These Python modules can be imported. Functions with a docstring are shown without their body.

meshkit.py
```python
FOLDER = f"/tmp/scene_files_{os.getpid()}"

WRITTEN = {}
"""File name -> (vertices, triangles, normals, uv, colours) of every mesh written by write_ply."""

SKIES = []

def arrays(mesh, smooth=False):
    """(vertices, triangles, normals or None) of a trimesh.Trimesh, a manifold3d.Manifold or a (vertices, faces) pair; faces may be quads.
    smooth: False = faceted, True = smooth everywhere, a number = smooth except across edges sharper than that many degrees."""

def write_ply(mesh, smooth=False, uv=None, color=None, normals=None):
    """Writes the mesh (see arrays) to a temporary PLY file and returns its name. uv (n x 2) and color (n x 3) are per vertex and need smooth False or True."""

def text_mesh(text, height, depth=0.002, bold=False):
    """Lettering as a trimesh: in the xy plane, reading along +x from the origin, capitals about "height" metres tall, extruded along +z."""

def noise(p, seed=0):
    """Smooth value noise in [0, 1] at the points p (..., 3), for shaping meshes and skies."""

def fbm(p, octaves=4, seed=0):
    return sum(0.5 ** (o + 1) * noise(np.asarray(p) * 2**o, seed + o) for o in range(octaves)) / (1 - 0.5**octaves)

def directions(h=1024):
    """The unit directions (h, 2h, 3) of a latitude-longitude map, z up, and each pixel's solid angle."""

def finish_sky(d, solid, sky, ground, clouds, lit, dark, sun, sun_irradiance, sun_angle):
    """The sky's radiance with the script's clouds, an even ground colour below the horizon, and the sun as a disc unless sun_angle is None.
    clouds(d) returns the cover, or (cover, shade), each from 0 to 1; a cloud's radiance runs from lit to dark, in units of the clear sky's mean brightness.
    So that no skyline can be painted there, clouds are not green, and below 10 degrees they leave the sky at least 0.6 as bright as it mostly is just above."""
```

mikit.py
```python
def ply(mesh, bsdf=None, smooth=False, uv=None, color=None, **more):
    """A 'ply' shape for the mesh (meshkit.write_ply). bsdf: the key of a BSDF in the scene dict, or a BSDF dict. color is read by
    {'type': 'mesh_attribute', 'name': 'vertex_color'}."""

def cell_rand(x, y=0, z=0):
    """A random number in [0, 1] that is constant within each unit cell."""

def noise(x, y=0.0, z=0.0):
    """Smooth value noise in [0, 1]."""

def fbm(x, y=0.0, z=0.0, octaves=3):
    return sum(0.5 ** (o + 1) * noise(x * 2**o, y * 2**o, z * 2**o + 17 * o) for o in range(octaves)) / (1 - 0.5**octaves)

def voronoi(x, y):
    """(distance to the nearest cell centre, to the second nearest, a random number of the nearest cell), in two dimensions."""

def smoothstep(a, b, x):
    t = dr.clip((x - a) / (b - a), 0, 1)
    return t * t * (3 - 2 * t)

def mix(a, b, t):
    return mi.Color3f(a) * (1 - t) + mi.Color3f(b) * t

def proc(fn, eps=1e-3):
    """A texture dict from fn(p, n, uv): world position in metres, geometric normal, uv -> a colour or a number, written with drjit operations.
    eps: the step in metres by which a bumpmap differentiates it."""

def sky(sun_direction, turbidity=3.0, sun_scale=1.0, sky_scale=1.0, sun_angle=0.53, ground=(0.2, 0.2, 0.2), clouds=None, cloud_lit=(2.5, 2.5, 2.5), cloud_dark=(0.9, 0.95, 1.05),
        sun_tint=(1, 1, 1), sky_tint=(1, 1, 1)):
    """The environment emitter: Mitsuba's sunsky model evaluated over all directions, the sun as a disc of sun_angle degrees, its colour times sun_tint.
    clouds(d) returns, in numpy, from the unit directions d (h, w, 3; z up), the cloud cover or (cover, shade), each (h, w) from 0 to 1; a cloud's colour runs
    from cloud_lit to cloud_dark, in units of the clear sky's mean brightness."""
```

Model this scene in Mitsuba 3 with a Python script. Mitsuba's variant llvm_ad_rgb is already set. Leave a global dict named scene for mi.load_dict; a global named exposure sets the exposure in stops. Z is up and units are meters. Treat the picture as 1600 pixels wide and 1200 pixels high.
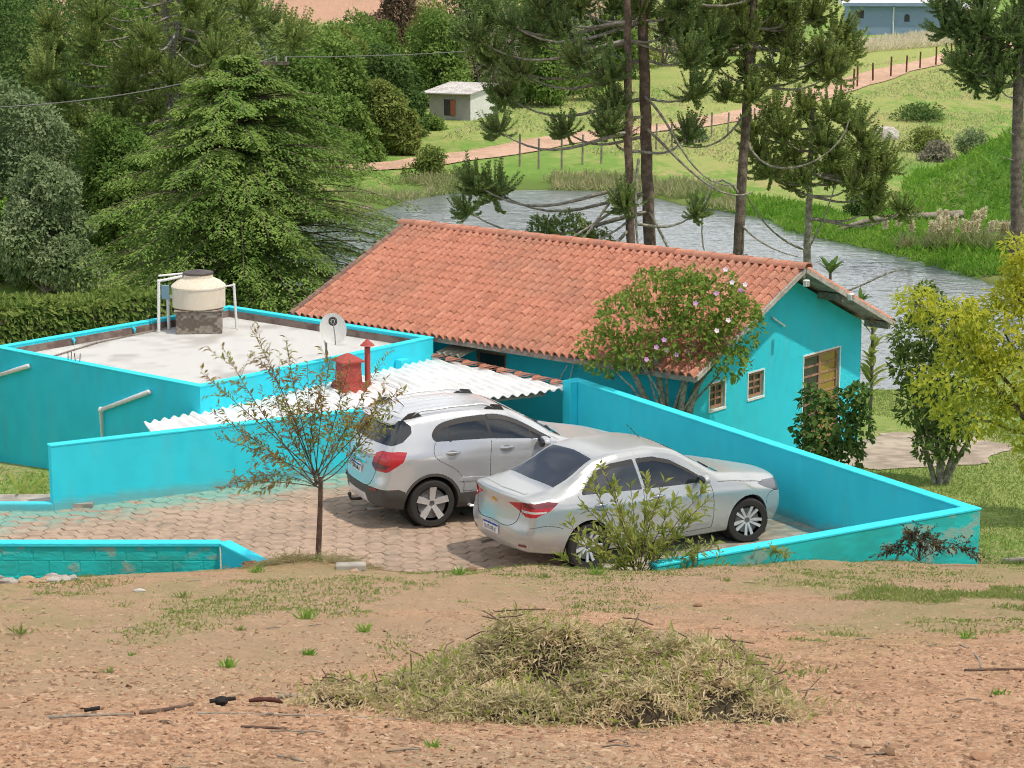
import math
import numpy as np
import trimesh
import manifold3d as m3
import shapely
from shapely.geometry import Polygon, LineString, Point
import drjit as dr
import mitsuba as mi
import mikit
import meshkit
from mikit import noise, fbm, voronoi, cell_rand, smoothstep, mix, proc

T = mi.ScalarTransform4f
scene, labels = {}, {}

# ---------------------------------------------------------------- camera, sky, exposure
exposure = 1.42
PITCH, EYE = 0.2052, (0.0, 0.0, 8.15)
scene['camera'] = {
    'type': 'perspective', 'fov': 27.25, 'fov_axis': 'x', 'near_clip': 0.1, 'far_clip': 3000.0,
    'to_world': T().look_at(origin=list(EYE), target=[0.0, math.cos(PITCH), EYE[2] - math.sin(PITCH)], up=[0, 0, 1])}


def cloud_cover(d):
    """Broken white cloud over the whole sky, clearer round the sun."""
    p = d / np.maximum(d[..., 2:3] + 0.25, 0.05)
    n = meshkit.fbm(p * 2.3 + 7.0, octaves=5, seed=3)
    cover = np.clip((n - 0.36) / 0.22, 0, 1)
    shade = np.clip((meshkit.fbm(p * 3.1 + 3.0, octaves=4, seed=9) - 0.45) * 1.8, 0, 0.7)
    sun = np.array([0.381, -0.247, 0.891])
    near = np.clip(((d @ sun) - 0.93) / 0.05, 0, 1)
    return cover * (1 - near), shade


scene['sky'] = mikit.sky([0.381, -0.247, 0.891], turbidity=3.0, sun_scale=0.72, sky_scale=1.0, sun_angle=1.2,
                         clouds=cloud_cover, sun_tint=(.94, 1.0, 1.09), cloud_lit=(4.2, 4.25, 4.3), cloud_dark=(2.8, 2.9, 3.05))

# ---------------------------------------------------------------- helpers
counts = {}


def numbered(name):
    n = counts.get(name, -1) + 1
    counts[name] = n
    return name if n == 0 else f'{name}_{n:03d}'


def tag(key, label=None, cat=None, group=None, kind=None):
    d = labels.setdefault(key, {})
    for k, v in (('label', label), ('category', cat), ('group', group), ('kind', kind)):
        if v:
            d[k] = v
    return key


def thing(name, label, cat, group=None):
    return tag(numbered(name), label, cat, group)


def add(name, mesh, mat, smooth=False, parent=None, label=None, kind=None, to_world=None, **kw):
    key = numbered(f'{parent}__{name}' if parent else name)
    d = mesh if isinstance(mesh, dict) else mikit.ply(mesh, mat, smooth, **kw)
    if isinstance(mesh, dict) and mat:
        d = {**d, 'bsdf': {'type': 'ref', 'id': mat}}
    scene[key] = {**d, 'to_world': to_world} if to_world is not None else d
    if label or kind:
        tag(key, label, None, None, kind)
    return key


def structure(name, mesh, mat, smooth=False, label=None, **kw):
    k = add(name, mesh, mat, smooth, **kw)
    return tag(k, label, None, None, 'structure')


def tri(F):
    F = np.asarray(F, int)
    return np.vstack([F[:, [0, 1, 2]], F[:, [0, 2, 3]]]) if F.shape[1] == 4 else F


def cat(parts):
    vs, fs, o = [], [], 0
    for p in parts:
        v, f = (p.vertices, p.faces) if hasattr(p, 'vertices') else p
        vs.append(np.asarray(v, float)); fs.append(tri(f) + o); o += len(v)
    return np.vstack(vs), np.vstack(fs)


def xf(mesh, M):
    v, f = (mesh.vertices, mesh.faces) if hasattr(mesh, 'vertices') else mesh
    M = np.asarray(M, float)
    return np.asarray(v) @ M[:3, :3].T + M[:3, 3], f


def rotz(a, t=(0, 0, 0)):
    c, s = math.cos(a), math.sin(a)
    M = np.eye(4); M[:2, :2] = [[c, -s], [s, c]]; M[:3, 3] = t
    return M


def boxm(x0, x1, y0, y1, z0, z1):
    v = np.array([[x, y, z] for x in (x0, x1) for y in (y0, y1) for z in (z0, z1)], float)
    f = np.array([[0, 1, 3, 2], [4, 6, 7, 5], [0, 4, 5, 1], [2, 3, 7, 6], [0, 2, 6, 4], [1, 5, 7, 3]])
    return v, tri(f)


def rbox(x0, x1, y0, y1, z0, z1, r=0.01):
    """Box with chamfered edges."""
    P = []
    for x, sx in ((x0, 1), (x1, -1)):
        for y, sy in ((y0, 1), (y1, -1)):
            for z, sz in ((z0, 1), (z1, -1)):
                P += [(x + sx * r, y + sy * r, z), (x + sx * r, y, z + sz * r), (x, y + sy * r, z + sz * r)]
    m = m3.Manifold.hull_points(np.array(P, float)).to_mesh()
    return m.vert_properties[:, :3], m.tri_verts


def tube(P, r, sides=6, cap=True):
    P = np.asarray(P, float)
    r = np.broadcast_to(np.asarray(r, float), (len(P),))
    t = np.gradient(P, axis=0)
    t /= np.linalg.norm(t, axis=1, keepdims=True) + 1e-12
    ref = np.array([0, 0, 1.0]) if abs(t[:, 2]).mean() < 0.8 else np.array([1.0, 0, 0])
    a = np.cross(t, ref); a /= np.linalg.norm(a, axis=1, keepdims=True) + 1e-12
    b = np.cross(t, a)
    g = np.arange(sides) * 2 * np.pi / sides
    v = P[:, None] + r[:, None, None] * (np.cos(g)[None, :, None] * a[:, None] + np.sin(g)[None, :, None] * b[:, None])
    i, j = np.meshgrid(np.arange(len(P) - 1), np.arange(sides), indexing='ij')
    q = np.stack([i * sides + j, i * sides + (j + 1) % sides, (i + 1) * sides + (j + 1) % sides, (i + 1) * sides + j], -1).reshape(-1, 4)
    V, Fc = v.reshape(-1, 3), tri(q)
    if cap:
        n = len(V)
        V = np.vstack([V, P[0], P[-1]])
        k = np.arange(sides)
        Fc = np.vstack([Fc, np.stack([k, np.full(sides, n), (k + 1) % sides], 1),
                        np.stack([(len(P) - 1) * sides + k, (len(P) - 1) * sides + (k + 1) % sides, np.full(sides, n + 1)], 1)])
    return V, Fc[:, ::-1]


def lathe(prof, n=32, axis='z'):
    """prof: (r, h) pairs; a closed or open profile turned round z (or y)."""
    prof = np.asarray(prof, float)
    g = np.arange(n) * 2 * np.pi / n
    v = np.stack([prof[:, None, 0] * np.cos(g), prof[:, None, 0] * np.sin(g), np.repeat(prof[:, 1:2], n, 1)], -1)
    i, j = np.meshgrid(np.arange(len(prof) - 1), np.arange(n), indexing='ij')
    q = np.stack([i * n + j, i * n + (j + 1) % n, (i + 1) * n + (j + 1) % n, (i + 1) * n + j], -1).reshape(-1, 4)
    v = v.reshape(-1, 3)
    if axis == 'y':
        v = np.stack([v[:, 0], -v[:, 2], v[:, 1]], 1)
    return v, tri(q)


def prism(poly, h0, h1):
    """Polygon (shapely or points, in xy) extruded from z=h0 to h1."""
    poly = poly if hasattr(poly, 'exterior') else Polygon(poly)
    m = trimesh.creation.extrude_polygon(poly, h1 - h0, engine='earcut')
    m.apply_translation([0, 0, h0])
    return np.array(m.vertices), np.array(m.faces)


def mani(mesh):
    v, f = (mesh.vertices, mesh.faces) if hasattr(mesh, 'vertices') else mesh
    t = trimesh.Trimesh(v, f, process=True)
    t.merge_vertices()
    if t.volume < 0:
        t.invert()
    return m3.Manifold(m3.Mesh(np.asarray(t.vertices, np.float32), np.asarray(t.faces, np.uint32)))


def unmani(m):
    k = m.to_mesh()
    return np.array(k.vert_properties[:, :3], float), np.array(k.tri_verts, int)


def bezier(pts, n=12):
    """Smooth curve through points (Catmull-Rom)."""
    P = np.asarray(pts, float)
    if len(P) == 2:
        return P[0] + (P[1] - P[0]) * np.linspace(0, 1, n)[:, None]
    from scipy.interpolate import PchipInterpolator, CubicSpline
    s = np.concatenate([[0], np.cumsum(np.linalg.norm(np.diff(P, axis=0), axis=1))])
    return CubicSpline(s, P)(np.linspace(0, s[-1], n))


# ---------------------------------------------------------------- materials
def bs(key, d):
    scene[key] = d
    return key


def two(d):
    return {'type': 'twosided', 'bsdf': d}


def rgb(c):
    return {'type': 'rgb', 'value': list(map(float, c))}


def plain(key, c, rough=0.6, metal=0.0, spec=0.4, **kw):
    return bs(key, two({'type': 'principled', 'base_color': rgb(c), 'roughness': rough, 'metallic': metal, 'specular': spec, **kw}))


def tex(key, fn, rough=0.7, spec=0.3, bump=None, bscale=1.0, metal=0.0, eps=1e-3, **kw):
    d = {'type': 'principled', 'base_color': proc(fn), 'roughness': rough, 'specular': spec, 'metallic': metal, **kw}
    if bump is not None:
        d = {'type': 'bumpmap', 'arbitrary': proc(bump, eps), 'scale': bscale, 'bsdf': d}
    return bs(key, two(d))


def varied(c, amp=0.25, f=3.0, c2=None, f2=None, lo=0.35, hi=0.65):
    """Base colour varied by noise towards c2 (default: a darker tone)."""
    c = np.array(c, float)
    c2 = np.array(c2 if c2 is not None else c * (1 - amp), float)
    f2 = f2 or f * 4.7
    c, c2 = tuple(map(float, c)), tuple(map(float, c2))

    def fn(p, n, uv):
        t = 0.65 * fbm(p.x * f, p.y * f, p.z * f) + 0.35 * noise(p.x * f2 + 9, p.y * f2, p.z * f2)
        return mix(c, c2, smoothstep(lo, hi, t))
    return fn


def leaf(key, c, c2, f=0.8, f2=14.0, trans=0.9, rough=0.5, lo=0.3, hi=0.7):
    c, c2 = tuple(map(float, c)), tuple(map(float, c2))

    def fn(p, n, uv):
        t = 0.5 * fbm(p.x * f, p.y * f, p.z * f) + 0.5 * noise(p.x * f2, p.y * f2, p.z * f2)
        return mix(c, c2, smoothstep(lo, hi, t))
    return bs(key, {'type': 'principledthin', 'base_color': proc(fn), 'roughness': rough, 'diff_trans': trans, 'spec_trans': 0.0, 'eta': 1.4})


rng = np.random.default_rng(7)
NTH = 'first second third fourth fifth sixth seventh eighth ninth tenth eleventh twelfth thirteenth fourteenth fifteenth sixteenth seventeenth eighteenth nineteenth twentieth twenty-first twenty-second twenty-third twenty-fourth twenty-fifth twenty-sixth'.split()

# ---------------------------------------------------------------- terrain
HA = math.radians(50.4)                                   # the house's axes: u along the gable wall, v along the ridge
HU = np.array([math.cos(HA), math.sin(HA), 0.0]); HV = np.array([-HU[1], HU[0], 0.0])
HR = np.array([6.472, 38.5, -0.965])                       # right foot of the gable wall
CA = math.radians(30.5)                                    # the courtyard's axes
CU = np.array([math.cos(CA), math.sin(CA), 0.0]); CV = np.array([-CU[1], CU[0], 0.0])
HM = np.eye(4); HM[:3, 0], HM[:3, 1], HM[:3, 3] = HU, HV, HR
WATER = -2.2


def hp(u, v, z=0.0):
    """House coordinates (z absolute) to the world."""
    q = HR + u * HU + v * HV
    return np.array([q[0], q[1], z])


from scipy.interpolate import PchipInterpolator
PROFILE = PchipInterpolator(
    [-40, -15, 0, 9.5, 16, 22, 23.8, 25.6, 26.5, 28.5, 31, 33.5, 38.5, 46, 48.5, 53, 80, 88, 92, 102, 125, 150, 200, 260, 350, 600, 1000, 1600],
    [15, 10, 6.6, 4.32, 2.78, 1.38, .95, .50, .22, .06, -.2, -.48, -.97, -1.75, -2.1, -2.6, -2.9, -2.35, -2.1, -1.9, -1.5, -.7, -.45, 1, 8, 30, 70, 90])
POND = np.array([(-6, 82.3), (-5.1, 83.9), (-4.2, 87.2), (-2.7, 89.3), (-.5, 90.4), (1.4, 90.7), (4.4, 90.2), (6.1, 87.2), (6.9, 85), (8.4, 83.2), (9.8, 80.4), (10.1, 77.2), (11.2, 74.8), (11.9, 73.4),
                 (12.7, 71.6), (13.6, 69.3), (14.3, 66.8), (15.3, 63), (15.3, 57.5), (12.6, 52.4), (9.9, 49.4), (8.2, 48.7), (6.8, 49), (4.7, 50.5), (1.6, 52.9), (-1.7, 55.6), (-4.4, 59.6), (-6.9, 64.2), (-8.5, 69.6), (-8.8, 75.9), (-7.6, 80)])
POND_POLY = Polygon(POND).buffer(1.2).buffer(-1.2)
# floor of the courtyard and the drive that leads into it
FLOOR = Polygon([(1.85, 24.12), (5.98, 26.56), (0.95, 34.75), (-6.75, 30.1), (-16, 30.0), (-16, 26.4), (-3.85, 26.42), (-3.15, 25.5), (-2.3, 25.15), (-0.7, 24.95), (0.8, 24.6)])
HUMPS = [(22.0, 83.0, 3.6, 5.5, 6.0), (29.0, 84.0, 3.6, 6.0, 7.5)]


def sdist(poly, X, Y):
    """Signed distance to a polygon, negative inside."""
    pts = shapely.points(np.stack([X.ravel(), Y.ravel()], 1))
    d = shapely.distance(poly.exterior, pts)
    return np.where(shapely.contains(poly, pts), -d, d).reshape(X.shape)


def sstep(a, b, x):
    t = np.clip((x - a) / (b - a), 0, 1)
    return t * t * (3 - 2 * t)


def terrain(X, Y):
    X, Y = np.asarray(X, float), np.asarray(Y, float)
    Z = PROFILE(np.clip(Y, -40, 1600))
    # the far valley falls to the left and climbs to the right
    far = sstep(90, 140, Y) * (1 - sstep(220, 300, Y))
    Z = Z + far * np.clip(X * 0.012, -0.8, 0.8) + far * 0.25 * (meshkit.fbm(np.stack([X * .05, Y * .05, X * 0], -1), 3) - .5)
    Z = Z + sstep(240, 420, Y) * (meshkit.fbm(np.stack([X * .006, Y * .006, X * 0 + 5], -1), 3) - .5) * 18
    for hx, hy, a, sx, sy in HUMPS:
        Z = Z + a * np.exp(-((X - hx) / sx) ** 2 - ((Y - hy) / sy) ** 2)
    # yard beside the flat annexe is a little lower
    Z = Z - 0.22 * sstep(-2, -7, X) * sstep(22, 26, Y) * (1 - sstep(27.5, 29, Y))
    near = sstep(34, 20, Y) * sstep(5, 9, Y)
    Z = Z + near * (0.22 * (meshkit.fbm(np.stack([X * .35, Y * .35, X * 0 + 2], -1), 3) - .5) + 0.07 * (meshkit.fbm(np.stack([X * 1.7, Y * 1.7, X * 0 + 4], -1), 3) - .5)) * (1 - .45 * sstep(21, 24, Y))
    for bx, by, ba, br in ((-2.4, 24.9, .10, .55), (3.7, 24.5, .10, .7), (4.7, 25.2, .07, .5), (.3, 24.1, .06, .5), (-1.2, 24.4, -.05, .6), (2.6, 23.6, .05, .6)):
        Z = Z + ba * np.exp(-((X - bx) ** 2 + (Y - by) ** 2) / br ** 2)
    # pond basin
    m = (X > -25) & (X < 30) & (Y > 40) & (Y < 110)
    if m.any():
        d = sdist(POND_POLY, X[m], Y[m])
        z = Z[m]
        edge = WATER + np.where(d < 0, .2, .12) * np.clip(d, -6, 3)
        nat = np.where(d < 0, np.minimum(z, edge), np.clip(z, edge, WATER + .02 + .5 * d))
        z = nat
        Z = Z.copy(); Z[m] = z
    # courtyard floor cut level
    m = (X > -20) & (X < 9) & (Y > 20) & (Y < 38)
    if m.any():
        d = sdist(FLOOR, X[m], Y[m])
        t = sstep(0.02, 0.30, d)
        Z = Z.copy(); Z[m] = -0.12 * (1 - t) + Z[m] * t
    return Z


def gz(x, y):
    return float(terrain(np.array([float(x)]), np.array([float(y)]))[0])


def axis(parts):
    return np.unique(np.round(np.concatenate([np.arange(a, b, s) for a, b, s in parts]), 4))


gx = axis([(-900, -120, 30), (-120, -40, 4), (-40, -14, 1.0), (-14, -8, .3), (-8, 8, .07), (8, 14, .3), (14, 20, .4), (20, 40, 1.0), (40, 120, 4), (120, 930, 30)])
gy = axis([(-60, -8, 4), (-8, 8, .8), (8, 29.0, .08), (29.0, 36, .25), (36, 46, .4), (46, 92, .35), (92, 110, .8), (110, 200, 2.5), (200, 420, 8), (420, 1600, 30)])
GX, GY = np.meshgrid(gx, gy)
GZ = terrain(GX, GY)
ni, nj = GX.shape
ii, jj = np.meshgrid(np.arange(ni - 1), np.arange(nj - 1), indexing='ij')
gq = np.stack([ii * nj + jj, ii * nj + jj + 1, (ii + 1) * nj + jj + 1, (ii + 1) * nj + jj], -1).reshape(-1, 4)

DIRT_A, DIRT_B, DIRT_C = (.385, .235, .147), (.27, .162, .10), (.45, .305, .20)
GRASS_A, GRASS_B, GRASS_DRY = (.13, .205, .045), (.22, .27, .08), (.30, .275, .135)


def ground_colour(p, n, uv):
    f1 = fbm(p.x * .9, p.y * .9, 0.0, octaves=4)
    f2 = fbm(p.x * 5.0 + 3, p.y * 5.0, 0.0, octaves=4)
    f3 = noise(p.x * 32.0, p.y * 32.0, 3.0)
    f4 = noise(p.x * 75.0, p.y * 60.0, 7.0)
    f5 = fbm(p.x * .35 + 2, p.y * .45, 5.0, octaves=3)
    dirt = mix(DIRT_A, DIRT_B, smoothstep(.35, .68, .55 * f2 + .45 * f3))
    dirt = mix(dirt, DIRT_C, smoothstep(.62, .85, f4) * .55)
    dirt = mix(dirt, (.285, .21, .135), smoothstep(.38, .62, f5 + .24 * smoothstep(14.0, 21.0, p.y)) * .75)
    # thin weeds creeping over the upper part of the bank
    weed = smoothstep(.52, .70, fbm(p.x * 1.1, p.y * .42, 2.0, octaves=4) + .25 * (f2 - .5) + .10 * smoothstep(13.0, 22.0, p.y)) * smoothstep(12.0, 18.0, p.y) * (.25 + .6 * noise(p.x * 22.0, p.y * 16.0, 1.0))
    dirt = mix(dirt, (.20, .20, .085), weed * .8)
    g = fbm(p.x * .5, p.y * .3, 0.0, octaves=4)
    gf = .6 * noise(p.x * 9.0, p.y * 7.0, 0.0) + .4 * noise(p.x * 31.0, p.y * 23.0, 5.0)
    lawn = mix(GRASS_A, GRASS_B, smoothstep(.3, .7, .5 * g + .5 * gf))
    lawn = mix(lawn, GRASS_DRY, smoothstep(.55, .75, .7 * fbm(p.x * .33 + 9, p.y * .33, 0.0) + .3 * gf) * .8)
    # far pasture: broad patches of fresh and dry grass
    h = fbm(p.x * .06 + 4, p.y * .035, 0.0, octaves=4)
    hf = .5 * noise(p.x * 1.3, p.y * .5, 0.0) + .5 * noise(p.x * 4.0, p.y * 1.7, 3.0)
    past = mix((.13, .225, .045), (.245, .275, .09), smoothstep(.36, .62, .6 * h + .4 * hf))
    past = mix(past, (.30, .25, .12), smoothstep(.6, .75, .5 * fbm(p.x * .2, p.y * .1, 7.0) + .5 * hf) * .6)
    fresh = smoothstep(15.0, 19.0, p.x + 3 * (h - .5)) * smoothstep(66.0, 70.0, p.y) * (1 - smoothstep(95.0, 104.0, p.y))
    past = mix(past, (.09, .21, .03), fresh * .9)
    field = smoothstep(222.0, 240.0, p.y)
    clay = mix((.37, .225, .155), (.32, .20, .14), fbm(p.x * .05, p.y * .02, 0.0))
    past = mix(past, clay, field * smoothstep(-140.0, -110.0, p.x) * (1 - smoothstep(5.0, 20.0, p.x)))
    mud = (1 - smoothstep(-2.12, -1.85, p.z)) * smoothstep(44.0, 47.0, p.y)
    past = mix(past, (.10, .13, .04), mud * .6)
    edge = p.y + 1.2 * (f1 - .5) + .4 * (f2 - .5)
    lawn_on = smoothstep(5.6, 6.6, p.x + 1.5 * (f1 - .5)) * smoothstep(23.6, 25.2, edge) + smoothstep(28.0, 28.6, edge)
    lawn_on = dr.clip(lawn_on, 0, 1)
    col = mix(dirt, lawn, lawn_on)
    return mix(col, past, smoothstep(44.0, 56.0, p.y))


def ground_bump(p, n, uv):
    k = 1 - smoothstep(26.0, 36.0, p.y)
    return k * (.020 * noise(p.x * 11.0, p.y * 11.0, 0.0) + .012 * noise(p.x * 27.0, p.y * 27.0, 4.0) + .006 * noise(p.x * 70.0, p.y * 70.0, 8.0))


tex('ground_mat', ground_colour, rough=.95, spec=.15, bump=ground_bump, bscale=1.0, eps=4e-3)
structure('ground', (np.stack([GX, GY, GZ], -1).reshape(-1, 3), gq), 'ground_mat', True, 'hillside of red earth falling to lawn, pond meadow and far pasture')

# pond
def ripple(p, n, uv):
    return (.45 + .9 * fbm(p.x * .12 + 3, p.y * .07, 1.0)) * 1.0 * (.018 * noise(p.x * 1.6 + .5 * p.y, p.y * 2.6, 0.0) + .011 * noise(p.x * 4.2, p.y * 6.5, 2.0) + .010 * noise(p.x * 9.0, p.y * 13.0, 6.0))


def water_colour(p, n, uv):
    return mix((.12, .15, .165), (.15, .17, .175), fbm(p.x * .15, p.y * .1, 0.0))


tex('water_mat', water_colour, rough=.12, spec=.6, bump=ripple, bscale=1.0, eps=.02)
wv, wf = prism(POND_POLY.buffer(.6), WATER - .02, WATER)
structure('pond', (wv, wf), 'water_mat', False, 'grey rippled pond behind the tiled house')


def drape(line, width, lift, step=1.5):
    """A ribbon laid on the ground along a line."""
    L = LineString(line); n = max(2, int(L.length / step))
    c = np.array([L.interpolate(t, normalized=True).coords[0] for t in np.linspace(0, 1, n)])
    t = np.gradient(c, axis=0); t /= np.linalg.norm(t, axis=1, keepdims=True)
    nrm = np.stack([-t[:, 1], t[:, 0]], 1)
    w = np.broadcast_to(width, (n,))[:, None]
    cols = [c + nrm * w * k + nrm * (meshkit.fbm(np.stack([c[:, 0] * .4, c[:, 1] * .4, c[:, 0] * 0 + 3 * np.sign(k)], -1), 3)[:, None] - .5) * .9 * abs(k) * 2 for k in (-.5, -.25, 0, .25, .5)]
    P = np.stack(cols, 1)
    Z = terrain(P[..., 0], P[..., 1]) + lift
    V = np.concatenate([P, Z[..., None]], -1).reshape(-1, 3)
    i, j = np.meshgrid(np.arange(n - 1), np.arange(4), indexing='ij')
    return V, np.stack([i * 5 + j, i * 5 + j + 1, (i + 1) * 5 + j + 1, (i + 1) * 5 + j], -1).reshape(-1, 4)[:, ::-1]


tex('road_mat', varied((.46, .31, .225), c2=(.38, .25, .175), f=.6), rough=.95, spec=.1)
# ---------------------------------------------------------------- paint, plaster, wood, tile
TURQ, TURQ2 = (.042, .70, .86), (.038, .65, .81)


def paint(p, n, uv, court=True):
    t = .6 * fbm(p.x * .8, p.y * .8, p.z * 1.1) + .4 * noise(p.x * 7.0, p.y * 7.0, p.z * 2.5)
    c = mix(TURQ, TURQ2, smoothstep(.35, .7, t))
    # rain streaks under the copings and splashed earth at the foot
    s = smoothstep(.55, .80, noise(p.x * 6.0, p.y * 6.0, p.z * .7)) * .16
    c = mix(c, (.14, .54, .58), s)
    if not court:
        return c
    foot = (1 - smoothstep(.02, .20, p.z + .16 * (fbm(p.x * 3.0, p.y * 3.0, 5.0) - .5))) * smoothstep(-.4, -.2, p.z)
    return mix(c, (.24, .33, .28), foot * .55)


def plaster_bump(p, n, uv):
    return .0035 * noise(p.x * 26.0, p.y * 26.0, p.z * 26.0) + .002 * noise(p.x * 60.0, p.y * 60.0, p.z * 60.0) + .004 * noise(p.x * 3.0, p.y * 3.0, p.z * 3.0)


def worn(p, n, uv):
    """Old outside paint: greener, chalky where the damp comes through."""
    t = .55 * fbm(p.x * 1.3, p.y * 1.3, p.z * 2.2, octaves=4) + .45 * fbm(p.x * 6.0, p.y * 6.0, p.z * 8.0)
    c = mix((.03, .56, .55), (.035, .46, .43), smoothstep(.4, .65, fbm(p.x * 2.0 + 5, p.y * 2.0, p.z * 4.0)))
    return mix(c, (.33, .42, .34), smoothstep(.54, .66, t) * .75)


tex('paint', paint, rough=.75, spec=.25, bump=plaster_bump, eps=3e-3)
tex('house_paint', lambda p, n, uv: paint(p, n, uv, False), rough=.75, spec=.25, bump=plaster_bump, eps=3e-3)
tex('coping_paint', varied((.05, .72, .86), c2=(.045, .66, .80), f=1.5), rough=.7, spec=.25, bump=plaster_bump, eps=3e-3)
tex('worn_paint', worn, rough=.85, spec=.2, bump=plaster_bump, eps=3e-3)
tex('block_paint', worn, rough=.9, spec=.15, bump=plaster_bump, bscale=2.2, eps=3e-3)
tex('slab_mat', varied((.50, .497, .48), c2=(.36, .35, .33), f=.9, lo=.42, hi=.75), rough=.9, spec=.2, bump=plaster_bump)
tex('raw_render', varied((.28, .22, .19), c2=(.17, .12, .105), f=2.5), rough=.9, spec=.15)
tex('concrete', varied((.42, .39, .34), c2=(.27, .25, .22), f=2.0), rough=.9, spec=.2, bump=plaster_bump)
tex('mortar', varied((.36, .32, .27), c2=(.26, .23, .19), f=5), rough=.95, spec=.1)
tex('wood', varied((.40, .245, .16), c2=(.29, .17, .105), f=9), rough=.6)
tex('barge_wood', varied((.52, .49, .44), c2=(.36, .33, .29), f=6), rough=.8)
tex('old_wood', varied((.36, .31, .26), c2=(.22, .18, .15), f=7), rough=.85)
plain('white_trim', (.78, .80, .78), .6)
plain('pvc', (.80, .80, .79), .35, spec=.5)
plain('dark_inside', (.03, .028, .026), .9)
plain('pane_dark', (.035, .045, .05), .06, spec=.8)
plain('curtain', (.30, .23, .04), .5, spec=.6)
for k, (a, b) in enumerate((((.57, .255, .172), (.51, .22, .145)), ((.55, .245, .165), (.49, .21, .14)), ((.60, .28, .19), (.54, .245, .165)), ((.50, .22, .15), (.43, .185, .125)))):
    tex(f'tile_{k}', (lambda a, b: lambda p, n, uv: mix(mix(a, b, smoothstep(.35, .65, noise(p.x * 23.0, p.y * 23.0, p.z * 23.0))), (.32, .20, .145), .32 * smoothstep(.52, .74, fbm(p.x * .9, p.y * .9, p.z * 1.5 + 2, octaves=4))))(a, b), rough=.8, spec=.25)
tex('tile_old', varied((.34, .20, .15), c2=(.22, .15, .125), f=5.0), rough=.9, spec=.15)
tex('asbestos', varied((.80, .80, .80), c2=(.68, .68, .67), f=1.6), rough=.75, spec=.25)
tex('asbestos_old', varied((.44, .41, .34), c2=(.27, .25, .19), f=3), rough=.9)

# ---------------------------------------------------------------- the house
EAVE_L, EAVE_R, RIDGE_U = -6.12, .33, -2.88
RIDGE_Z, EAVE_Z = 2.70, 1.30                     # underside line of the tiles
V0, V1 = -.57, 8.86
house = thing('tiled_house', 'low turquoise house under a terracotta tiled gable roof beside the pond', 'house')


def house_mesh(m):
    return xf(m, HM)


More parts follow.
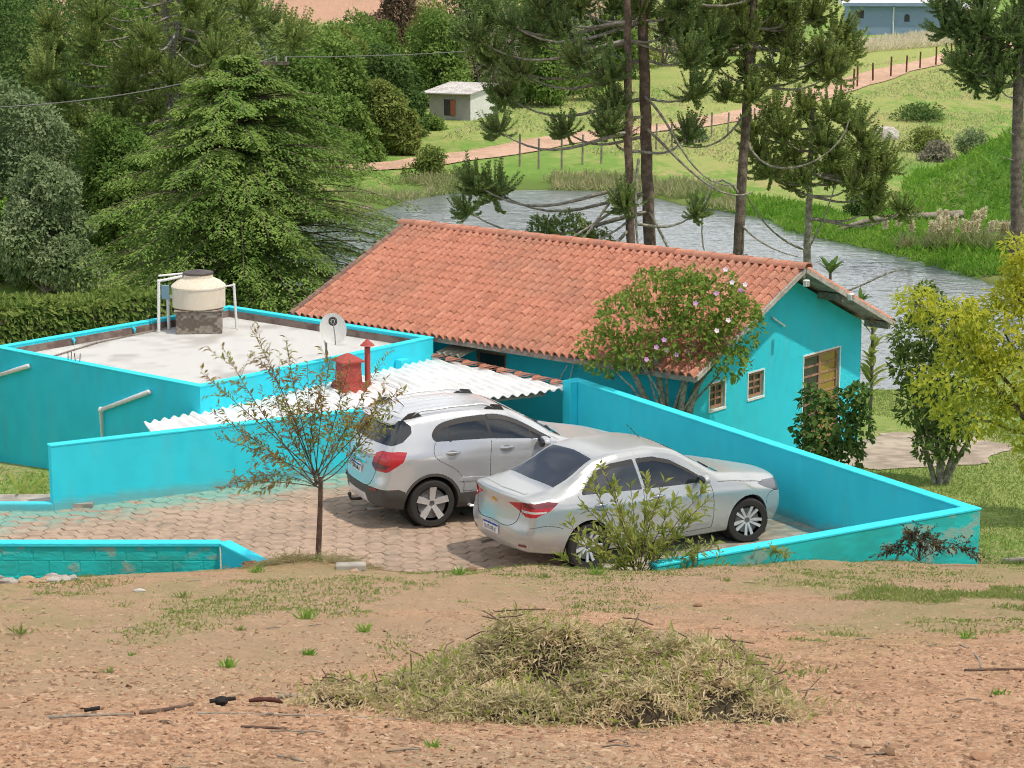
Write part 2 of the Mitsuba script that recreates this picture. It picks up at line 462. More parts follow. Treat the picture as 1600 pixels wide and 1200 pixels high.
def hz(z):                                       # absolute height to the house's own
    return z - HR[2]


def roof_z(u):
    return RIDGE_Z - (RIDGE_Z - EAVE_Z) * abs(u - RIDGE_U) / ((RIDGE_U - EAVE_L) if u < RIDGE_U else (EAVE_R - RIDGE_U))


wl, wr, th = -5.42, 0.0, .15
top = lambda u: hz(roof_z(u) - .11)
outer = Polygon([(wl, -.6), (wr, -.6), (wr, top(wr)), (RIDGE_U, top(RIDGE_U)), (wl, top(wl))])
inner = Polygon([(wl + th, -.05), (wr - th, -.05), (wr - th, top(wr) - .12), (RIDGE_U, top(RIDGE_U) - .12), (wl + th, top(wl) - .12)])


def up(m):                                       # polygon drawn in (u, z), extruded along v
    v, f = m
    return np.stack([v[:, 0], v[:, 2], v[:, 1]], 1), f[:, ::-1]


shell = mani(up(prism(outer, 0, 8.5))) - mani(up(prism(inner, th, 8.5 - th)))
OPEN = dict(w1=(-4.95, -4.50, hz(.47), hz(.92)), w2=(-3.78, -3.30, hz(.47), hz(.92)), door=(-1.99, -.76, hz(-.90), hz(.95)))
for a, b, c, d in OPEN.values():
    shell -= mani(boxm(a, b, -.1, th + .1, c, d))
side_open = (4.05, 4.75, hz(.35), hz(1.02))     # an opening on the eave side, high under the eave
shell -= mani(boxm(wl - .1, wl + th + .1, side_open[0], side_open[1], side_open[2], side_open[3]))
add('wall', house_mesh(unmani(shell)), 'house_paint', parent=house)
add('floor', house_mesh(boxm(wl + th + .003, wr - th - .003, th + .003, 8.5 - th - .003, -.045, -.003)), 'dark_inside', parent=house)


def opening(kind, box, rows, cols, glass, trim=True):
    a, b, c, d = box
    k = add(kind, house_mesh(cat([boxm(a - .028, b + .028, -.012, .02, d, d + .028), boxm(a - .028, b + .028, -.022, .03, c - .035, c),
                                  boxm(a - .028, a, -.012, .02, c, d), boxm(b, b + .028, -.012, .02, c, d)])), 'white_trim', parent=house)
    fw = .055
    add('frame', house_mesh(cat([boxm(a, b, .03, .09, d - fw, d), boxm(a, b, .03, .09, c, c + fw), boxm(a, a + fw, .03, .09, c + fw, d - fw), boxm(b - fw, b, .03, .09, c + fw, d - fw)])), 'wood', parent=k)
    A, B, C, D = a + fw, b - fw, c + fw, d - fw
    for i in range(1, cols):
        x = A + (B - A) * i / cols
        w = .04 if rows > 4 else .014
        add('stile' if rows > 4 else 'glazing_bar', house_mesh(boxm(x - w, x + w, .035, .085, C, D)), 'wood', parent=k)
    for j in range(1, rows):
        z = C + (D - C) * j / rows
        add('glazing_bar', house_mesh(boxm(A, B, .04, .08, z - .016, z + .016)), 'wood', parent=k)
    for i in range(cols):
        for j in range(rows):
            g = glass[i]
            x0, x1 = A + (B - A) * i / cols, A + (B - A) * (i + 1) / cols
            z0, z1 = C + (D - C) * j / rows, C + (D - C) * (j + 1) / rows
            add('pane', house_mesh(boxm(x0 + .004, x1 - .004, .057, .062, z0 + .004, z1 - .004)), g, parent=k)
    return k


opening('window', OPEN['w1'], 3, 2, ('pane_dark', 'pane_dark'))
opening('window', OPEN['w2'], 3, 2, ('pane_dark', 'pane_dark'))
door = opening('glazed_door', OPEN['door'], 10, 2, ('pane_dark', 'curtain'))
tag(door, 'tall glazed door with one dark leaf and one leaf showing an ochre curtain')
a, b, c, d = side_open
add('side_opening', house_mesh(cat([boxm(wl + .02, wl + .09, a, a + .05, c, d), boxm(wl + .02, wl + .09, b - .05, b, c, d), boxm(wl + .02, wl + .09, a + .05, b - .05, d - .05, d), boxm(wl + .02, wl + .09, a + .05, b - .05, c, c + .05)])), 'wood', parent=house)
add('pane', house_mesh(boxm(wl + .05, wl + .056, a + .05, b - .05, c + .05, d - .05)), 'pane_dark', parent=house)
# roof structure: boards, rafters, barge boards, fascia
def slope_box(u0, u1, v0, v1, t0, t1):
    """A slab following one roof slope between u0 and u1, t below the tile line."""
    P = []
    for u_ in (u0, u1):
        for v_ in (v0, v1):
            for t_ in (t0, t1):
                P.append((u_, v_, hz(roof_z(u_) - t_)))
    f = np.array([[0, 1, 3, 2], [4, 6, 7, 5], [0, 4, 5, 1], [2, 3, 7, 6], [0, 2, 6, 4], [1, 5, 7, 3]])
    return np.array(P), tri(f)


roof = add('roof', house_mesh(cat([slope_box(EAVE_L + .06, RIDGE_U, V0 + .05, V1 - .05, .0, .03), slope_box(RIDGE_U, EAVE_R - .06, V0 + .05, V1 - .05, .0, .03)])), 'old_wood', parent=house)
for v_ in (V0 + .02, V1 - .06):
    for u0, u1 in ((EAVE_L + .02, RIDGE_U - .01), (RIDGE_U + .01, EAVE_R - .02)):
        add('barge_board', house_mesh(slope_box(u0, u1, v_, v_ + .03, -.012, .075)), 'barge_wood', parent=roof)
add('fascia', house_mesh(boxm(EAVE_L + .03, EAVE_L + .055, V0 + .07, V1 - .07, hz(EAVE_Z - .10), hz(EAVE_Z - .005))), 'old_wood', parent=roof)
for k in range(14):
    v_ = V0 + .35 + k * .66
    add('rafter', house_mesh(cat([slope_box(EAVE_L + .065, wl - .004, v_, v_ + .06, .034, .12), slope_box(wr + .004, EAVE_R - .04, v_, v_ + .06, .034, .12)])), 'wood', parent=roof)
for u_ in (-4.4, -1.55, RIDGE_U, .12):
    add('purlin', house_mesh(boxm(u_ - .04, u_ + .04, V0 + .06, -.004, hz(roof_z(u_) - .17), hz(roof_z(u_) - .04))), 'old_wood', parent=roof)

# tiles: a barrel and its channel in one pressed piece
NC, NR = 57, 14
TW = (V1 - V0 - .10) / NC


def tile_mesh(L, w, jitter):
    """One clay tile in (x along the slope downwards, y across, z out)."""
    yy = np.array([-.5, -.40, -.32, -.24, -.08, .10, .28, .42, .5]) * w
    zz = np.array([-.012, -.024, -.020, .016, .058, .072, .058, .016, -.012])
    rows = []
    for x, dz, wd in ((0.0, .0, .94), (L * 1.10, .013, 1.0)):
        rows.append(np.stack([np.full(9, x), yy * wd, zz * wd + dz], 1))
    low = rows[1].copy(); low[:, 2] -= .012
    V = np.vstack(rows + [low])
    q = [[j, 9 + j, 9 + j + 1, j + 1] for j in range(8)] + [[9 + j, 18 + j, 18 + j + 1, 9 + j + 1] for j in range(8)]
    return V, tri(np.array(q))[:, ::-1]


def lay_tiles():
    out = []
    for side in (0, 1):
        u_e, u_r = (EAVE_L, RIDGE_U) if side == 0 else (EAVE_R, RIDGE_U)
        L = math.hypot(u_r - u_e, RIDGE_Z - EAVE_Z) / NR
        d = np.array([u_e - u_r, 0, EAVE_Z - RIDGE_Z]); d /= np.linalg.norm(d)
        across = np.array([0, 1.0 if side == 0 else -1.0, 0])
        nrm = np.cross(d, across); nrm *= np.sign(nrm[2])
        for r in range(NR):
            for c in range(NC):
                s = 1 if np.dot(np.cross(d, across), nrm) > 0 else -1
                p0 = np.array([u_r, V0 + .05 + TW * (c + .5), hz(RIDGE_Z)]) + d * (L * r + rng.normal(0, .006)) + nrm * (.004 + abs(rng.normal(0, .003)))
                M = np.eye(4)
                e1 = d + nrm * rng.normal(0, .008) + across * rng.normal(0, .012)
                M[:3, 0], M[:3, 1], M[:3, 2], M[:3, 3] = e1, across, nrm, p0
                out.append((side, r, c, HM @ M, L))
    return out


tiles = lay_tiles()
tile_ply = {}
Lt = [t[4] for t in tiles]
near = [t for t in tiles if t[0] == 0]
near.sort(key=lambda t: t[3][1, 3])             # nearest first
tone = lambda t: int(np.clip(rng.choice(4, p=(.4, .28, .22, .10)), 0, 3))
for side_l in sorted(set(np.round(Lt, 5))):
    tile_ply[side_l] = mikit.ply(tile_mesh(side_l, TW, 0), 'tile_0', 50)
tiles_part = [t for t in near if t[2] != NC - 1][:300]
ids = {id(t) for t in tiles_part}
for t in tiles_part:
    add('roof_tile', tile_ply[np.round(t[4], 5)], f'tile_{tone(t)}', parent=roof, to_world=T(t[3]))
groups = {}
for t in tiles:
    if id(t) not in ids:
        k = 'tile_old' if (t[2] == NC - 1 and t[0] == 0) else f'tile_{tone(t)}'
        groups.setdefault(k, []).append(xf(tile_mesh(t[4], TW, 0), t[3]))
for k, g in groups.items():
    add('roof_tile_field' if k != 'tile_old' else 'verge_tiles', cat(g), k, 50, roof, kind='stuff')
# ridge caps
nrc = 24
for k in range(nrc):
    L = (V1 - V0) / nrc
    g = np.linspace(-.1, math.pi + .1, 9)
    y0, y1 = V0 + k * L - .02, V0 + (k + 1) * L + .03
    r0, r1 = .105, .122
    ring = lambda y, r, dz: np.stack([RIDGE_U + r * np.cos(g) * 1.15, np.full(9, y), hz(RIDGE_Z) + .012 + r * .75 * np.sin(g) + dz], 1)
    dz = rng.normal(0, .004)
    V = np.vstack([ring(y0, r1, dz + .006), ring(y1, r0, dz), ring(y0, r1 - .014, dz - .004)])
    q = [[j, 9 + j, 9 + j + 1, j + 1] for j in range(8)] + [[j + 1, 18 + j + 1, 18 + j, j] for j in range(8)]
    add('ridge_tile', house_mesh((V, tri(np.array(q)))), f'tile_{rng.choice(4)}', 50, roof)
# things on the gable
for q, nm in (((-2.96, 2.46), 'left'), ((-1.45, 2.03), 'right')):
    k = thing('flood_light', 'small white flood light under the roof peak of the turquoise gable' if nm == 'left' else 'small white flood light halfway down the right rake of the gable', 'flood light')
    u_, z_ = q
    add('housing', house_mesh(rbox(u_ - .05, u_ + .05, V0 - .075, V0 + .012, hz(z_ - .06), hz(z_ + .055), .01)), 'white_trim', parent=k)
    add('lens', house_mesh(boxm(u_ - .038, u_ + .038, V0 - .082, V0 - .0765, hz(z_ - .045), hz(z_ + .04))), 'concrete', parent=k)
k = add('conduit', house_mesh(tube([(-3.14, -.045, hz(1.83)), (-2.72, -.045, hz(1.615))], .017, 8)), 'pvc', True)
tag(k, 'short white pipe slanting across the upper turquoise gable', 'pipe')
k = add('conduit', house_mesh(cat([tube([(wl - .05, 2.9, hz(.55)), (wl - .06, 2.72, hz(.85)), (wl - .05, 2.62, hz(1.0))], .012, 6), tube([(wl - .05, 2.75, hz(.5)), (wl - .06, 2.55, hz(.8)), (wl - .05, 2.5, hz(1.02))], .012, 6)])), 'pvc', True)
tag(k, 'pair of thin white cables hanging on the shaded wall under the eave', 'cable')
k = add('downpipe', house_mesh(cat([tube([(wl + .52, -.05, -.3), (wl + .52, -.05, hz(.3))], .0, 4)])) if 0 else house_mesh(tube([(wl - .05, .12, -.3), (wl - .05, .12, hz(1.1))], .03, 8)), 'house_paint', True)
tag(k, 'turquoise painted downpipe at the left corner of the gable wall', 'pipe')

# ---------------------------------------------------------------- flat roofed annexe
AU0, AU1, AV0, AV1 = -11.80, -6.27, 5.03, 10.30
PZ, SZ, PT = 1.30, 1.11, .13
annexe = thing('flat_annexe', 'turquoise flat roofed annexe with a pale concrete roof behind a low parapet', 'building')
body = mani(boxm(AU0, AU1, AV0, AV1, -1.2, hz(PZ))) - mani(boxm(AU0 + PT, AU1 - PT, AV0 + PT, AV1 - PT, hz(SZ), hz(PZ) + 1))
body -= mani(boxm(AU0 + PT, AU1 - PT, AV0 + PT, AV1 - PT, -1.0, hz(SZ) - .15))
add('wall', house_mesh(unmani(body)), 'house_paint', parent=annexe)
add('roof_slab', house_mesh(boxm(AU0 + PT + .003, AU1 - PT - .003, AV0 + PT + .003, AV1 - PT - .003, hz(SZ) + .001, hz(SZ) + .025)), 'slab_mat', parent=annexe)
e = .0035
add('parapet_lining', house_mesh(cat([boxm(AU0 + PT + e, AU1 - PT - e, AV1 - PT - .02, AV1 - PT - .001, hz(SZ) + .026, hz(PZ) - .035), boxm(AU1 - PT - .02, AU1 - PT - .001, AV0 + PT + e, AV1 - PT - .021, hz(SZ) + .026, hz(PZ) - .035)])), 'raw_render', parent=annexe)
for nm, bx in (('a', (AU0 - .015, AU1 + .015, AV0 - .015, AV0 + PT + .01)), ('b', (AU0 - .015, AU1 + .015, AV1 - PT - .01, AV1 + .015)), ('c', (AU0 - .015, AU0 + PT + .01, AV0 + PT + .011, AV1 - PT - .011)), ('d', (AU1 - PT - .01, AU1 + .015, AV0 + PT + .011, AV1 - PT - .011))):
    add('coping', house_mesh(rbox(*bx, hz(PZ) + .001, hz(PZ) + .028, .006)), 'coping_paint', parent=annexe)
add('drain_pipe', house_mesh(tube([(-11.45, 10.35, hz(SZ) + .05), (-11.42, 7.6, hz(SZ) + .05)], .02, 6)) if 0 else house_mesh(tube([(-8.0, 10.08, hz(SZ) + .05), (-9.8, 9.95, hz(SZ) + .045), (-11.5, 9.4, hz(SZ) + .045)], .014, 6)), 'old_wood', True, annexe)
for s, nm in ((-10.2, 1), (-8.8, 2)):
    add('spout', house_mesh(tube([(s, AV1 - PT - .02, hz(PZ) - .05), (s, AV1 - PT - .06, hz(PZ) - .06), (s, AV1 - PT - .06, hz(SZ) + .03)], .03, 8)), 'coping_paint', True, annexe)
k = add('rebar_stubs', house_mesh(cat([tube([(AU0 + .06, 8.05 + d_, hz(PZ) + .02), (AU0 + .06 + .02 * q_, 8.05 + d_, hz(PZ) + .17)], .008, 5) for d_, q_ in ((0, 1), (.11, -1), (.22, .5), (.3, 0))])), 'raw_render', parent=annexe)

# white pipes on the annexe's shaded face
PX = AU0 - .06


def side_pipe(pts, lab):
    k = thing('rain_pipe', lab, 'pipe')
    add('pipe', house_mesh(tube([(PX - (.0), v_, hz(z_)) for v_, z_ in pts], .042, 10)), 'pvc', True, k)
    for v_, z_ in pts[1:-1]:
        add('elbow', house_mesh(xf(trimesh.creation.icosphere(2, .052), rotz(0, (PX, v_, hz(z_))))), 'pvc', True, k)
    return k


PX = AU0 - .05
side_pipe([(6.18, 1.09), (7.41, .62), (7.41, -.5)], 'white rain pipe with a bend, slanting then dropping on the shaded annexe wall')
side_pipe([(9.28, 1.12), (10.45, .75), (10.45, -.6)], 'white rain pipe on the annexe wall cut by the left edge of the photo')

# water tank on its plinth
TX, TY = -5.80, 38.62
tank = thing('water_tank', 'cream plastic water tank with a dark lid on a stained concrete plinth', 'water tank')
zb = SZ + .025 + .43
pr = [(0, 0), (.44, 0), (.485, .03), (.49, .36), (.505, .385), (.505, .41), (.49, .43), (.40, .50), (.27, .56), (.265, .62), (.0, .62)]
pr2 = bezier([(x, y, 0) for x, y in pr[1:-1]], 40)[:, :2]
plain('tank_cream', (.74, .66, .53), .45, spec=.4)
plain('lid_dark', (.09, .075, .07), .5)
add('body', xf(lathe(pr, 48), rotz(0, (TX, TY, zb))), 'tank_cream', 30, tank)
add('lid', xf(lathe([(0, .625), (.275, .622), (.285, .64), (.275, .665), (.14, .685), (.10, .70), (0, .705)], 40), rotz(0, (TX, TY, zb))), 'lid_dark', 30, tank)
tex('plinth_mat', varied((.33, .29, .24), c2=(.15, .125, .105), f=4.5, lo=.42, hi=.62), rough=.9, spec=.15, bump=plaster_bump, bscale=2)
k = thing('plinth', 'square grey concrete plinth with dark stains carrying the water tank', 'plinth')
add('block', xf(rbox(-.42, .42, -.42, .42, 0, .41, .012), rotz(.12, (TX, TY, SZ + .026))), 'plinth_mat', parent=k)
add('top_plate', xf(rbox(-.45, .45, -.45, .45, .411, .431, .004), rotz(.12, (TX, TY, SZ + .026))), 'plinth_mat', parent=k)
k = thing('water_pipe', 'tall white feed pipe bending over to the lid of the water tank', 'pipe')
zt = zb + .52
add('pipe', tube([(TX - .72, TY - .25, SZ + .03), (TX - .70, TY - .2, zt), ], .03, 10), 'pvc', True, k)
add('cross_pipe', tube([(TX - .70, TY - .2, zt), (TX - .28, TY - .05, zt + .07)], .026, 10), 'pvc', True, k)
add('cross_pipe', tube([(TX - .70, TY - .2, zt + .1), (TX - .28, TY + .02, zt + .11)], .018, 8), 'pvc', True, k)
add('elbow', xf(trimesh.creation.icosphere(2, .036), rotz(0, (TX - .70, TY - .2, zt))), 'pvc', True, k)
plain('blue_grey', (.16, .28, .36), .5)
add('control_box', rbox(TX - .66, TX - .52, TY - .2, TY - .12, zt - .34, zt - .08, .01), 'blue_grey', parent=k)
k = thing('water_pipe', 'short white outlet pipe elbowing down at the left of the water tank', 'pipe')
add('pipe', tube([(TX - .58, TY + .05, SZ + .03), (TX - .58, TY + .05, zb + .19)], .03, 10), 'pvc', True, k)
add('elbow', xf(trimesh.creation.icosphere(2, .036), rotz(0, (TX - .58, TY + .05, zb + .19))), 'pvc', True, k)
add('cross_pipe', tube([(TX - .58, TY + .05, zb + .19), (TX - .47, TY + .03, zb + .19)], .03, 10), 'pvc', True, k)
k = thing('water_pipe', 'thin white overflow pipe stepping down at the right of the water tank', 'pipe')
add('pipe', tube([(TX + .47, TY + .1, zb + .37), (TX + .64, TY + .12, zb + .40)], .017, 8), 'pvc', True, k)
add('pipe', tube([(TX + .64, TY + .12, zb + .40), (TX + .67, TY + .12, SZ + .03)], .026, 8), 'pvc', True, k)
add('elbow', xf(trimesh.creation.icosphere(2, .03), rotz(0, (TX + .64, TY + .12, zb + .40))), 'pvc', True, k)

# satellite dish on the parapet
plain('dish_white', (.62, .62, .60), .5)
plain('dark_metal', (.06, .055, .05), .5)
plain('grey_metal', (.34, .33, .31), .45, metal=.6)
dish = thing('satellite_dish', 'oval white satellite dish on a thin mast above the annexe parapet', 'satellite dish')
Pd = hp(-8.9, 5.09, PZ + .03)
Cd = Pd + np.array([.13, -.10, .52])
gr, gt = np.meshgrid(np.linspace(0, 1, 9), np.arange(32) * 2 * np.pi / 32, indexing='ij')
dv = np.stack([.225 * gr * np.cos(gt), .275 * gr * np.sin(gt), .055 * (gr ** 2 - 1)], -1).reshape(-1, 3)
dq = np.array([[i * 32 + j, i * 32 + (j + 1) % 32, (i + 1) * 32 + (j + 1) % 32, (i + 1) * 32 + j] for i in range(8) for j in range(32)])
dback = dv - [0, 0, .006]
dv2 = np.vstack([dv, dback]); n0 = len(dv)
dq2 = np.vstack([dq, dq[:, ::-1] + n0, [[8 * 32 + j, 8 * 32 + (j + 1) % 32, n0 + 8 * 32 + (j + 1) % 32, n0 + 8 * 32 + j] for j in range(32)]])
fwd = np.array([.10, -.90, .36]); fwd /= np.linalg.norm(fwd)
ex = np.cross([0, 0, 1], fwd); ex /= np.linalg.norm(ex); ey = np.cross(fwd, ex)
ra = .12
ex, ey = ex * math.cos(ra) + ey * math.sin(ra), ey * math.cos(ra) - ex * math.sin(ra)
MD = np.eye(4); MD[:3, 0], MD[:3, 1], MD[:3, 2], MD[:3, 3] = ex, ey, fwd, Cd
add('reflector', xf((dv2, tri(dq2)), MD), 'dish_white', 40, dish)
add('mast', tube([Pd, Pd + [0.0, 0.02, .30], Cd - fwd * .12], .017, 8), 'grey_metal', True, dish)
add('feed_arm', tube([Cd - ey * .27, Cd - ey * .17 + fwd * .25, Cd + ey * .04 + fwd * .33], .009, 6), 'grey_metal', True, dish)
gg = np.linspace(0, 2 * np.pi, 17)
add('feed_horn', cat([tube([(Cd + ey * .07 + fwd * .30 + ex * .055 * math.cos(a) + ey * .06 * math.sin(a)) for a in gg], .021, 6, False), tube([Cd + ey * .05 + fwd * .33, Cd + ey * .085 + fwd * .27], .024, 10)]), 'dark_metal', True, dish)
add('stay', tube([Cd - ex * .17 - ey * .12 - fwd * .02, Pd + [0, .02, .06]], .007, 5), 'grey_metal', True, dish)

# barbecue chimney and flue coming through the shed roof
plain('red_paint', (.42, .075, .06), .6)
tex('red_render', varied((.44, .085, .065), c2=(.28, .06, .05), f=6), rough=.8, bump=plaster_bump)
ch = thing('chimney', 'squat red painted masonry chimney with a pyramid cap behind the leafless young tree', 'chimney')
CX, CY = -2.72, 34.45
hull = lambda pts: (lambda m: (m.vert_properties[:, :3], m.tri_verts))(m3.Manifold.hull_points(np.array(pts, float)).to_mesh())
sq = lambda a, z, cx=0, cy=0: [(cx + a * sx, cy + a * sy, z) for sx in (-1, 1) for sy in (-1, 1)]
add('flared_base', xf(hull(sq(.25, .0) + sq(.20, .16)), rotz(.5, (CX, CY, .86))), 'red_render', parent=ch)
add('shaft', xf(hull(sq(.17, .161) + sq(.16, .50)), rotz(.5, (CX, CY, .86))), 'red_render', parent=ch)
add('cap', xf(hull(sq(.21, .503) + sq(.21, .53) + sq(.03, .64)), rotz(.5, (CX, CY, .86))), 'red_paint', parent=ch)
fl = thing('flue_pipe', 'thin red flue pipe with a conical hat beside the squat chimney', 'chimney')
FX, FY = -2.42, 34.72
add('pipe', tube([(FX, FY, .85), (FX, FY, 1.55)], .05, 12), 'red_paint', True, fl)
add('collar', tube([(FX, FY, .88), (FX, FY, .95)], .065, 12), 'red_paint', True, fl)
add('hat', xf(lathe([(0, .11), (.12, 0), (.125, -.006), (0, .07)], 20), rotz(0, (FX, FY, 1.59))), 'red_paint', 40, fl)
add('stay', cat([tube([(FX + .045 * math.cos(a), FY + .045 * math.sin(a), 1.53), (FX + .06 * math.cos(a), FY + .06 * math.sin(a), 1.62)], .006, 4) for a in (0.3, 2.4, 4.5)]), 'dark_metal', parent=fl)

# ---------------------------------------------------------------- corrugated shed roof between annexe, house and court
shed = thing('corrugated_roof', 'white corrugated fibre cement roof between the annexe and the parking court wall', 'roof')
RP = Polygon([(-5.72, 31.98), (-5.45, 31.36), (.25, 34.28), (.98, 34.74), (-1.42, 36.92), (-5.0, 32.70)])


def shed_z(x, y):
    d = (np.stack([x, y], -1) - np.array([.2, 34.3])) @ CV[:2]
    return .845 + .03 * d


def corrugated(poly, lift):
    """Corrugated sheet whose waves run along the court's v axis, cut to the polygon."""
    R2 = np.stack([CU[:2], CV[:2]], 1)
    pq = Polygon(np.array(poly.exterior.coords) @ R2)
    a0, b0, a1, b1 = pq.bounds
    st = .177 / 8
    xs = np.arange(a0, a1 + st, st)
    V, Q = [], []
    prev = None
    for a in xs:
        seg = pq.intersection(LineString([(min(a, a1 - 1e-4), b0 - 1), (min(a, a1 - 1e-4), b1 + 1)]))
        if seg.is_empty or seg.geom_type != 'LineString' or seg.length < 1e-4:
            prev = None; continue
        (_, y0), (_, y1) = seg.coords[0], seg.coords[-1]
        y0, y1 = min(y0, y1), max(y0, y1)
        w = np.array([[a, y0], [a, y1]]) @ R2.T
        z = shed_z(w[:, 0], w[:, 1]) + .026 * math.cos(a / .177 * 2 * math.pi) + lift
        n = len(V)
        V += [(w[0, 0], w[0, 1], z[0]), (w[1, 0], w[1, 1], z[1]), (w[0, 0], w[0, 1], z[0] - .008), (w[1, 0], w[1, 1], z[1] - .008)]
        if prev is not None:
            p = prev
            Q += [[p, n, n + 1, p + 1], [p + 2, p + 3, n + 3, n + 2], [p, p + 2, n + 2, n], [p + 1, n + 1, n + 3, p + 3]]
        prev = n
    return np.array(V), tri(np.array(Q))


R2 = np.stack([CU[:2], CV[:2]], 1)
pc = np.array(RP.exterior.coords) @ R2
edges = np.arange(pc[:, 0].min(), pc[:, 0].max() + .93, .93)
for k, (a, b) in enumerate(zip(edges[:-1], edges[1:])):
    cell = Polygon(np.array([(a, -90), (b + .06, -90), (b + .06, 90), (a, 90)]) @ R2.T)
    piece = RP.intersection(cell)
    if piece.is_empty or piece.area < .02 or piece.geom_type != 'Polygon':
        continue
    add('roof_sheet', corrugated(piece, .010 * (k % 2)), 'asbestos', 40, shed)
capA, capB = np.array([-1.44, 36.94]), np.array([1.0, 34.76])
for k in range(8):
    p, q = capA + (capB - capA) * k / 8, capA + (capB - capA) * (k + 1.12) / 8
    g = np.linspace(0, math.pi, 8)
    d = (q - p) / np.linalg.norm(q - p); nn = np.array([-d[1], d[0]])
    ring = lambda c, r, dz: np.array([(c[0] + nn[0] * r * math.cos(t), c[1] + nn[1] * r * math.cos(t), shed_z(c[0], c[1]) + .025 + dz + r * .75 * math.sin(t)) for t in g])
    V = np.vstack([ring(p, .085, 0), ring(q, .10, .006), ring(q, .088, -.006)])
    add('cap_tile', (V, tri(np.array([[j, j + 1, 9 + j - 1, 8 + j] for j in range(7)] + [[8 + j, 9 + j, 17 + j, 16 + j] for j in range(7)]))), f'tile_{rng.choice(3)}', 50, shed)
add('beam', cat([tube([(.30, 34.46, .77), (-1.6, 36.2, .82)], .045, 4), tube([(-5.35, 31.6, .74), (.55, 34.62, .78)], .04, 4)]), 'old_wood', False, shed)
# small old lean-to roof in the gap between annexe and house
k = add('gap_roof', None or cat([xf(boxm(-.0, .95, -.62, .0, -.006, .004), np.array(np.vstack([np.c_[HU, HV, [0, 0, 1], hp(-6.2, 5.0, 1.05)], [0, 0, 0, 1]])))]), 'asbestos_old') if 0 else None
gv = []
for a in np.linspace(0, .62, 36):
    gv += [hp(-6.22 + .0, 5.0 - a, 1.17 + .018 * math.cos(a / .155 * 2 * math.pi)), hp(-5.50, 5.0 - a, 1.30 + .018 * math.cos(a / .155 * 2 * math.pi))]
gv = np.array(gv); gq2 = [[2 * i, 2 * i + 1, 2 * i + 3, 2 * i + 2] for i in range(35)]
gv = np.vstack([gv, gv - [0, 0, .01]]); gq2 = np.vstack([gq2, np.array(gq2)[:, ::-1] + 72, [[0, 72, 73, 1], [70, 71, 143, 142]], [[2 * i, 2 * i + 2, 74 + 2 * i, 72 + 2 * i] for i in range(35)]])
k = add('lean_to_roof', (gv - [0, 0, .13], tri(gq2)), 'asbestos_old', 40)
tag(k, 'small weathered corrugated sheet bridging the gap between annexe and house eave', 'roof')
# little turquoise box on the annexe face
k = add('wall_box', cat([xf(rbox(-.10, .10, -.16, 0, 0, .05, .008), np.vstack([np.c_[HU, HV, [0, 0, 1], hp(-7.2, AV0 - .02, 1.03)], [0, 0, 0, 1]])), xf(boxm(-.085, -.06, -.14, -.01, -.2, -.001), np.vstack([np.c_[HU, HV, [0, 0, 1], hp(-7.2, AV0 - .02, 1.03)], [0, 0, 0, 1]]))]), 'coping_paint')
tag(k, 'small turquoise bracket shelf on the sunny annexe wall behind the corrugated roof', 'bracket')

# ---------------------------------------------------------------- court walls
C0 = np.array([6.06, 26.42, 0.0])


def court(M0, ang):
    c, s = math.cos(ang), math.sin(ang)
    M = np.eye(4); M[:2, :2] = [[c, -s], [s, c]]; M[:3, 3] = M0
    return M


WT, WH = .15, .985
MF = court(C0, CA + math.pi)                       # x runs from the corner along the front wall, y outwards
wf_ = thing('court_wall', 'low front court wall, damp stained outside, with the dead branch against it', 'wall', 'rendered walls of the parking court')
body = mani(boxm(.0, 5.05, -WT, 0, -.5, WH))
add('wall', xf(unmani(body), MF), 'worn_paint', parent=wf_)
add('inner_face', xf(boxm(WT + .002, 5.05, -WT - .012, -WT - .002, -.15, WH - .001), MF), 'paint', parent=wf_)
add('coping', xf(rbox(-.015, 5.06, -WT - .02, .012, WH + .001, WH + .03, .006), MF), 'coping_paint', parent=wf_)
MB = court(C0, CA + math.pi / 2)                   # x from the corner along the back wall, y to the left = into the court
wb_ = thing('court_wall', 'long shaded court wall between the silver sedan and the tiled house', 'wall', 'rendered walls of the parking court')
add('wall', xf(boxm(.003, 9.75, .0, WT, -.6, WH - .002), MB), 'paint', parent=wb_)
add('coping', xf(rbox(.0 + WT + .025, 9.76, -.012, WT + .02, WH, WH + .029, .006), MB), 'coping_paint', parent=wb_)
add('pilaster', xf(rbox(9.52, 9.78, WT + .002, WT + .14, -.1, WH + .01, .01), MB), 'paint', parent=wb_)
LA = math.radians(28.6)
ML = court((-6.74, 30.03, 0), LA)
wl_ = thing('court_wall', 'turquoise court wall rising behind the driveway left of the young tree', 'wall', 'rendered walls of the parking court')
add('wall', xf(boxm(0, 6.9, 0, WT, -.4, .955), ML), 'paint', parent=wl_)
add('coping', xf(rbox(-.012, 6.91, -.012, WT + .012, .956, .985, .006), ML), 'coping_paint', parent=wl_)
add('pilaster', xf(rbox(6.72, 6.96, -.06, -.002, -.1, .96, .01), ML), 'paint', parent=wl_)
k = thing('kerb_wall', 'ankle high turquoise kerb running left from the court wall', 'kerb')
add('kerb', rbox(-15.5, -6.745, 30.02, 30.16, -.3, .11, .015), 'paint', parent=k)
structure('path', xf(boxm(-15, -6.2, 30.17, 30.75, -.3, .06), rotz(0)), 'concrete', label='narrow concrete path behind the turquoise kerb')

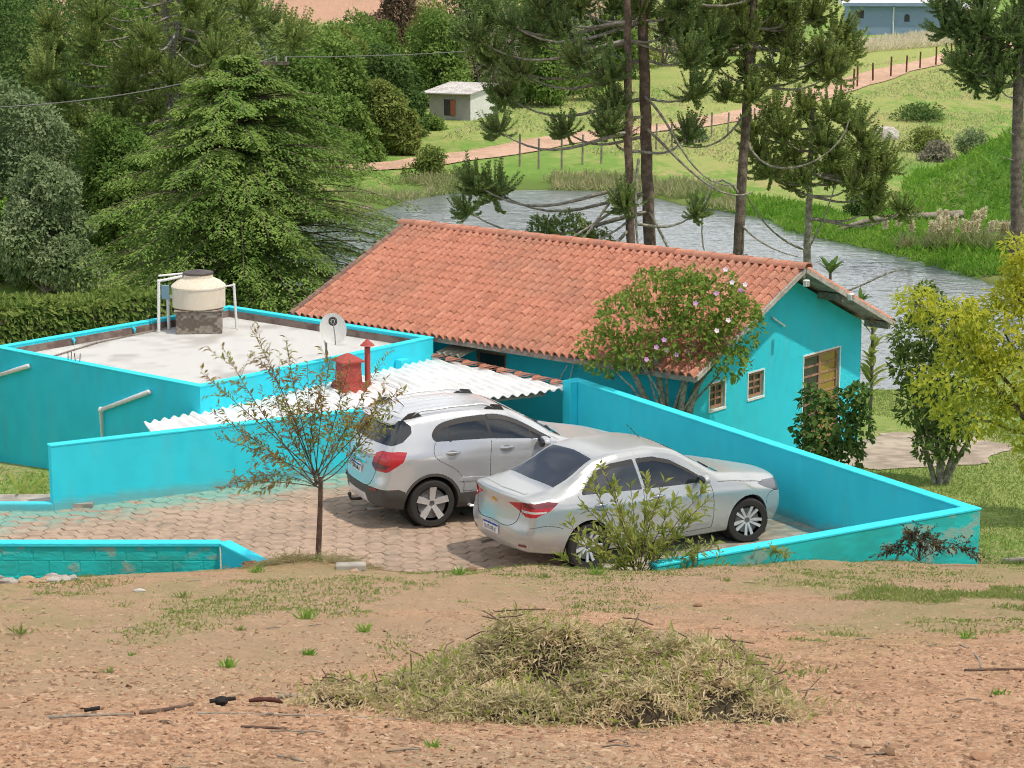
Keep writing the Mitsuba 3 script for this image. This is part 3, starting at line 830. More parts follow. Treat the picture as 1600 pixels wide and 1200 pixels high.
# block wall at the lower left
tex('block_worn', worn, rough=.9, spec=.15, bump=plaster_bump, bscale=2.0, eps=3e-3)
bw = thing('block_wall', 'unrendered teal block wall with a bright coping at the lower left', 'wall')
by0, by1 = 26.32, 26.46
bz0, bh = -.06, .195
add('mortar_core', boxm(-9.0, -3.80, by0 + .008, by1 - .008, -.4, .525), 'block_worn', parent=bw)
for r in range(3):
    x = -9.0 + (.2 if r % 2 else 0)
    while x < -3.85:
        x1 = min(x + .39, -3.80)
        if x1 - x > .08:
            add('block', rbox(x + .005, x1 - .005, by0 + rng.normal(0, .0015), by1 - .004, bz0 + r * bh + .005, bz0 + (r + 1) * bh - .005, .006), 'block_worn', parent=bw)
        x += .40
add('coping', cat([rbox(-9.02, -3.78, by0 - .025, by1 + .015, .526, .575, .008)]), 'coping_paint', parent=bw)
MW = court((-3.79, by0 + .02, 0), math.radians(-56))
add('wing_wall', xf(boxm(.03, 1.15, .01, .15, -.4, .524), MW), 'paint', parent=bw)
add('coping', xf(rbox(-.03, 1.18, -.012, .175, .5245, .5735, .008), MW), 'coping_paint', parent=bw)

# ---------------------------------------------------------------- paving
SLABP = FLOOR.buffer(.12).intersection(Polygon(np.array([(14.55, -60), (60, -60), (60, 90), (14.55, 90)]) @ R2.T))
structure('court_slab', prism(SLABP, -.125, -.002), 'court_concrete', label='grey concrete strip under the sedan') if 0 else None


def splash(p):
    """Turquoise paint spilt along the foot of the court wall."""
    d = (p.x + 6.74) * (-math.sin(LA)) + (p.y - 30.03) * math.cos(LA)
    m = smoothstep(-1.25, -.15, d + .55 * (fbm(p.x * 2.2, p.y * 2.2, 0.0) - .5))
    e = (p.x - C0[0]) * (-CU[0]) + (p.y - C0[1]) * (-CU[1])
    m2 = smoothstep(.95, .1, e + .9 * (fbm(p.x * 3.0, p.y * 3.0, 4.0) - .5))
    return dr.maximum(m * .75, m2 * .6) * smoothstep(.30, .6, noise(p.x * 5.0, p.y * 9.0, 1.0) + .25 * m)


def paver_colour(p, n, uv):
    t = .5 * fbm(p.x * .8, p.y * .8, 0.0) + .5 * noise(p.x * 13.0, p.y * 13.0, 0.0)
    c = mix((.43, .315, .235), (.33, .245, .185), smoothstep(.3, .7, t))
    c = mix(c, (.26, .21, .165), smoothstep(.62, .8, fbm(p.x * 3.0, p.y * 3.0, 7.0)) * .6)
    return mix(c, (.10, .42, .36), splash(p) * .8)


def court_colour(p, n, uv):
    t = .5 * fbm(p.x * 1.1, p.y * 1.1, 3.0) + .5 * noise(p.x * 11.0, p.y * 11.0, 0.0)
    c = mix((.36, .33, .27), (.23, .215, .175), smoothstep(.3, .7, t))
    return mix(c, (.06, .40, .40), splash(p) * .7)


for k, s in enumerate((1.0, .9, 1.1)):
    tex(f'paver_{k}', (lambda s: lambda p, n, uv: paver_colour(p, n, uv) * s)(s), rough=.9, spec=.2, bump=plaster_bump, eps=3e-3)
tex('court_concrete', court_colour, rough=.9, spec=.2, bump=plaster_bump, eps=3e-3)
tex('joint_soil', varied((.105, .085, .065), c2=(.085, .09, .05), f=4), rough=1.0, spec=.05)
drive = structure('driveway', prism(FLOOR.buffer(.1), -.12, -.016), 'joint_soil', label='driveway of pinkish hexagonal pavers leading into the court')
structure('court_slab', prism(SLABP, -.118, -.001), 'court_concrete', label='grey concrete strip under the silver sedan')
HS = .152
PAVE = FLOOR.buffer(.1).difference(SLABP.buffer(.01))
hexa = np.array([(math.cos(a), math.sin(a)) for a in np.arange(6) * math.pi / 3])


def paver_mesh():
    r0, r1 = HS - .006, HS - .013
    V = np.vstack([np.c_[hexa * r0, np.full(6, -.05)], np.c_[hexa * r0, np.full(6, -.007)], np.c_[hexa * r1, np.zeros(6)], [[0, 0, .0]]])
    j = np.arange(6); j1 = (j + 1) % 6
    return V, np.vstack([np.stack([j, j1, 6 + j1], 1), np.stack([j, 6 + j1, 6 + j], 1), np.stack([6 + j, 6 + j1, 12 + j1], 1), np.stack([6 + j, 12 + j1, 12 + j], 1), np.stack([12 + j, 12 + j1, np.full(6, 18)], 1)])


pm = paver_mesh()
pav = []
ra_ = math.radians(4)
for i in range(-60, 60):
    for j in range(-60, 60):
        x, y = 1.5 * HS * i, math.sqrt(3) * HS * (j + .5 * (i % 2))
        X, Y = -4 + x * math.cos(ra_) - y * math.sin(ra_), 29 + x * math.sin(ra_) + y * math.cos(ra_)
        if -11 < X < 4 and PAVE.contains(Point(X, Y)):
            pav.append((X, Y))
pav.sort(key=lambda q: q[1] + (50 if (abs(q[0]) > .2455 * q[1] or (q[1] > 28.4 and -2.2 < q[0])) else 0))
pp = mikit.ply(pm, 'paver_0')
rest = [[], [], []]
for k, (X, Y) in enumerate(pav):
    M = rotz(ra_ + rng.integers(6) * math.pi / 3, (X, Y, rng.normal(0, .002) - .001))
    M[2, 0], M[2, 1] = rng.normal(0, .004, 2)
    c = rng.choice(3, p=(.5, .3, .2))
    if k < 300:
        add('paver', pp, f'paver_{c}', parent=drive, to_world=T(M))
    else:
        rest[c].append(xf(pm, M))
add('paver_field', cat(rest[0] + rest[1] + rest[2]), 'paver_0', parent=drive, kind='stuff')
# concrete apron and lawn path right of the house
AP = Polygon([hp(-2.3, -.0)[:2], hp(1.6, .1)[:2], hp(2.05, -1.3)[:2], hp(1.2, -2.6)[:2], hp(-1.0, -3.2)[:2], hp(-3.0, -2.0)[:2]])


def flat_patch(poly, lift, step=.35):
    pts = [p for p in np.array(poly.segmentize(step).exterior.coords)[:-1]]
    x0, y0, x1, y1 = poly.bounds
    for x in np.arange(x0, x1, step):
        for y in np.arange(y0, y1, step):
            if poly.buffer(-step * .3).contains(Point(x, y)):
                pts.append((x, y))
    P = np.array(pts)
    from scipy.spatial import Delaunay
    t = Delaunay(P).simplices
    cen = P[t].mean(1)
    t = t[shapely.contains(poly, shapely.points(cen))]
    V = np.c_[P, terrain(P[:, 0], P[:, 1]) + lift]
    a = np.cross(V[t[:, 1]] - V[t[:, 0]], V[t[:, 2]] - V[t[:, 0]])[:, 2]
    t = np.where((a < 0)[:, None], t[:, ::-1], t)
    return V, t


tex('apron_mat', varied((.42, .35, .28), c2=(.28, .23, .185), f=1.4), rough=.95, spec=.1, bump=plaster_bump)
jr = np.random.default_rng(17)
AP = Polygon([np.array(q) + jr.normal(0, .07, 2) for q in list(AP.buffer(.15).buffer(-.15).segmentize(.3).exterior.coords)[:-1]]).buffer(0)
structure('patio', flat_patch(AP, .014), 'apron_mat', True, 'worn concrete patio in front of the glazed door')
structure('road', drape([(-14, 93.5), (-7, 96.2), (-4.7, 97.8), (-3, 100.5), (-1.2, 103), (1, 106.5), (3.3, 110), (6.1, 113.5), (9, 116), (11.8, 119.5), (14.6, 124), (17.7, 131), (20.4, 135.5), (24.1, 143), (28, 150.5), (31.8, 158), (35.8, 167), (40.1, 176), (50, 195)], 2.9, .05), 'road_mat', True, 'reddish dirt road climbing across the far pasture')
# ---------------------------------------------------------------- cars
from scipy.interpolate import LinearNDInterpolator
from scipy.spatial import Delaunay
plain('car_silver', (.64, .655, .67), .20, metal=.5, spec=.6, clearcoat=.8, clearcoat_gloss=.95)
plain('car_silver_warm', (.55, .565, .56), .22, metal=.5, spec=.6, clearcoat=.8, clearcoat_gloss=.93)
plain('car_glass', (.018, .022, .026), .04, spec=.9)
plain('car_glass_grey', (.05, .055, .062), .05, spec=.9)
plain('black_plastic', (.045, .043, .042), .55)
plain('grey_cladding', (.085, .08, .076), .6)
plain('panel_gap', (.03, .03, .032), .7)
plain('rim_inner', (.16, .16, .165), .5, metal=.4)
plain('chrome', (.75, .76, .78), .14, metal=1.0)
plain('alloy', (.74, .75, .76), .30, metal=.45)
plain('tyre_rubber', (.035, .033, .031), .85)
plain('well_dark', (.012, .012, .012), .95)
plain('tail_red', (.48, .012, .02), .12, spec=.8, clearcoat=1.0)
plain('tail_dark_red', (.16, .01, .015), .12, spec=.8, clearcoat=1.0)
plain('tail_clear', (.62, .55, .53), .12, spec=.8, clearcoat=1.0)
plain('plate_white', (.78, .79, .80), .4)
plain('plate_blue', (.02, .07, .32), .4)
plain('badge_gold', (.62, .43, .10), .3, metal=.8)
plain('headlamp', (.13, .14, .16), .06, spec=.9, metal=.3)


def curve(pts):
    p = np.array(pts, float)
    return PchipInterpolator(p[:, 0], p[:, 1], extrapolate=True)


class Car:
    def __init__(self, key, M, spec):
        self.key, self.M, s = key, M, spec
        self.s = s
        c = {k: curve(v) for k, v in s['curves'].items()}
        x0, x1 = s['x0'], s['x1']
        t = np.linspace(0, 1, 110)
        xs = x0 + (x1 - x0) * (t - .10 * np.sin(2 * np.pi * t) / (2 * np.pi) * 4 * .6)
        rows = []
        for x in xs:
            zb = float(c['zb'](x))
            n = [(0, zb), (float(c['y2'](x)) * .9, zb), (float(c['y2'](x)), float(c['z2'](x))), (float(c['y3'](x)), float(c['z3'](x))), (float(c['y4'](x)), float(c['z4'](x))),
                 (float(c['y5'](x)), float(c['z5'](x))), (float(c['y6'](x)), float(c['z6'](x))), (float(c['y7'](x)), float(c['z7'](x))), (float(c['y7'](x)) * .55, float(.25 * c['z7'](x) + .75 * c['z9'](x))), (0, float(c['z9'](x)))]
            rows.append(n)
        net = np.array(rows)
        B = np.linspace(0, 9, 73)
        self.B = B
        dense = PchipInterpolator(np.arange(10), net, axis=1)(B)
        self.xs = xs
        G = np.concatenate([np.repeat(xs[:, None, None], len(B), 1), dense], 2)      # stations x B x 3
        # end caps: rings shrinking to the middle of the end face
        def cap(row, dx):
            mid = np.array([row[0, 0], 0, .5 * (row[0, 2] + row[-1, 2])])
            out = []
            for k, sft in ((.985, .35), (.955, .75), (.90, 1.0), (.75, 1.05), (.55, 1.08), (.35, 1.1), (.15, 1.1), (.0, 1.1)):
                r = mid + (row - mid) * k
                r[:, 0] = row[0, 0] + dx * sft
                out.append(r)
            return out
        rear, front = cap(G[0], -.045), cap(G[-1], .045)
        self.ncap = len(rear)
        G = np.concatenate([np.array(rear[::-1]), G, np.array(front)], 0)
        self.G = self.warp(G)
        ns, nb = self.G.shape[:2]
        i, j = np.meshgrid(np.arange(ns - 1), np.arange(nb - 1), indexing='ij')
        q = np.stack([i * nb + j, i * nb + j + 1, (i + 1) * nb + j + 1, (i + 1) * nb + j], -1).reshape(-1, 4)
        V = self.G.reshape(-1, 3)
        Vm = V * [1, -1, 1]
        F = np.vstack([tri(q)[:, ::-1], tri(q) + len(V)])
        tm = trimesh.Trimesh(np.vstack([V, Vm]), F, process=False)
        tm.merge_vertices(digits_vertex=5)
        tm.update_faces(tm.nondegenerate_faces()); tm.remove_unreferenced_vertices()
        if tm.volume < 0:
            tm.invert()
        self.solid = tm
        nc = self.ncap
        side = self.G[:, (B >= 1.9) & (B <= 6.7)].reshape(-1, 3)
        self.fy = LinearNDInterpolator(side[:, [0, 2]], side[:, 1])
        topg = self.G[:, (B >= 5.0)].reshape(-1, 3)
        topg = np.vstack([topg, topg * [1, -1, 1]])
        self.fz = LinearNDInterpolator(topg[:, :2] + 1e-6 * rng.normal(size=(len(topg), 2)), topg[:, 2])
        rg = self.G[:nc + 6, (B >= 1.0)].reshape(-1, 3); rg = np.vstack([rg, rg * [1, -1, 1]])
        self.fr = LinearNDInterpolator(rg[:, 1:] + 1e-6 * rng.normal(size=(len(rg), 2)), rg[:, 0])
        fg = self.G[-nc - 6:, (B >= 1.0)].reshape(-1, 3); fg = np.vstack([fg, fg * [1, -1, 1]])
        self.ff = LinearNDInterpolator(fg[:, 1:] + 1e-6 * rng.normal(size=(len(fg), 2)), fg[:, 0])

    def warp(self, G):
        """Lean of the rear and nose faces and their roundness in plan."""
        G = G.copy(); s = self.s
        x, y, z = G[..., 0].copy(), G[..., 1], G[..., 2]
        wr = sstep(s['x0'] + 1.0, s['x0'] + .05, x)
        wf = sstep(s['x1'] - .9, s['x1'] - .05, x)
        G[..., 0] = x + wr * (curve(s['rear'])(z) + s['rr'] * (np.abs(y) / .85) ** 2.4) - wf * (curve(s['nose'])(z) + s['fr'] * (np.abs(y) / .8) ** 2.2)
        return G

    def region(self, side=None, rear=None, xr=(-3, 5), y=(-2, 2)):
        """A solid that covers the part of the body inside a side outline (x, z) and a rear outline (y, z)."""
        m = None
        if side is not None:
            v, f = prism(side, y[0], y[1])
            m = mani((np.stack([v[:, 0], v[:, 2], v[:, 1]], 1), f[:, ::-1]))
        if rear is not None:
            v, f = prism(rear, xr[0], xr[1])
            r = mani((np.stack([v[:, 2], v[:, 0], v[:, 1]], 1), f))
            m = r if m is None else (m ^ r)
        return m

    def put(self, name, mesh, mat, smooth=40, parent=None, label=None):
        if isinstance(mesh, list):                       # a left and a right one
            return [self.put(name, m, mat, smooth, parent, label) for m in mesh][0]
        return add(name, xf(mesh, self.M), mat, smooth, parent or self.key, label)

    def fill(self, poly, step=.05):
        poly = poly if hasattr(poly, 'exterior') else Polygon(poly)
        p = [np.array(poly.segmentize(step).exterior.coords)[:-1]] + [np.array(r.coords)[:-1] for r in poly.segmentize(step).interiors]
        ring = list(p)
        x0, y0, x1, y1 = poly.bounds
        gx_, gy_ = np.meshgrid(np.arange(x0 + step * .5, x1, step), np.arange(y0 + step * .5, y1, step))
        q = np.stack([gx_.ravel(), gy_.ravel()], 1)
        inn = poly.buffer(-step * .45)
        if not inn.is_empty:
            p.append(q[shapely.contains(inn, shapely.points(q))])
        P = np.vstack(p)
        t = Delaunay(P).simplices
        cen = P[t].mean(1)
        t = t[shapely.contains(poly, shapely.points(cen))]
        # orient counter-clockwise
        a = (P[t[:, 1], 0] - P[t[:, 0], 0]) * (P[t[:, 2], 1] - P[t[:, 0], 1]) - (P[t[:, 1], 1] - P[t[:, 0], 1]) * (P[t[:, 2], 0] - P[t[:, 0], 0])
        t = np.where((a < 0)[:, None], t[:, ::-1], t)
        loops, o = [], 0
        for r in ring:
            loops.append(np.arange(o, o + len(r))); o += len(r)
        return P, t, loops

    def patch(self, face, poly, off=.004, sides=(-1,), step=.05, depth=.02):
        """A thin panel lying on the body. face: side (x, z), top (x, y), rear or nose (y, z)."""
        P, t, loops = self.fill(poly, step)
        f = dict(side=self.fy, top=self.fz, rear=self.fr, nose=self.ff)[face]
        w = f(P)
        if np.isnan(w).any():
            bad = np.isnan(w); good = ~bad
            from scipy.spatial import cKDTree
            w[bad] = w[good][cKDTree(P[good]).query(P[bad])[1]]
        out = []
        for sg in (sides if face == 'side' else (1,)):
            if face == 'side':
                mk = lambda o: np.stack([P[:, 0], sg * (w + o), P[:, 1]], 1)
            elif face == 'top':
                mk = lambda o: np.stack([P[:, 0], P[:, 1], w + o], 1)
            else:
                k = -1 if face == 'rear' else 1
                mk = lambda o: np.stack([w + k * o, P[:, 0], P[:, 1]], 1)
            A, Bm = mk(off), mk(off - depth)
            n = len(A)
            fs = [t]
            for l in loops:
                m = np.roll(l, -1)
                fs += [np.stack([l, m, m + n], 1), np.stack([l, m + n, l + n], 1)]
            Fc = np.vstack(fs)
            out.append((np.vstack([A, Bm]), Fc))
        return out[0] if len(out) == 1 else out

    def line(self, face, pts, w=.008, off=.0025, sides=(-1,)):
        return self.patch(face, LineString(bezier(np.array(pts, float), 24) if len(pts) > 2 else pts).buffer(w / 2, cap_style='flat'), off, sides, step=.06, depth=.008)


def wheel(car, x, y, r, w, kind, steer=0.0, parent=None):
    """Tyre and alloy rim, the outer face towards +y or -y."""
    sg = np.sign(y)
    k = numbered(f'{car.key}__wheel')
    base = np.eye(4)
    c, s = math.cos(steer), math.sin(steer)
    base[:3, :3] = np.array([[c, -s, 0], [s, c, 0], [0, 0, 1]]) @ np.diag([1, sg, 1])
    base[:3, 3] = (x, y, r)
    M = car.M @ base

    def p(name, mesh, mat, sm=40):
        v, f = xf(mesh, M)
        return add(name, (v, tri(f)[:, ::-1] if sg < 0 else f), mat, sm, k)
    rr = r * s_rim[kind]
    h = w / 2
    p('tyre', lathe([(rr - .012, -h * .9), (rr + .01, -h), (r * .93, -h * .98), (r - .012, -h * .82), (r - .002, -h * .5), (r, 0), (r - .002, h * .5), (r - .012, h * .82), (r * .93, h * .98), (rr + .012, h * 1.0), (rr - .006, h * .93), (rr - .014, h * .7)], 56, 'y'), 'tyre_rubber')
    grooves = [lathe([(r + .0008, o - .005), (r + .0012, o + .005)], 56, 'y') for o in (-h * .45, 0.0, h * .45)]
    p('tread', cat(grooves), 'well_dark')
    p('barrel', lathe([(rr - .004, h * .93), (rr - .022, h * .88), (rr - .035, h * .4), (rr - .04, -h * .5), (.0, -h * .5)], 48, 'y'), 'rim_inner')
    p('rim_lip', lathe([(rr + .004, h * .90), (rr + .004, h * 1.0), (rr - .024, h * 1.01), (rr - .034, h * .82)], 56, 'y'), 'alloy')
    sp = []
    if kind == 'five':
        for i in range(5):
            a = i * 2 * math.pi / 5 + .25
            for d in (-.05, .05):
                q = np.array([[.04, -.02 + d * .3, h * .66], [.04, .02 + d * .3, h * .66], [rr - .01, -.024 + d * .52, h * .93], [rr - .01, .024 + d * .52, h * .93]])
                lo = q - [0, 0, .035]
                sp.append((np.vstack([q, lo]), a))
    else:
        for i in range(10):
            a = i * 2 * math.pi / 10 + .1
            d = .018 if i % 2 else -.018
            q = np.array([[.04, -.014, h * .6], [.04, .014, h * .6], [rr - .01, -.021 + d, h * .92], [rr - .01, .021 + d, h * .92]])
            sp.append((np.vstack([q, q - [0, 0, .028]]), a))
    meshes = []
    for q, a in sp:
        hm = m3.Manifold.hull_points(np.asarray(q, float)).to_mesh()
        v = hm.vert_properties[:, :3]
        ca, sa = math.cos(a), math.sin(a)
        v = np.stack([v[:, 0] * ca - v[:, 1] * sa, v[:, 2], v[:, 0] * sa + v[:, 1] * ca], 1)
        meshes.append((v, hm.tri_verts[:, ::-1]))
    for m in meshes:
        p('spoke', m, 'alloy', False)
    p('hub', lathe([(0, h * .80), (.03, h * .79), (.05, h * .66), (.065, h * .58), (.065, h * .3)], 24, 'y'), 'alloy')
    p('brake_disc', lathe([(.0, h * .1), (.135, h * .1), (.135, 0)], 32, 'y'), 'grey_metal')
    return k


s_rim = dict(five=.735, ten=.69)


def badge(car, face, y, z, x=None):
    """A gold cross badge: a wide bar crossing a shorter upright block."""
    poly = Polygon([(-.062, -.012), (-.026, -.012), (-.022, -.030), (.032, -.030), (.028, -.012), (.066, -.012), (.058, .012), (.022, .012), (.018, .030), (-.036, .030), (-.032, .012), (-.070, .012)])
    poly = shapely.affinity.scale(poly, 1.15, 1.0)
    sh = shapely.affinity.translate(poly, y, z)
    k = car.put('badge', car.patch(face, sh.buffer(.007), .004, step=.03), 'chrome', False)
    car.put('badge_centre', car.patch(face, sh, .008, step=.03), 'badge_gold', False, k)


import shapely.affinity


def plate(car, y, z, w, h):
    M = np.eye(4)
    xr = float(car.fr(np.array([[y, z]]))[0])
    k = car.put('number_plate', rbox(xr - .022, xr - .012, y - w / 2, y + w / 2, z - h / 2, z + h / 2, .004), 'plate_white', False)
    car.put('blue_band', boxm(xr - .0245, xr - .0222, y - w / 2 + .006, y + w / 2 - .006, z + h * .24, z + h / 2 - .005), 'plate_blue', False, k)
    for j, (u, hgt, sl) in enumerate(((-.36, .5, .1), (-.24, .42, -.2), (-.10, .5, .15), (.05, .38, -.1), (.17, .5, .2), (.31, .45, -.1))):
        for d in (-.028, .028):
            yy, zz_ = y - (u + d) * w * .95, z - h * .13
            car.put('plate_stroke', tube([(xr - .0225, yy, zz_ - h * hgt * .5), (xr - .0225, yy + sl * .05, zz_ + h * hgt * .5)], .0045, 4), 'panel_gap', False, k)
    return k, xr


# ---- sport utility car
SUV_M = rotz(.4093, (-1.4726, 29.896, 0.0))
suv = thing('sport_utility_car', 'silver compact sport utility car with roof rails parked beside the court wall', 'car')
suv_spec = dict(x0=-.62, x1=3.30, rr=.16, fr=.30,
    rear=[(.2, -.10), (.40, -.17), (.60, -.19), (.80, -.15), (1.02, -.12), (1.15, -.06), (1.35, .06), (1.55, .20), (1.7, .28)],
    nose=[(.2, .0), (.5, -.10), (.75, -.06), (.95, .06), (1.1, .2), (1.7, .3)],
    curves=dict(
        zb=[(-.7, .34), (-.3, .26), (1, .22), (2.6, .22), (3.3, .26)],
        y2=[(-.7, .74), (-.2, .81), (1, .83), (2.5, .82), (3.0, .78), (3.3, .70)], z2=[(-.7, .42), (-.2, .34), (1, .30), (2.8, .30), (3.3, .34)],
        y3=[(-.7, .80), (-.2, .865), (.8, .868), (1.6, .868), (2.5, .872), (3.0, .83), (3.3, .74)], z3=[(-.7, .58), (0, .55), (1.3, .52), (3.3, .50)],
        y4=[(-.7, .80), (-.2, .872), (.5, .868), (1.3, .872), (2.4, .872), (3.0, .82), (3.3, .72)], z4=[(-.7, .96), (0, .95), (1.3, .91), (2.5, .80), (3.3, .70)],
        y5=[(-.7, .745), (-.2, .80), (.5, .825), (1.5, .835), (2.2, .82), (2.7, .78), (3.1, .71), (3.3, .62)], z5=[(-.7, 1.22), (0, 1.215), (1, 1.175), (1.6, 1.13), (2.0, 1.075), (2.5, .985), (3.0, .88), (3.3, .80)],
        y6=[(-.7, .62), (-.2, .655), (.7, .665), (1.25, .64), (1.7, .685), (2.15, .745), (2.5, .68), (3.0, .60), (3.3, .5)], z6=[(-.7, 1.50), (-.2, 1.535), (.6, 1.56), (1.2, 1.525), (1.65, 1.315), (2.1, 1.055), (2.4, 1.005), (3.0, .925), (3.3, .84)],
        y7=[(-.7, .53), (-.2, .57), (.7, .585), (1.25, .56), (1.7, .60), (2.15, .66), (2.5, .58), (3.0, .5), (3.3, .4)], z7=[(-.7, 1.55), (-.2, 1.595), (.6, 1.62), (1.2, 1.575), (1.65, 1.365), (2.1, 1.095), (2.4, 1.03), (3.0, .955), (3.3, .86)],
        z9=[(-.7, 1.565), (-.2, 1.615), (.5, 1.64), (1.15, 1.605), (1.65, 1.395), (2.15, 1.115), (2.4, 1.05), (3.0, .985), (3.3, .88)]))
car = Car(suv, SUV_M, suv_spec)
WB, RW = 2.555, .347
body = mani(car.solid)
for wx in (0, WB):
    for sg in (-1, 1):
        cyl = xf(trimesh.creation.cylinder(.405, .42, sections=48), np.array([[1, 0, 0, wx], [0, 0, -sg, sg * .79], [0, 1, 0, RW], [0, 0, 0, 1.0]]))
        body -= mani(cyl)
lower = Polygon([(-1.2, .1), (-1.2, .615), (-.50, .60), (-.41, .56), (-.39, .47), (3.0, .47), (3.02, .58), (3.6, .58), (3.6, .1)])
arches = shapely.union_all([Point(wx, RW).buffer(.447, 32).intersection(Polygon([(-2, .2), (5, .2), (5, 1.3), (-2, 1.3)])) for wx in (0, WB)])
clad = body ^ car.region(side=lower.union(arches))
body -= car.region(side=lower.union(arches))
car.put('cladding', unmani(clad), 'grey_cladding', 38)
skid = clad ^ car.region(rear=Polygon([(-.40, .30), (-.34, .475), (.34, .475), (.40, .30)]), xr=(-1.2, -.5))
car.put('skid_plate', xf(unmani(skid), np.array([[1, 0, 0, -.008], [0, 1, 0, 0], [0, 0, 1, .004], [0, 0, 0, 1.0]])), 'alloy', 38)
for sg in (-1, 1):
    lamp = car.region(side=Polygon([(-1.2, .84), (-.66, .85), (-.43, .99), (-.36, 1.125), (-.48, 1.14), (-1.2, 1.13)]), rear=Polygon([(sg * .46, .92), (sg * .50, 1.09), (sg * .62, 1.14), (sg * 1.2, 1.14), (sg * 1.2, .82), (sg * .56, .84)]), y=(.3 * sg, 1.2 * sg) if sg > 0 else (-1.2, -.3))
    k = car.put('tail_light', unmani(body ^ lamp), 'tail_red', 38)
    inner = car.region(side=Polygon([(-1.2, .87), (-.70, .875), (-.60, .95), (-1.2, .99)]), rear=Polygon([(sg * .40, .875), (sg * .40, .99), (sg * 1.2, .95), (sg * 1.2, .875)]))
    car.put('reversing_lamp', xf(unmani((body ^ lamp) ^ inner), np.array([[1, 0, 0, -.003], [0, 1.003, 0, 0], [0, 0, 1, 0], [0, 0, 0, 1.0]])), 'tail_dark_red', 38, k)
    body -= lamp
glass_ = car.region(side=Polygon([(-1.3, 1.215), (-.56, 1.215), (-.40, 1.26), (-.26, 1.37), (-.25, 1.46), (-.33, 1.535), (-1.3, 1.54)]), rear=Polygon([(-1, 1.10), (1, 1.10), (1, 1.6), (-1, 1.6)]))
car.put('rear_window', unmani(body ^ glass_), 'car_glass', 38)
body -= glass_
car.put('body', unmani(body), 'car_silver', 38)
for wx in (0, WB):
    for sg in (-1, 1):
        car.put('wheel_well', xf(lathe([(.40, -.17), (.40, .055), (.0, .06)], 40, 'y'), np.array([[1, 0, 0, wx], [0, -sg, 0, sg * .645], [0, 0, 1, RW], [0, 0, 0, 1.0]])), 'well_dark')
for wx in (0, WB):
    for sg in (-1, 1):
        wheel(car, wx, sg * .765, RW, .215, 'five', -.06 if wx else 0)
# side glass with deflectors
win_r = Polygon(bezier([(.08, 1.235), (.03, 1.32), (.11, 1.435), (.28, 1.50), (.62, 1.535), (.85, 1.54)], 22).tolist() + [(.91, 1.215), (.5, 1.23)])
win_f = Polygon(bezier([(.89, 1.54), (1.12, 1.515), (1.40, 1.41), (1.68, 1.25), (1.90, 1.125)], 18).tolist() + [(1.60, 1.155), (.955, 1.21)])
car.put('door_pillar', car.patch('side', Polygon([(.84, 1.535), (.90, 1.535), (.965, 1.21), (.90, 1.215)]), .003, (-1, 1)), 'black_plastic')
for nm, w in (('rear', win_r), ('front', win_f)):
    k = [car.put('side_window', car.patch('side', w, .004, (sg,)), 'car_glass') for sg in (-1, 1)]
    top = w.difference(shapely.affinity.translate(w, .01, -.075)).buffer(-.004)
    top = max(getattr(top, 'geoms', [top]), key=lambda g: g.area)
    for q, sg in zip(k, (-1, 1)):
        car.put('wind_deflector', car.patch('side', top, .012, (sg,)), 'black_plastic', 40, q)
car.put('window_divider', car.line('side', [(.30, 1.22), (.27, 1.45)], .03, .006, (-1, 1)), 'black_plastic')
car.put('window_divider', car.line('side', [(1.56, 1.15), (1.54, 1.29)], .03, .006, (-1, 1)), 'black_plastic')
car.put('windscreen', car.patch('top', Polygon([(1.27, -.50), (1.27, .50), (1.72, .55), (2.12, .60), (2.12, -.60), (1.72, -.55)]), .004), 'car_glass')
car.put('wiper', [tube([(2.10, y0, float(car.fz([[2.10, y0]])[0]) + .02), (1.98, y0 - .42, float(car.fz([[1.98, y0 - .42]])[0]) + .018)], .010, 5) for y0 in (.35, -.12)], 'black_plastic')
# spoiler over the rear window, stop lamp
sv = []
for y in np.linspace(-.56, .56, 13):
    e = 1 - .18 * (abs(y) / .56) ** 2
    sv += [(-.30, y, 1.585 - .03 * (abs(y) / .56) ** 2), (-.66 * e, y, 1.545 - .035 * (abs(y) / .56) ** 2), (-.655 * e, y, 1.515 - .035 * (abs(y) / .56) ** 2), (-.36, y, 1.525 - .03 * (abs(y) / .56) ** 2)]
sq_ = [[4 * i + a, 4 * i + (a + 1) % 4, 4 * i + 4 + (a + 1) % 4, 4 * i + 4 + a] for i in range(12) for a in range(4)] + [[0, 3, 2, 1], [48, 49, 50, 51]]
k = car.put('spoiler', (np.array(sv), tri(np.array(sq_))), 'car_silver', 30)
car.put('stop_lamp', boxm(-.668, -.655, -.16, .16, 1.520, 1.538), 'tail_dark_red', False, k)
for sg in (-1, 1):
    car.put('reflector', car.patch('rear', Polygon([(sg * .66, .565), (sg * .50, .555), (sg * .50, .585), (sg * .66, .60)]), .019, step=.04), 'tail_dark_red')
car.put('tow_hitch', cat([tube([(-.76, 0, .30), (-.92, 0, .31), (-.95, 0, .36)], .022, 8), xf(trimesh.creation.icosphere(2, .03), rotz(0, (-.95, 0, .39)))]), 'black_plastic', True)
car.put('exhaust', tube([(-.55, -.45, .27), (-.84, -.45, .26)], .028, 10), 'grey_metal', True)
xr_ = float(car.fr([[0, .80]])[0])
k, xr_ = plate(car, 0, .80, .40, .13)
car.put('lettering', xf(meshkit.text_mesh('BRA2E19', .062, .002, True), np.array([[0, 0, -1, xr_ - .0225], [-1, 0, 0, .165], [0, 1, 0, .755], [0, 0, 0, 1.0]])), 'panel_gap', False, k) if 0 else None
car.put('chrome_bar', car.patch('rear', Polygon([(-.30, .885), (-.30, .93), (.30, .93), (.30, .885)]), .014, step=.05), 'chrome')
badge(car, 'rear', 0, 1.005)
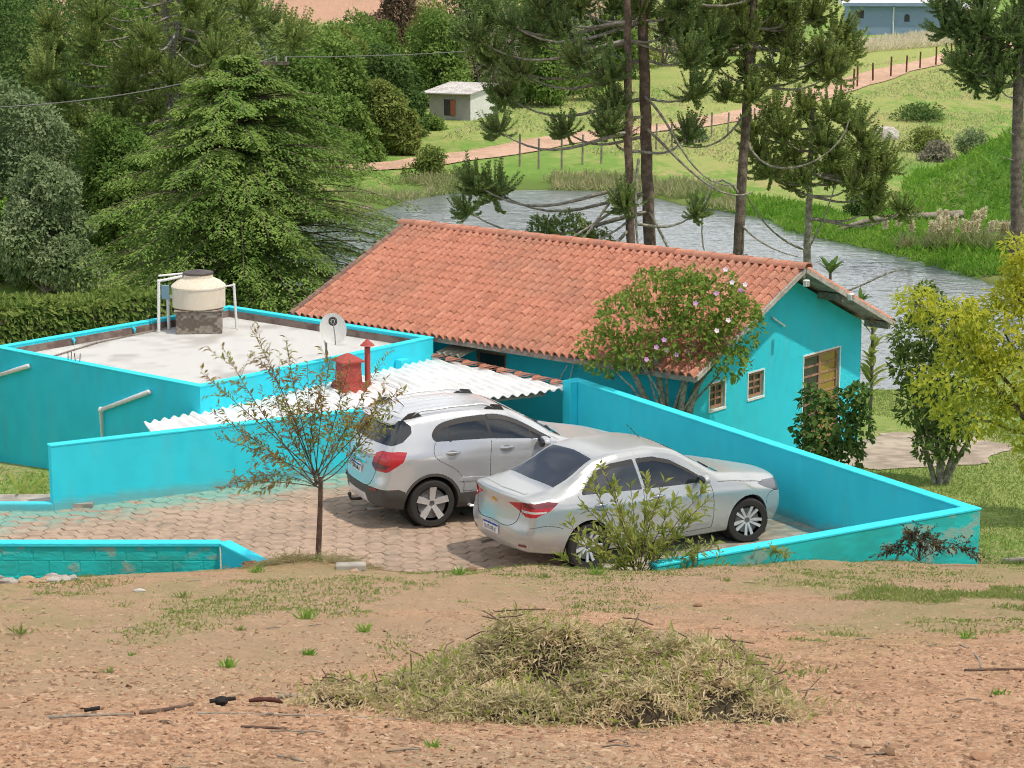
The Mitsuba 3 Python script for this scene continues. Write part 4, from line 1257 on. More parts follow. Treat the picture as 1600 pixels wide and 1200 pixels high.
# doors, handles, mouldings, flap
for pts in ([(.93, 1.19), (.89, .85), (.90, .48)], [(1.92, 1.10), (1.96, .80), (1.93, .48)], [(.07, 1.22), (.06, 1.02), (.30, .86), (.44, .72), (.47, .48)], [(.47, .49), (1.2, .485), (1.93, .49)], [(2.62, .935), (2.2, 1.005), (1.95, 1.045)]):
    car.put('panel_gap', car.line('side', pts, .007, .002, (-1, 1)), 'panel_gap')
car.put('tailgate_gap', car.line('rear', [(-.66, 1.14), (-.60, .95), (-.56, .80), (-.50, .66), (0, .64), (.50, .66), (.56, .80), (.60, .95), (.66, 1.14)], .008, .003), 'panel_gap')
for hx in (.22, 1.06):
    y_ = float(car.fy([[hx + .1, 1.065]])[0])
    for sg in (-1, 1):
        car.put('door_handle', tube(bezier([(hx, sg * (y_ - .005), 1.065), (hx + .04, sg * (y_ + .032), 1.07), (hx + .16, sg * (y_ + .032), 1.07), (hx + .21, sg * (y_ - .005), 1.065)], 9), .016, 7), 'chrome', True)
        car.put('handle_cup', car.patch('side', shapely.affinity.scale(Point(hx + .09, 1.06).buffer(.05, 12), 1.6, .8), .002, (sg,), .03), 'grey_metal', 40)
for a, b in ((.42, .86), (.94, 1.88)):
    car.put('door_moulding', car.patch('side', Polygon([(a, .645), (b, .62), (b, .672), (a + .03, .695)]), .014, (-1, 1), .06), 'car_silver')
for sg in (-1, 1):
    k = car.put('mirror', xf(trimesh.creation.icosphere(3, 1.0), np.array([[.085, 0, 0, 1.70], [0, .125, 0, sg * .97], [0, 0, .082, 1.12], [0, 0, 0, 1.0]])), 'car_silver', True)
    car.put('mirror_glass', xf(trimesh.creation.icosphere(2, 1.0), np.array([[.05, 0, 0, 1.648], [0, .112, 0, sg * .97], [0, 0, .070, 1.12], [0, 0, 0, 1.0]])), 'car_glass', True, k)
    car.put('mirror_foot', tube([(1.70, sg * .80, 1.07), (1.70, sg * .90, 1.09)], .03, 8), 'black_plastic', True, k)
    zr = lambda x: float(car.fz([[x, sg * .585]])[0])
    rail = np.array([(x, sg * .585, zr(x) + (.052 if -.18 < x < 1.05 else .004)) for x in (-.34, -.24, -.14, .1, .4, .7, .95, 1.10, 1.22)])
    k = car.put('roof_rail', tube(bezier(rail, 36), .017, 8), 'alloy', True)
    for xa in (-.22, 1.06):
        car.put('rail_foot', hull([(xa + dx, sg * (.585 + dy), zr(xa + dx) + dz) for dx, dy, dz in ((-.15, .018, 0), (-.15, -.018, 0), (.16, .02, -.003), (.16, -.02, -.003), (-.03, .013, .068), (-.03, -.013, .068), (.10, .013, .066), (.10, -.013, .066))]), 'black_plastic', 30, k)
    k = car.put('side_step', rbox(.55, 2.0, sg * .86 - .06, sg * .86 + .06, .255, .285, .012), 'alloy', False)
    car.put('step_tread', rbox(.6, 1.95, sg * .86 - .04, sg * .86 + .045, .2855, .291, .002), 'black_plastic', False, k)
    car.put('headlight', car.patch('nose', shapely.affinity.scale(Polygon([(.36, .74), (.40, .84), (.62, .90), (.72, .84), (.62, .74)]), sg, 1, origin=(0, 0)), .01, step=.05, depth=.05), 'headlamp')
car.put('grille', car.patch('nose', Polygon([(-.34, .60), (-.34, .80), (.34, .80), (.34, .60)]), .008, step=.06, depth=.05), 'black_plastic')
badge(car, 'nose', 0, .70)
car.put('front_bumper', car.patch('nose', Polygon([(-.6, .34), (-.62, .52), (.62, .52), (.6, .34)]), .014, step=.06, depth=.05), 'grey_cladding')
zz = float(car.fz([[-.12, 0]])[0])
car.put('aerial', tube([(-.10, 0, zz), (-.26, 0, zz + .17)], .006, 5), 'black_plastic', True)
for y in (-.30, -.12, .12, .30):
    car.put('roof_rib', car.patch('top', Polygon([(-.1, y - .012), (1.0, y - .012), (1.0, y + .012), (-.1, y + .012)]), .004, step=.12, depth=.02), 'car_silver')

# ---- sedan
SED_M = rotz(.5252, (.6041, 27.7538, 0.0))
sedan = thing('sedan_car', 'silver four door sedan with its boot towards the driveway, behind the low sapling', 'car')
sed_spec = dict(x0=-.80, x1=3.36, rr=.17, fr=.34,
    rear=[(.15, -.02), (.35, -.12), (.55, -.17), (.75, -.13), (.9, -.11), (1.02, -.135), (1.10, -.12), (1.5, -.05)],
    nose=[(.2, .02), (.5, -.09), (.72, -.05), (.9, .08), (1.5, .3)],
    curves=dict(
        zb=[(-.85, .32), (-.4, .24), (1, .20), (2.6, .20), (3.4, .22)],
        y2=[(-.85, .70), (-.3, .79), (1, .81), (2.5, .81), (3.0, .77), (3.4, .68)], z2=[(-.85, .38), (-.2, .30), (1, .26), (2.8, .26), (3.4, .28)],
        y3=[(-.85, .78), (-.3, .845), (.8, .858), (1.6, .858), (2.5, .855), (3.0, .81), (3.4, .71)], z3=[(-.85, .58), (0, .52), (1.3, .48), (3.4, .46)],
        y4=[(-.85, .77), (-.3, .848), (.5, .862), (1.3, .866), (2.4, .858), (3.0, .81), (3.4, .70)], z4=[(-.85, .86), (0, .82), (1.3, .77), (2.5, .74), (3.4, .66)],
        y5=[(-.85, .70), (-.4, .765), (.1, .79), (.6, .80), (1.5, .805), (2.2, .79), (2.7, .76), (3.1, .69), (3.4, .58)], z5=[(-.85, .985), (-.4, 1.005), (.2, .995), (1, .975), (2.0, .935), (2.5, .89), (3.0, .81), (3.4, .72)],
        y6=[(-.85, .60), (-.5, .62), (-.2, .63), (.25, .60), (.9, .60), (1.4, .605), (1.8, .66), (2.25, .715), (2.6, .66), (3.0, .58), (3.4, .46)], z6=[(-.85, 1.035), (-.5, 1.07), (-.2, 1.145), (.25, 1.345), (.65, 1.405), (1.1, 1.41), (1.45, 1.36), (1.85, 1.15), (2.25, .965), (2.6, .925), (3.0, .86), (3.4, .76)],
        y7=[(-.85, .50), (-.5, .53), (-.2, .55), (.25, .53), (.9, .525), (1.4, .53), (1.8, .58), (2.25, .63), (2.6, .56), (3.0, .48), (3.4, .36)], z7=[(-.85, 1.05), (-.5, 1.085), (-.2, 1.18), (.25, 1.405), (.65, 1.465), (1.1, 1.47), (1.45, 1.415), (1.85, 1.205), (2.25, 1.0), (2.6, .955), (3.0, .89), (3.4, .79)],
        z9=[(-.85, 1.06), (-.48, 1.095), (-.2, 1.195), (.3, 1.44), (.7, 1.495), (1.1, 1.505), (1.42, 1.46), (1.85, 1.24), (2.3, 1.02), (2.6, .98), (3.0, .915), (3.4, .80)]))
car = Car(sedan, SED_M, sed_spec)
WB, RW = 2.62, .315
body = mani(car.solid)
for wx in (0, WB):
    for sg in (-1, 1):
        body -= mani(xf(trimesh.creation.cylinder(.36, .42, sections=48), np.array([[1, 0, 0, wx], [0, 0, -sg, sg * .77], [0, 1, 0, RW + .012], [0, 0, 0, 1.0]])))
for sg in (-1, 1):
    lamp = car.region(side=Polygon([(-1.2, .80), (-.80, .80), (-.60, .87), (-.45, .965), (-.62, 1.0), (-1.2, .985)]), rear=Polygon([(sg * .34, .945), (sg * .60, .99), (sg * 1.2, 1.0), (sg * 1.2, .78), (sg * .66, .80), (sg * .56, .86)]), y=(.3, 1.2) if sg > 0 else (-1.2, -.3))
    k = car.put('tail_light', unmani(body ^ lamp), 'tail_red', 38)
    sh = np.array([[1, 0, 0, -.003], [0, 1.003, 0, 0], [0, 0, 1, 0], [0, 0, 0, 1.0]])
    car.put('brake_lens', xf(unmani((body ^ lamp) ^ car.region(side=Polygon([(-1.2, .90), (-.60, .90), (-.40, .97), (-.62, 1.02), (-1.2, 1.02)]), rear=Polygon([(sg * .62, .92), (sg * .62, 1.02), (sg * 1.3, 1.02), (sg * 1.3, .90)]))), sh), 'tail_dark_red', 38, k)
    car.put('reversing_lamp', xf(unmani((body ^ lamp) ^ car.region(rear=Polygon([(sg * .60, .855), (sg * .58, .885), (sg * .80, .875), (sg * .80, .85)]), xr=(-1.5, -.3))), sh), 'tail_clear', 38, k)
    body -= lamp
    hl = car.region(side=Polygon([(4, .62), (3.18, .645), (2.95, .735), (2.84, .795), (3.0, .80), (3.3, .765), (4, .74)]), rear=Polygon([(sg * .36, .60), (sg * .36, .85), (sg * 1.2, .85), (sg * 1.2, .6)]), xr=(2.6, 5))
    k = car.put('headlight', unmani(body ^ hl), 'headlamp', 38)
    body -= hl
car.put('body', unmani(body), 'car_silver_warm', 38)
for wx in (0, WB):
    for sg in (-1, 1):
        car.put('wheel_well', xf(lathe([(.355, -.17), (.355, .055), (.0, .06)], 40, 'y'), np.array([[1, 0, 0, wx], [0, -sg, 0, sg * .625], [0, 0, 1, RW + .012], [0, 0, 0, 1.0]])), 'well_dark')
        wheel(car, wx, sg * .755, RW, .195, 'ten', -.22 if wx else 0)
win_r = Polygon([(-.10, 1.02), (.05, 1.16), (.22, 1.285), (.45, 1.355), (.80, 1.375), (.86, .985), (.35, 1.005)])
win_f = Polygon([(.85, 1.375), (1.12, 1.37), (1.38, 1.30), (1.66, 1.145), (1.94, .965), (1.55, .965), (.91, .985)])
for w in (win_r, win_f):
    w = w.buffer(-.02).buffer(.02)
    k = [car.put('side_window', car.patch('side', w, .004, (sg,)), 'car_glass_grey' if w.bounds[0] < .5 else 'car_glass') for sg in (-1, 1)]
    top = w.difference(shapely.affinity.translate(w, .012, -.06)).buffer(-.004)
    top = max(getattr(top, 'geoms', [top]), key=lambda g: g.area)
    for q, sg in zip(k, (-1, 1)):
        car.put('wind_deflector', car.patch('side', top, .011, (sg,)), 'black_plastic', 40, q)
car.put('window_divider', car.line('side', [(.20, 1.0), (.16, 1.25)], .03, .006, (-1, 1)), 'black_plastic')
car.put('windscreen', car.patch('top', Polygon([(1.47, -.48), (1.47, .48), (1.85, .53), (2.26, .58), (2.26, -.58), (1.85, -.53)]), .004), 'car_glass')
car.put('rear_window', car.patch('top', Polygon([(-.40, -.56), (-.43, 0), (-.40, .56), (-.1, .53), (.24, .485), (.27, 0), (.24, -.485), (-.1, -.53)]), .004), 'car_glass_grey')
car.put('wiper', [tube([(2.24, y0, float(car.fz([[2.24, y0]])[0]) + .018), (2.12, y0 - .40, float(car.fz([[2.12, y0 - .40]])[0]) + .016)], .009, 5) for y0 in (.35, -.12)], 'black_plastic')
car.put('boot_gap', car.line('rear', [(-.60, 1.0), (-.57, .90), (-.52, .72), (-.44, .66), (0, .645), (.44, .66), (.52, .72), (.57, .90), (.60, 1.0)], .008, .003), 'panel_gap')
car.put('boot_lip', car.patch('top', Polygon([(-.80, -.5), (-.86, 0), (-.80, .5), (-.75, .5), (-.80, 0), (-.75, -.5)]), .012, step=.06, depth=.03), 'car_silver_warm')
car.put('bumper_gap', car.line('side', [(-.86, .66), (-.55, .665), (-.40, .62)], .007, .002, (-1, 1)), 'panel_gap')
k, xr_ = plate(car, 0, .545, .40, .13)
badge(car, 'rear', 0, .915)
for g, (sx, txt) in {}.items():
    pass
for sg in (-1, 1):
    car.put('reflector', car.patch('rear', Polygon([(sg * .68, .39), (sg * .56, .385), (sg * .56, .415), (sg * .68, .42)]), .012, step=.04), 'tail_dark_red')
for pts in ([(.88, .985), (.86, .75), (.88, .30)], [(1.96, .95), (2.0, .70), (1.98, .30)], [(-.14, 1.02), (.02, .84), (.30, .74), (.40, .55), (.43, .30)], [(.43, .31), (1.2, .295), (1.98, .31)], [(2.95, .79), (2.5, .885), (2.1, .93)], [(3.18, .66), (2.98, .60), (2.96, .50)]):
    car.put('panel_gap', car.line('side', pts, .007, .002, (-1, 1)), 'panel_gap')
for a, b in ((.50, .84), (.91, 1.94)):
    car.put('sill_moulding', car.patch('side', Polygon([(a, .40), (b, .385), (b, .415), (a, .43)]), .008, (-1, 1), .08), 'car_silver_warm')
for hx in (.08, 1.00):
    y_ = float(car.fy([[hx + .1, .875]])[0])
    for sg in (-1, 1):
        car.put('door_handle', tube(bezier([(hx, sg * (y_ - .005), .872), (hx + .04, sg * (y_ + .030), .877), (hx + .15, sg * (y_ + .030), .877), (hx + .20, sg * (y_ - .005), .872)], 9), .014, 7), 'chrome', True)
        car.put('handle_cup', car.patch('side', shapely.affinity.scale(Point(hx + .09, .868).buffer(.045, 12), 1.6, .8), .002, (sg,), .03), 'grey_metal', 40)
for sg in (-1, 1):
    k = car.put('mirror', xf(trimesh.creation.icosphere(3, 1.0), np.array([[.08, 0, 0, 1.78], [0, .11, 0, sg * .93], [0, 0, .070, 1.03], [0, 0, 0, 1.0]])), 'car_silver_warm', True)
    car.put('mirror_glass', xf(trimesh.creation.icosphere(2, 1.0), np.array([[.045, 0, 0, 1.732], [0, .10, 0, sg * .93], [0, 0, .060, 1.03], [0, 0, 0, 1.0]])), 'car_glass', True, k)
    car.put('mirror_foot', tube([(1.78, sg * .77, .98), (1.78, sg * .87, 1.0)], .028, 8), 'black_plastic', True, k)
car.put('grille', car.patch('nose', Polygon([(-.36, .52), (-.38, .66), (.38, .66), (.36, .52)]), .008, step=.06, depth=.05), 'black_plastic')
car.put('lower_grille', car.patch('nose', Polygon([(-.5, .30), (-.5, .42), (.5, .42), (.5, .30)]), .008, step=.06, depth=.05), 'black_plastic')
zz = float(car.fz([[1.36, 0.0]])[0])
car.put('aerial', tube([(1.34, 0, zz), (1.12, 0, zz + .22)], .005, 5), 'black_plastic', True)
car.put('exhaust', tube([(-.6, .42, .22), (-.93, .42, .21)], .022, 10), 'grey_metal', True)
# ---------------------------------------------------------------- vegetation
def bark(key, a, b, f=8.0):
    tex(key, varied(a, c2=b, f=f), rough=.95, spec=.1, bump=lambda p, n, uv: .03 * noise(p.x * 14.0, p.y * 14.0, p.z * 5.0) + .012 * noise(p.x * 40.0, p.y * 40.0, p.z * 18.0), eps=6e-3)


bark('bark_grey', (.22, .19, .155), (.12, .10, .08)); bark('bark_brown', (.22, .18, .145), (.11, .085, .07)); bark('bark_lichen', (.40, .38, .32), (.20, .185, .155), 14)
bark('bark_red', (.22, .165, .13), (.12, .09, .075)); bark('twig_pale', (.34, .30, .25), (.22, .19, .15)); bark('sapling_bark', (.20, .135, .10), (.11, .075, .06), 20)
leaf('araucaria_leaf', (.25, .35, .11), (.38, .46, .15), f=.9, f2=9, trans=.35, rough=.45)
leaf('araucaria_dark', (.20, .31, .11), (.31, .41, .14), f=.9, f2=9, trans=.3, rough=.45)
leaf('cypress_leaf', (.17, .29, .07), (.30, .42, .11), f=.45, f2=5, trans=.5)
leaf('hedge_leaf', (.14, .225, .05), (.27, .34, .09), f=1.2, f2=7, trans=.5)
leaf('sapling_leaf', (.32, .36, .10), (.38, .24, .11), f=3, f2=11, trans=.8)
leaf('bush_leaf', (.30, .38, .09), (.44, .48, .14), f=3, f2=12, trans=.9)
leaf('flower_tree_leaf', (.15, .27, .05), (.29, .37, .08), f=2, f2=9, trans=.7)
leaf('gloss_leaf', (.075, .17, .05), (.17, .26, .075), f=2.5, f2=11, trans=.5, rough=.25)
leaf('yellow_leaf', (.66, .66, .09), (.45, .52, .085), f=1.6, f2=7, trans=1.1)
leaf('dark_tree_leaf', (.12, .20, .055), (.24, .31, .09), f=1.6, f2=8, trans=.6)
FOREST = {'dark': ((.09, .17, .05), (.165, .25, .08)), 'mid': ((.14, .245, .058), (.25, .36, .095)), 'olive': ((.19, .26, .065), (.32, .37, .11)), 'grey': ((.20, .285, .13), (.335, .405, .225)),
          'bright': ((.22, .40, .06), (.36, .52, .10)), 'dead': ((.40, .36, .28), (.26, .25, .19)), 'red': ((.14, .11, .075), (.22, .14, .09))}
for k, (a, b) in FOREST.items():
    leaf(f'forest_{k}', a, b, f=.35, f2=2.5, trans=.5)
plain('petal_pink', (.52, .28, .52), .6); plain('petal_white', (.74, .62, .70), .6)
leaf('grass_blade', (.18, .28, .06), (.31, .36, .12), f=2, f2=9, trans=.8)
leaf('grass_fresh', (.16, .36, .045), (.28, .46, .08), f=.5, f2=5, trans=.8)
leaf('grass_dry', (0.396, 0.348, 0.18), (0.504, 0.444, 0.252), f=2, f2=9, trans=.6)
leaf('reed_leaf', (.34, .40, .17), (.52, .50, .28), f=.4, f2=3, trans=.6)
leaf('pampas_plume', (.82, .76, .56), (.70, .64, .46), f=1, f2=4, trans=.8)
leaf('weed_dry', (.74, .62, .40), (.50, .45, .25), f=1.8, f2=16, trans=.6, lo=.38, hi=.62)


def unit(v):
    return v / (np.linalg.norm(v, axis=-1, keepdims=True) + 1e-9)


def rdir(r, n):
    return unit(r.normal(size=(n, 3)))


def leaves(P, A, L, W, r, fold=.25, droop=0.0, nrm=None):
    """Pointed leaves at P growing along A, length L, width W; two triangles each, folded a little."""
    n = len(P)
    A = unit(A + np.array([0, 0, -droop]))
    S = unit(np.cross(A, (nrm if nrm is not None else rdir(r, n)) + 1e-6))
    N = np.cross(S, A)
    L = np.broadcast_to(L, (n,))[:, None]; W = np.broadcast_to(W, (n,))[:, None]
    mid = P + A * L * .48
    V = np.stack([P, mid + S * W * .5 + N * W * fold, P + A * L - np.array([0, 0, 1]) * L * .06, mid - S * W * .5 + N * W * fold], 1).reshape(-1, 3)
    b = np.arange(n)[:, None] * 4
    return V, np.vstack([b + [0, 1, 2], b + [0, 2, 3]])


def lobe_points(lobes, n, r, shell=.55):
    """Points in the outer part of a crown made of ellipsoids (x, y, z, rx, ry, rz), with their outward directions."""
    lobes = np.array(lobes, float)
    w = (lobes[:, 3] * lobes[:, 4] * lobes[:, 5]) ** (2 / 3); w /= w.sum()
    k = r.choice(len(lobes), n, p=w)
    d = rdir(r, n)
    d[:, 2] = np.where(r.random(n) < .35, np.abs(d[:, 2]), d[:, 2])
    t = shell + (1 - shell) * r.random(n) ** .6
    bump = .68 + .68 * meshkit.fbm(d * 2.3 + k[:, None] * 3.1, 3)
    return lobes[k, :3] + d * lobes[k, 3:] * (t * bump)[:, None], d


def limb(a, b, r0, r1, r, sag=.12, n=8, sides=6):
    a, b = np.asarray(a, float), np.asarray(b, float)
    t = np.linspace(0, 1, n)[:, None]
    side = rdir(r, 1) * np.linalg.norm(b - a) * sag
    P = a + (b - a) * t + side * np.sin(t * np.pi) + r.normal(size=(n, 3)) * np.linalg.norm(b - a) * .012 * np.sin(t * np.pi)
    return tube(P, np.linspace(r0, r1, n), sides)


def broad_tree(name, label, cat_, base, height, radius, mat, seed, group=None, n=3000, size=.2, trunk_r=None, lobes=None, barkm='bark_grey', low=.28, aspect=.6, flat=.75, droop=.2, branch_parts=False):
    r = np.random.default_rng(seed)
    base = np.asarray(base, float)
    key = thing(name, label, cat_, group)
    if lobes is None:
        lobes = []
        nl = 13
        for i in range(nl):
            a = i * 2.4 + r.random() * .8
            t = (i + .5) / nl
            q = r.uniform(.25, .78) * radius * (1.05 - .55 * t)
            rr = radius * r.uniform(.26, .50) * (1.1 - .4 * t)
            lobes.append((q * math.cos(a), q * math.sin(a), height * (low + (1 - low) * (.10 + .80 * t)) - rr * .2, rr, rr, rr * flat))
        lobes.append((0, 0, height * .45, radius * .62, radius * .62, height * .36))
    L = np.array(lobes, float); L[:, :3] += base
    P, D = lobe_points(L, n, r)
    A = unit(.55 * D + .75 * rdir(r, n))
    nr = unit(D + .5 * rdir(r, n) + np.array([0, 0, .7]))
    sz = size * r.uniform(.6, 1.35, n)
    add('crown', leaves(P, A, sz, sz * aspect, r, .2, droop, nr), mat, False, key)
    tr = trunk_r or height * .02
    fork = base + np.array([0, 0, height * low * .9])
    add('trunk', limb(base - [0, 0, .3], fork, tr * 1.25, tr * .85, r, .03), barkm, True, key)
    limbs = [limb(fork - [0, 0, tr], l[:3], tr * .6, tr * .15, r, .1) for l in L]
    if branch_parts:
        for l in limbs:
            add('branch', l, barkm, True, key)
    else:
        add('limbs', cat(limbs), barkm, True, key, kind='stuff')
    return key


# ---- araucarias: bare drooping limbs that carry brushes of scale leaves at their ends
def brush(c, d, R, r, nb=20):
    """A tuft of leafy branchlets round c, growing on from direction d."""
    out = []
    dirs = unit(rdir(r, nb) + .40 * d + np.array([0, 0, .12]))
    twig = []
    for q in dirs:
        l = R * r.uniform(.65, 1.15)
        t = np.linspace(0, 1, 17)
        c0 = c + rdir(r, 1)[0] * R * .12
        P = c0 + q * l * t[:, None] + np.array([0, 0, 1.0]) * (.28 * l * (t ** 2)[:, None] - .10 * l * np.sin(t * np.pi)[:, None])
        T_ = unit(np.gradient(P, axis=0))
        m = 5
        Pk = np.repeat(P[1:], m, 0); Tk = np.repeat(T_[1:], m, 0)
        e = rdir(r, len(Pk)); e = unit(e - Tk * (e * Tk).sum(1, keepdims=True))
        w = .78 - .25 * np.repeat(t[1:], m)
        out.append(leaves(Pk, unit(Tk * .95 + e * .8), R * .19 * w + .02, R * .062 + .004, r, .1, 0, unit(e + np.array([0, -.2, 1.1]))))
        twig.append(tube(P[::4], [.012, .01, .008, .006, .004], 3, False))
    return cat(out), cat(twig)


def araucaria(label, trunks, tufts, bare, seed, leafm, barkm, nb=20, tuft_scale=.52, group='araucaria pines by the pond', cat_='tree', name='araucaria_tree', high=None):
    r = np.random.default_rng(seed)
    key = thing(name, label, cat_, group)
    axes = []
    for pts, ra, rb in trunks:
        C = bezier(pts, 28)
        C[1:-1, :2] += r.normal(0, .012, (26, 2))
        add('trunk', tube(C, np.linspace(ra, rb, 28), 12), barkm, True, key)
        axes.append(C)
    ax = np.vstack(axes)
    fol, tw = [], []
    for x, y, z, s in tufts:
        c = np.array([x, y, z])
        dh = np.hypot(ax[:, 0] - x, ax[:, 1] - y)
        want = z + .10 * dh - .35                              # limbs leave the trunk a little lower, sag and turn up
        k = np.argmin(np.abs(ax[:, 2] - want) + .02 * dh)
        a = ax[k]
        v = c - a; dist = np.linalg.norm(v)
        t = np.linspace(0, 1, 10)[:, None]
        sag = np.array([0, 0, -1.0]) * (.16 * dist) * np.sin(t * np.pi) * (.35 + .9 * t)
        side = unit(np.cross(v, [0, 0, 1.0])) * r.normal(0, .05) * dist * np.sin(t * np.pi)
        P = a + v * t + sag + side
        if dist > .35:
            add('branch', tube(P, np.linspace(.034 + .006 * dist, .016, 10), 6), 'bark_lichen', True, key)
        f, w = brush(c, unit(P[-1] - P[-2]), tuft_scale * s, r, nb)
        fol.append(f); tw.append(w)
    for pts, ra in bare:
        add('bare_branch', tube(bezier(pts, 12), np.linspace(ra * 1.25, ra * .55, 12), 6), 'bark_lichen', True, key)
    add('foliage', cat(fol), leafm, False, key)
    add('twigs', cat(tw), 'bark_grey', False, key, kind='stuff')
    return key


A1 = [(1.11, 46.5, 6.29, .9), (1.45, 45.9, 5.7, 1.02), (.49, 47.1, 6.12, .95), (.21, 46.5, 5.43, 1.04), (-.14, 47, 4.87, 1.05), (-.28, 46.2, 4.16, .83), (1.17, 46.5, 4.14, .81), (2.13, 45.7, 5.37, 1.13), (1.97, 46.9, 6.13, .9), (2.24, 46, 4.73, .89),
      (2.2, 47, 4.09, 1.0), (-.82, 46.5, 2.97, .99), (-.36, 46.8, 2.77, 1.13), (-.99, 46.3, 2.4, .8), (2.48, 45.8, 2.63, .95), (3.34, 46.5, 6.29, .86), (3.79, 46, 5.76, 1.05), (3.95, 46.5, 4.97, 1.0), (4.37, 47.1, 6.12, 1.01), (4.04, 46.1, 2.38, .75),
      (2.78, 46.5, 6.7, 1.07), (2.26, 47.3, 6.74, .83), (3.56, 45.9, 6.85, 1.1), (1.47, 46.8, 6.83, 1.04), (.7, 46.7, 6.76, .92), (0, 46.1, 6.44, .81), (-.42, 47.2, 5.7, 1.15), (3.9, 47, 4.02, .85), (2.06, 45.5, 4.36, .8), (-.49, 46.8, 6.69, 1.15), (-.77, 46.5, 6.15, 1.09)]
rA = np.random.default_rng(5)


def ring_tufts(x, y, z0, z1, n, R, r):
    """Tufts of the crown that goes on above the picture."""
    out = []
    for i in range(n):
        t = (i + .5) / n
        a = i * 2.399
        q = R * (1.0 - .55 * t) * r.uniform(.55, 1.05)
        out.append((x + q * math.cos(a), y + q * math.sin(a), z0 + (z1 - z0) * t, r.uniform(.85, 1.2)))
    return out


araucaria('tall dark araucaria with two trunks rising side by side behind the tiled roof', [([(3.22, 46.5, -2.2), (3.08, 46.5, 1), (2.95, 46.5, 4), (2.85, 46.5, 6.2), (2.8, 46.5, 9.0)], .155, .10), ([(2.62, 46.0, -2.2), (2.60, 46.0, 1.5), (2.52, 46.0, 4.5), (2.48, 46.0, 6.5), (2.5, 46.1, 8.5)], .115, .07)],
          A1 + ring_tufts(2.8, 46.4, 7.2, 9.8, 26, 3.0, rA),
          [([(2.58, 46, 2.05), (1.6, 45.6, 1.2), (.7, 45.4, .72), (-.1, 45.3, .55)], .032), ([(2.58, 46, 2.7), (1.5, 45.8, 2.0), (.5, 45.6, 1.55), (-.5, 45.5, 1.42)], .03), ([(2.58, 46, 3.1), (1.9, 45.7, 2.35), (1.1, 45.5, 1.5), (.3, 45.3, 1.4)], .028), ([(2.58, 46.0, 1.6), (2.0, 45.7, .9), (1.2, 45.4, .2), (.9, 45.3, -.25)], .03),
           ([(3.0, 46.4, 2.4), (3.5, 46.1, 1.5), (4.0, 46, 1.0), (4.3, 46, .95)], .03), ([(2.75, 45.85, 3.6), (2.70, 45.7, 2.2), (2.85, 45.6, .9), (3.05, 45.6, -.6)], .03), ([(2.95, 46.3, 4.2), (3.9, 46.2, 3.3), (4.9, 46.3, 2.75), (5.3, 46.5, 2.8)], .03), ([(2.5, 45.9, 2.2), (1.3, 45.5, 1.75), (0.2, 45.3, 2.1)], .022),
           ([(2.9, 46.3, 4.9), (3.5, 46, 4.1), (4.2, 45.9, 3.2), (4.9, 46, 3.0)], .026), ([(2.5, 45.8, 1.0), (2.2, 45.6, .5), (2.0, 45.5, .35)], .02)], 11, 'araucaria_dark', 'bark_red', nb=44)
A2 = [(5.16, 48, 6.72, 1.17), (4.62, 47.5, 6.25, .96), (5.79, 48.4, 6.14, 1.12), (6.26, 48, 5.73, .98), (6.94, 47.7, 5.74, 1.17), (7.37, 48.3, 6.14, 1.15), (4.63, 48.2, 5.5, .84), (5.18, 47.4, 6.18, .85), (5.37, 48.3, 5.36, .89), (5.36, 47.5, 4.84, 1.0), (6.24, 48, 6.51, .97), (6.81, 48.5, 6.56, 1.05),
      (6.73, 48.2, 5.36, .92), (5.95, 47.7, 5.32, 1.0), (7.57, 48.1, 5.8, .95), (4.89, 47.8, 4.81, .8), (4.4, 48.3, 6.64, 1.03), (5.94, 48, 6.79, 1.03), (7.13, 47.5, 5.33, 1.1), (4.02, 48, 6.08, 1.0), (5.24, 48.6, 5.92, 1.1)]
araucaria('slender araucaria with a single curved trunk right of the twin trunks', [([(5.15, 48, -2.4), (5.16, 48, .5), (5.26, 48, 3.5), (5.36, 48, 6.1), (5.4, 48, 8.8)], .142, .08)],
          A2 + ring_tufts(5.4, 48, 7.2, 9.4, 20, 2.5, rA),
          [([(5.28, 48, 3.9), (6.0, 47.8, 3.2), (6.9, 47.7, 3.4), (7.6, 47.8, 4.3)], .026), ([(5.24, 48, 2.5), (4.6, 47.6, 2.9), (4.3, 47.5, 1.7), (4.5, 47.4, 1.1), (4.95, 47.4, 1.25)], .024), ([(5.22, 48, 1.9), (5.8, 47.6, 1.45), (6.5, 47.6, 1.2)], .022),
           ([(5.2, 48, .7), (5.9, 47.7, .2), (6.6, 47.6, -.15), (6.9, 47.6, -.2)], .024), ([(5.3, 48, 4.5), (4.4, 47.7, 3.7), (3.7, 47.5, 3.75)], .024), ([(5.2, 48, 1.2), (5.5, 47.8, 1.15)], .018)], 12, 'araucaria_leaf', 'bark_brown', nb=40)
A3 = [(6.86, 50, 4.29, 1.14), (6.31, 50.4, 4.1, 1.2), (7.48, 49.6, 4.24, 1.07), (5.74, 50, 3.84, .87), (6.36, 49.5, 3.73, 1.14), (7.25, 50.5, 3.64, 1.19), (8, 50, 3.91, 1.16), (8.27, 49.7, 3.56, 1.03), (5.94, 50.3, 3.28, 1.09), (6.66, 50, 3.16, .88), (7.49, 49.5, 3.28, 1.13), (8.67, 50.2, 3.14, 1.03), (8.87, 50, 2.93, .91),
      (8.33, 50.4, 2.89, .83), (6.1, 49.7, 2.89, 1.1), (7.63, 50.3, 2.75, 1.15), (6.83, 49.5, 2.76, .84), (8.51, 50, 2.4, 1.1), (8, 49.7, 2.58, .96), (6.71, 50.2, 2.53, .86), (7.24, 49.4, 3.59, .92), (9.28, 50, 1.95, .85), (8.55, 50.2, 1.99, 1.0)]
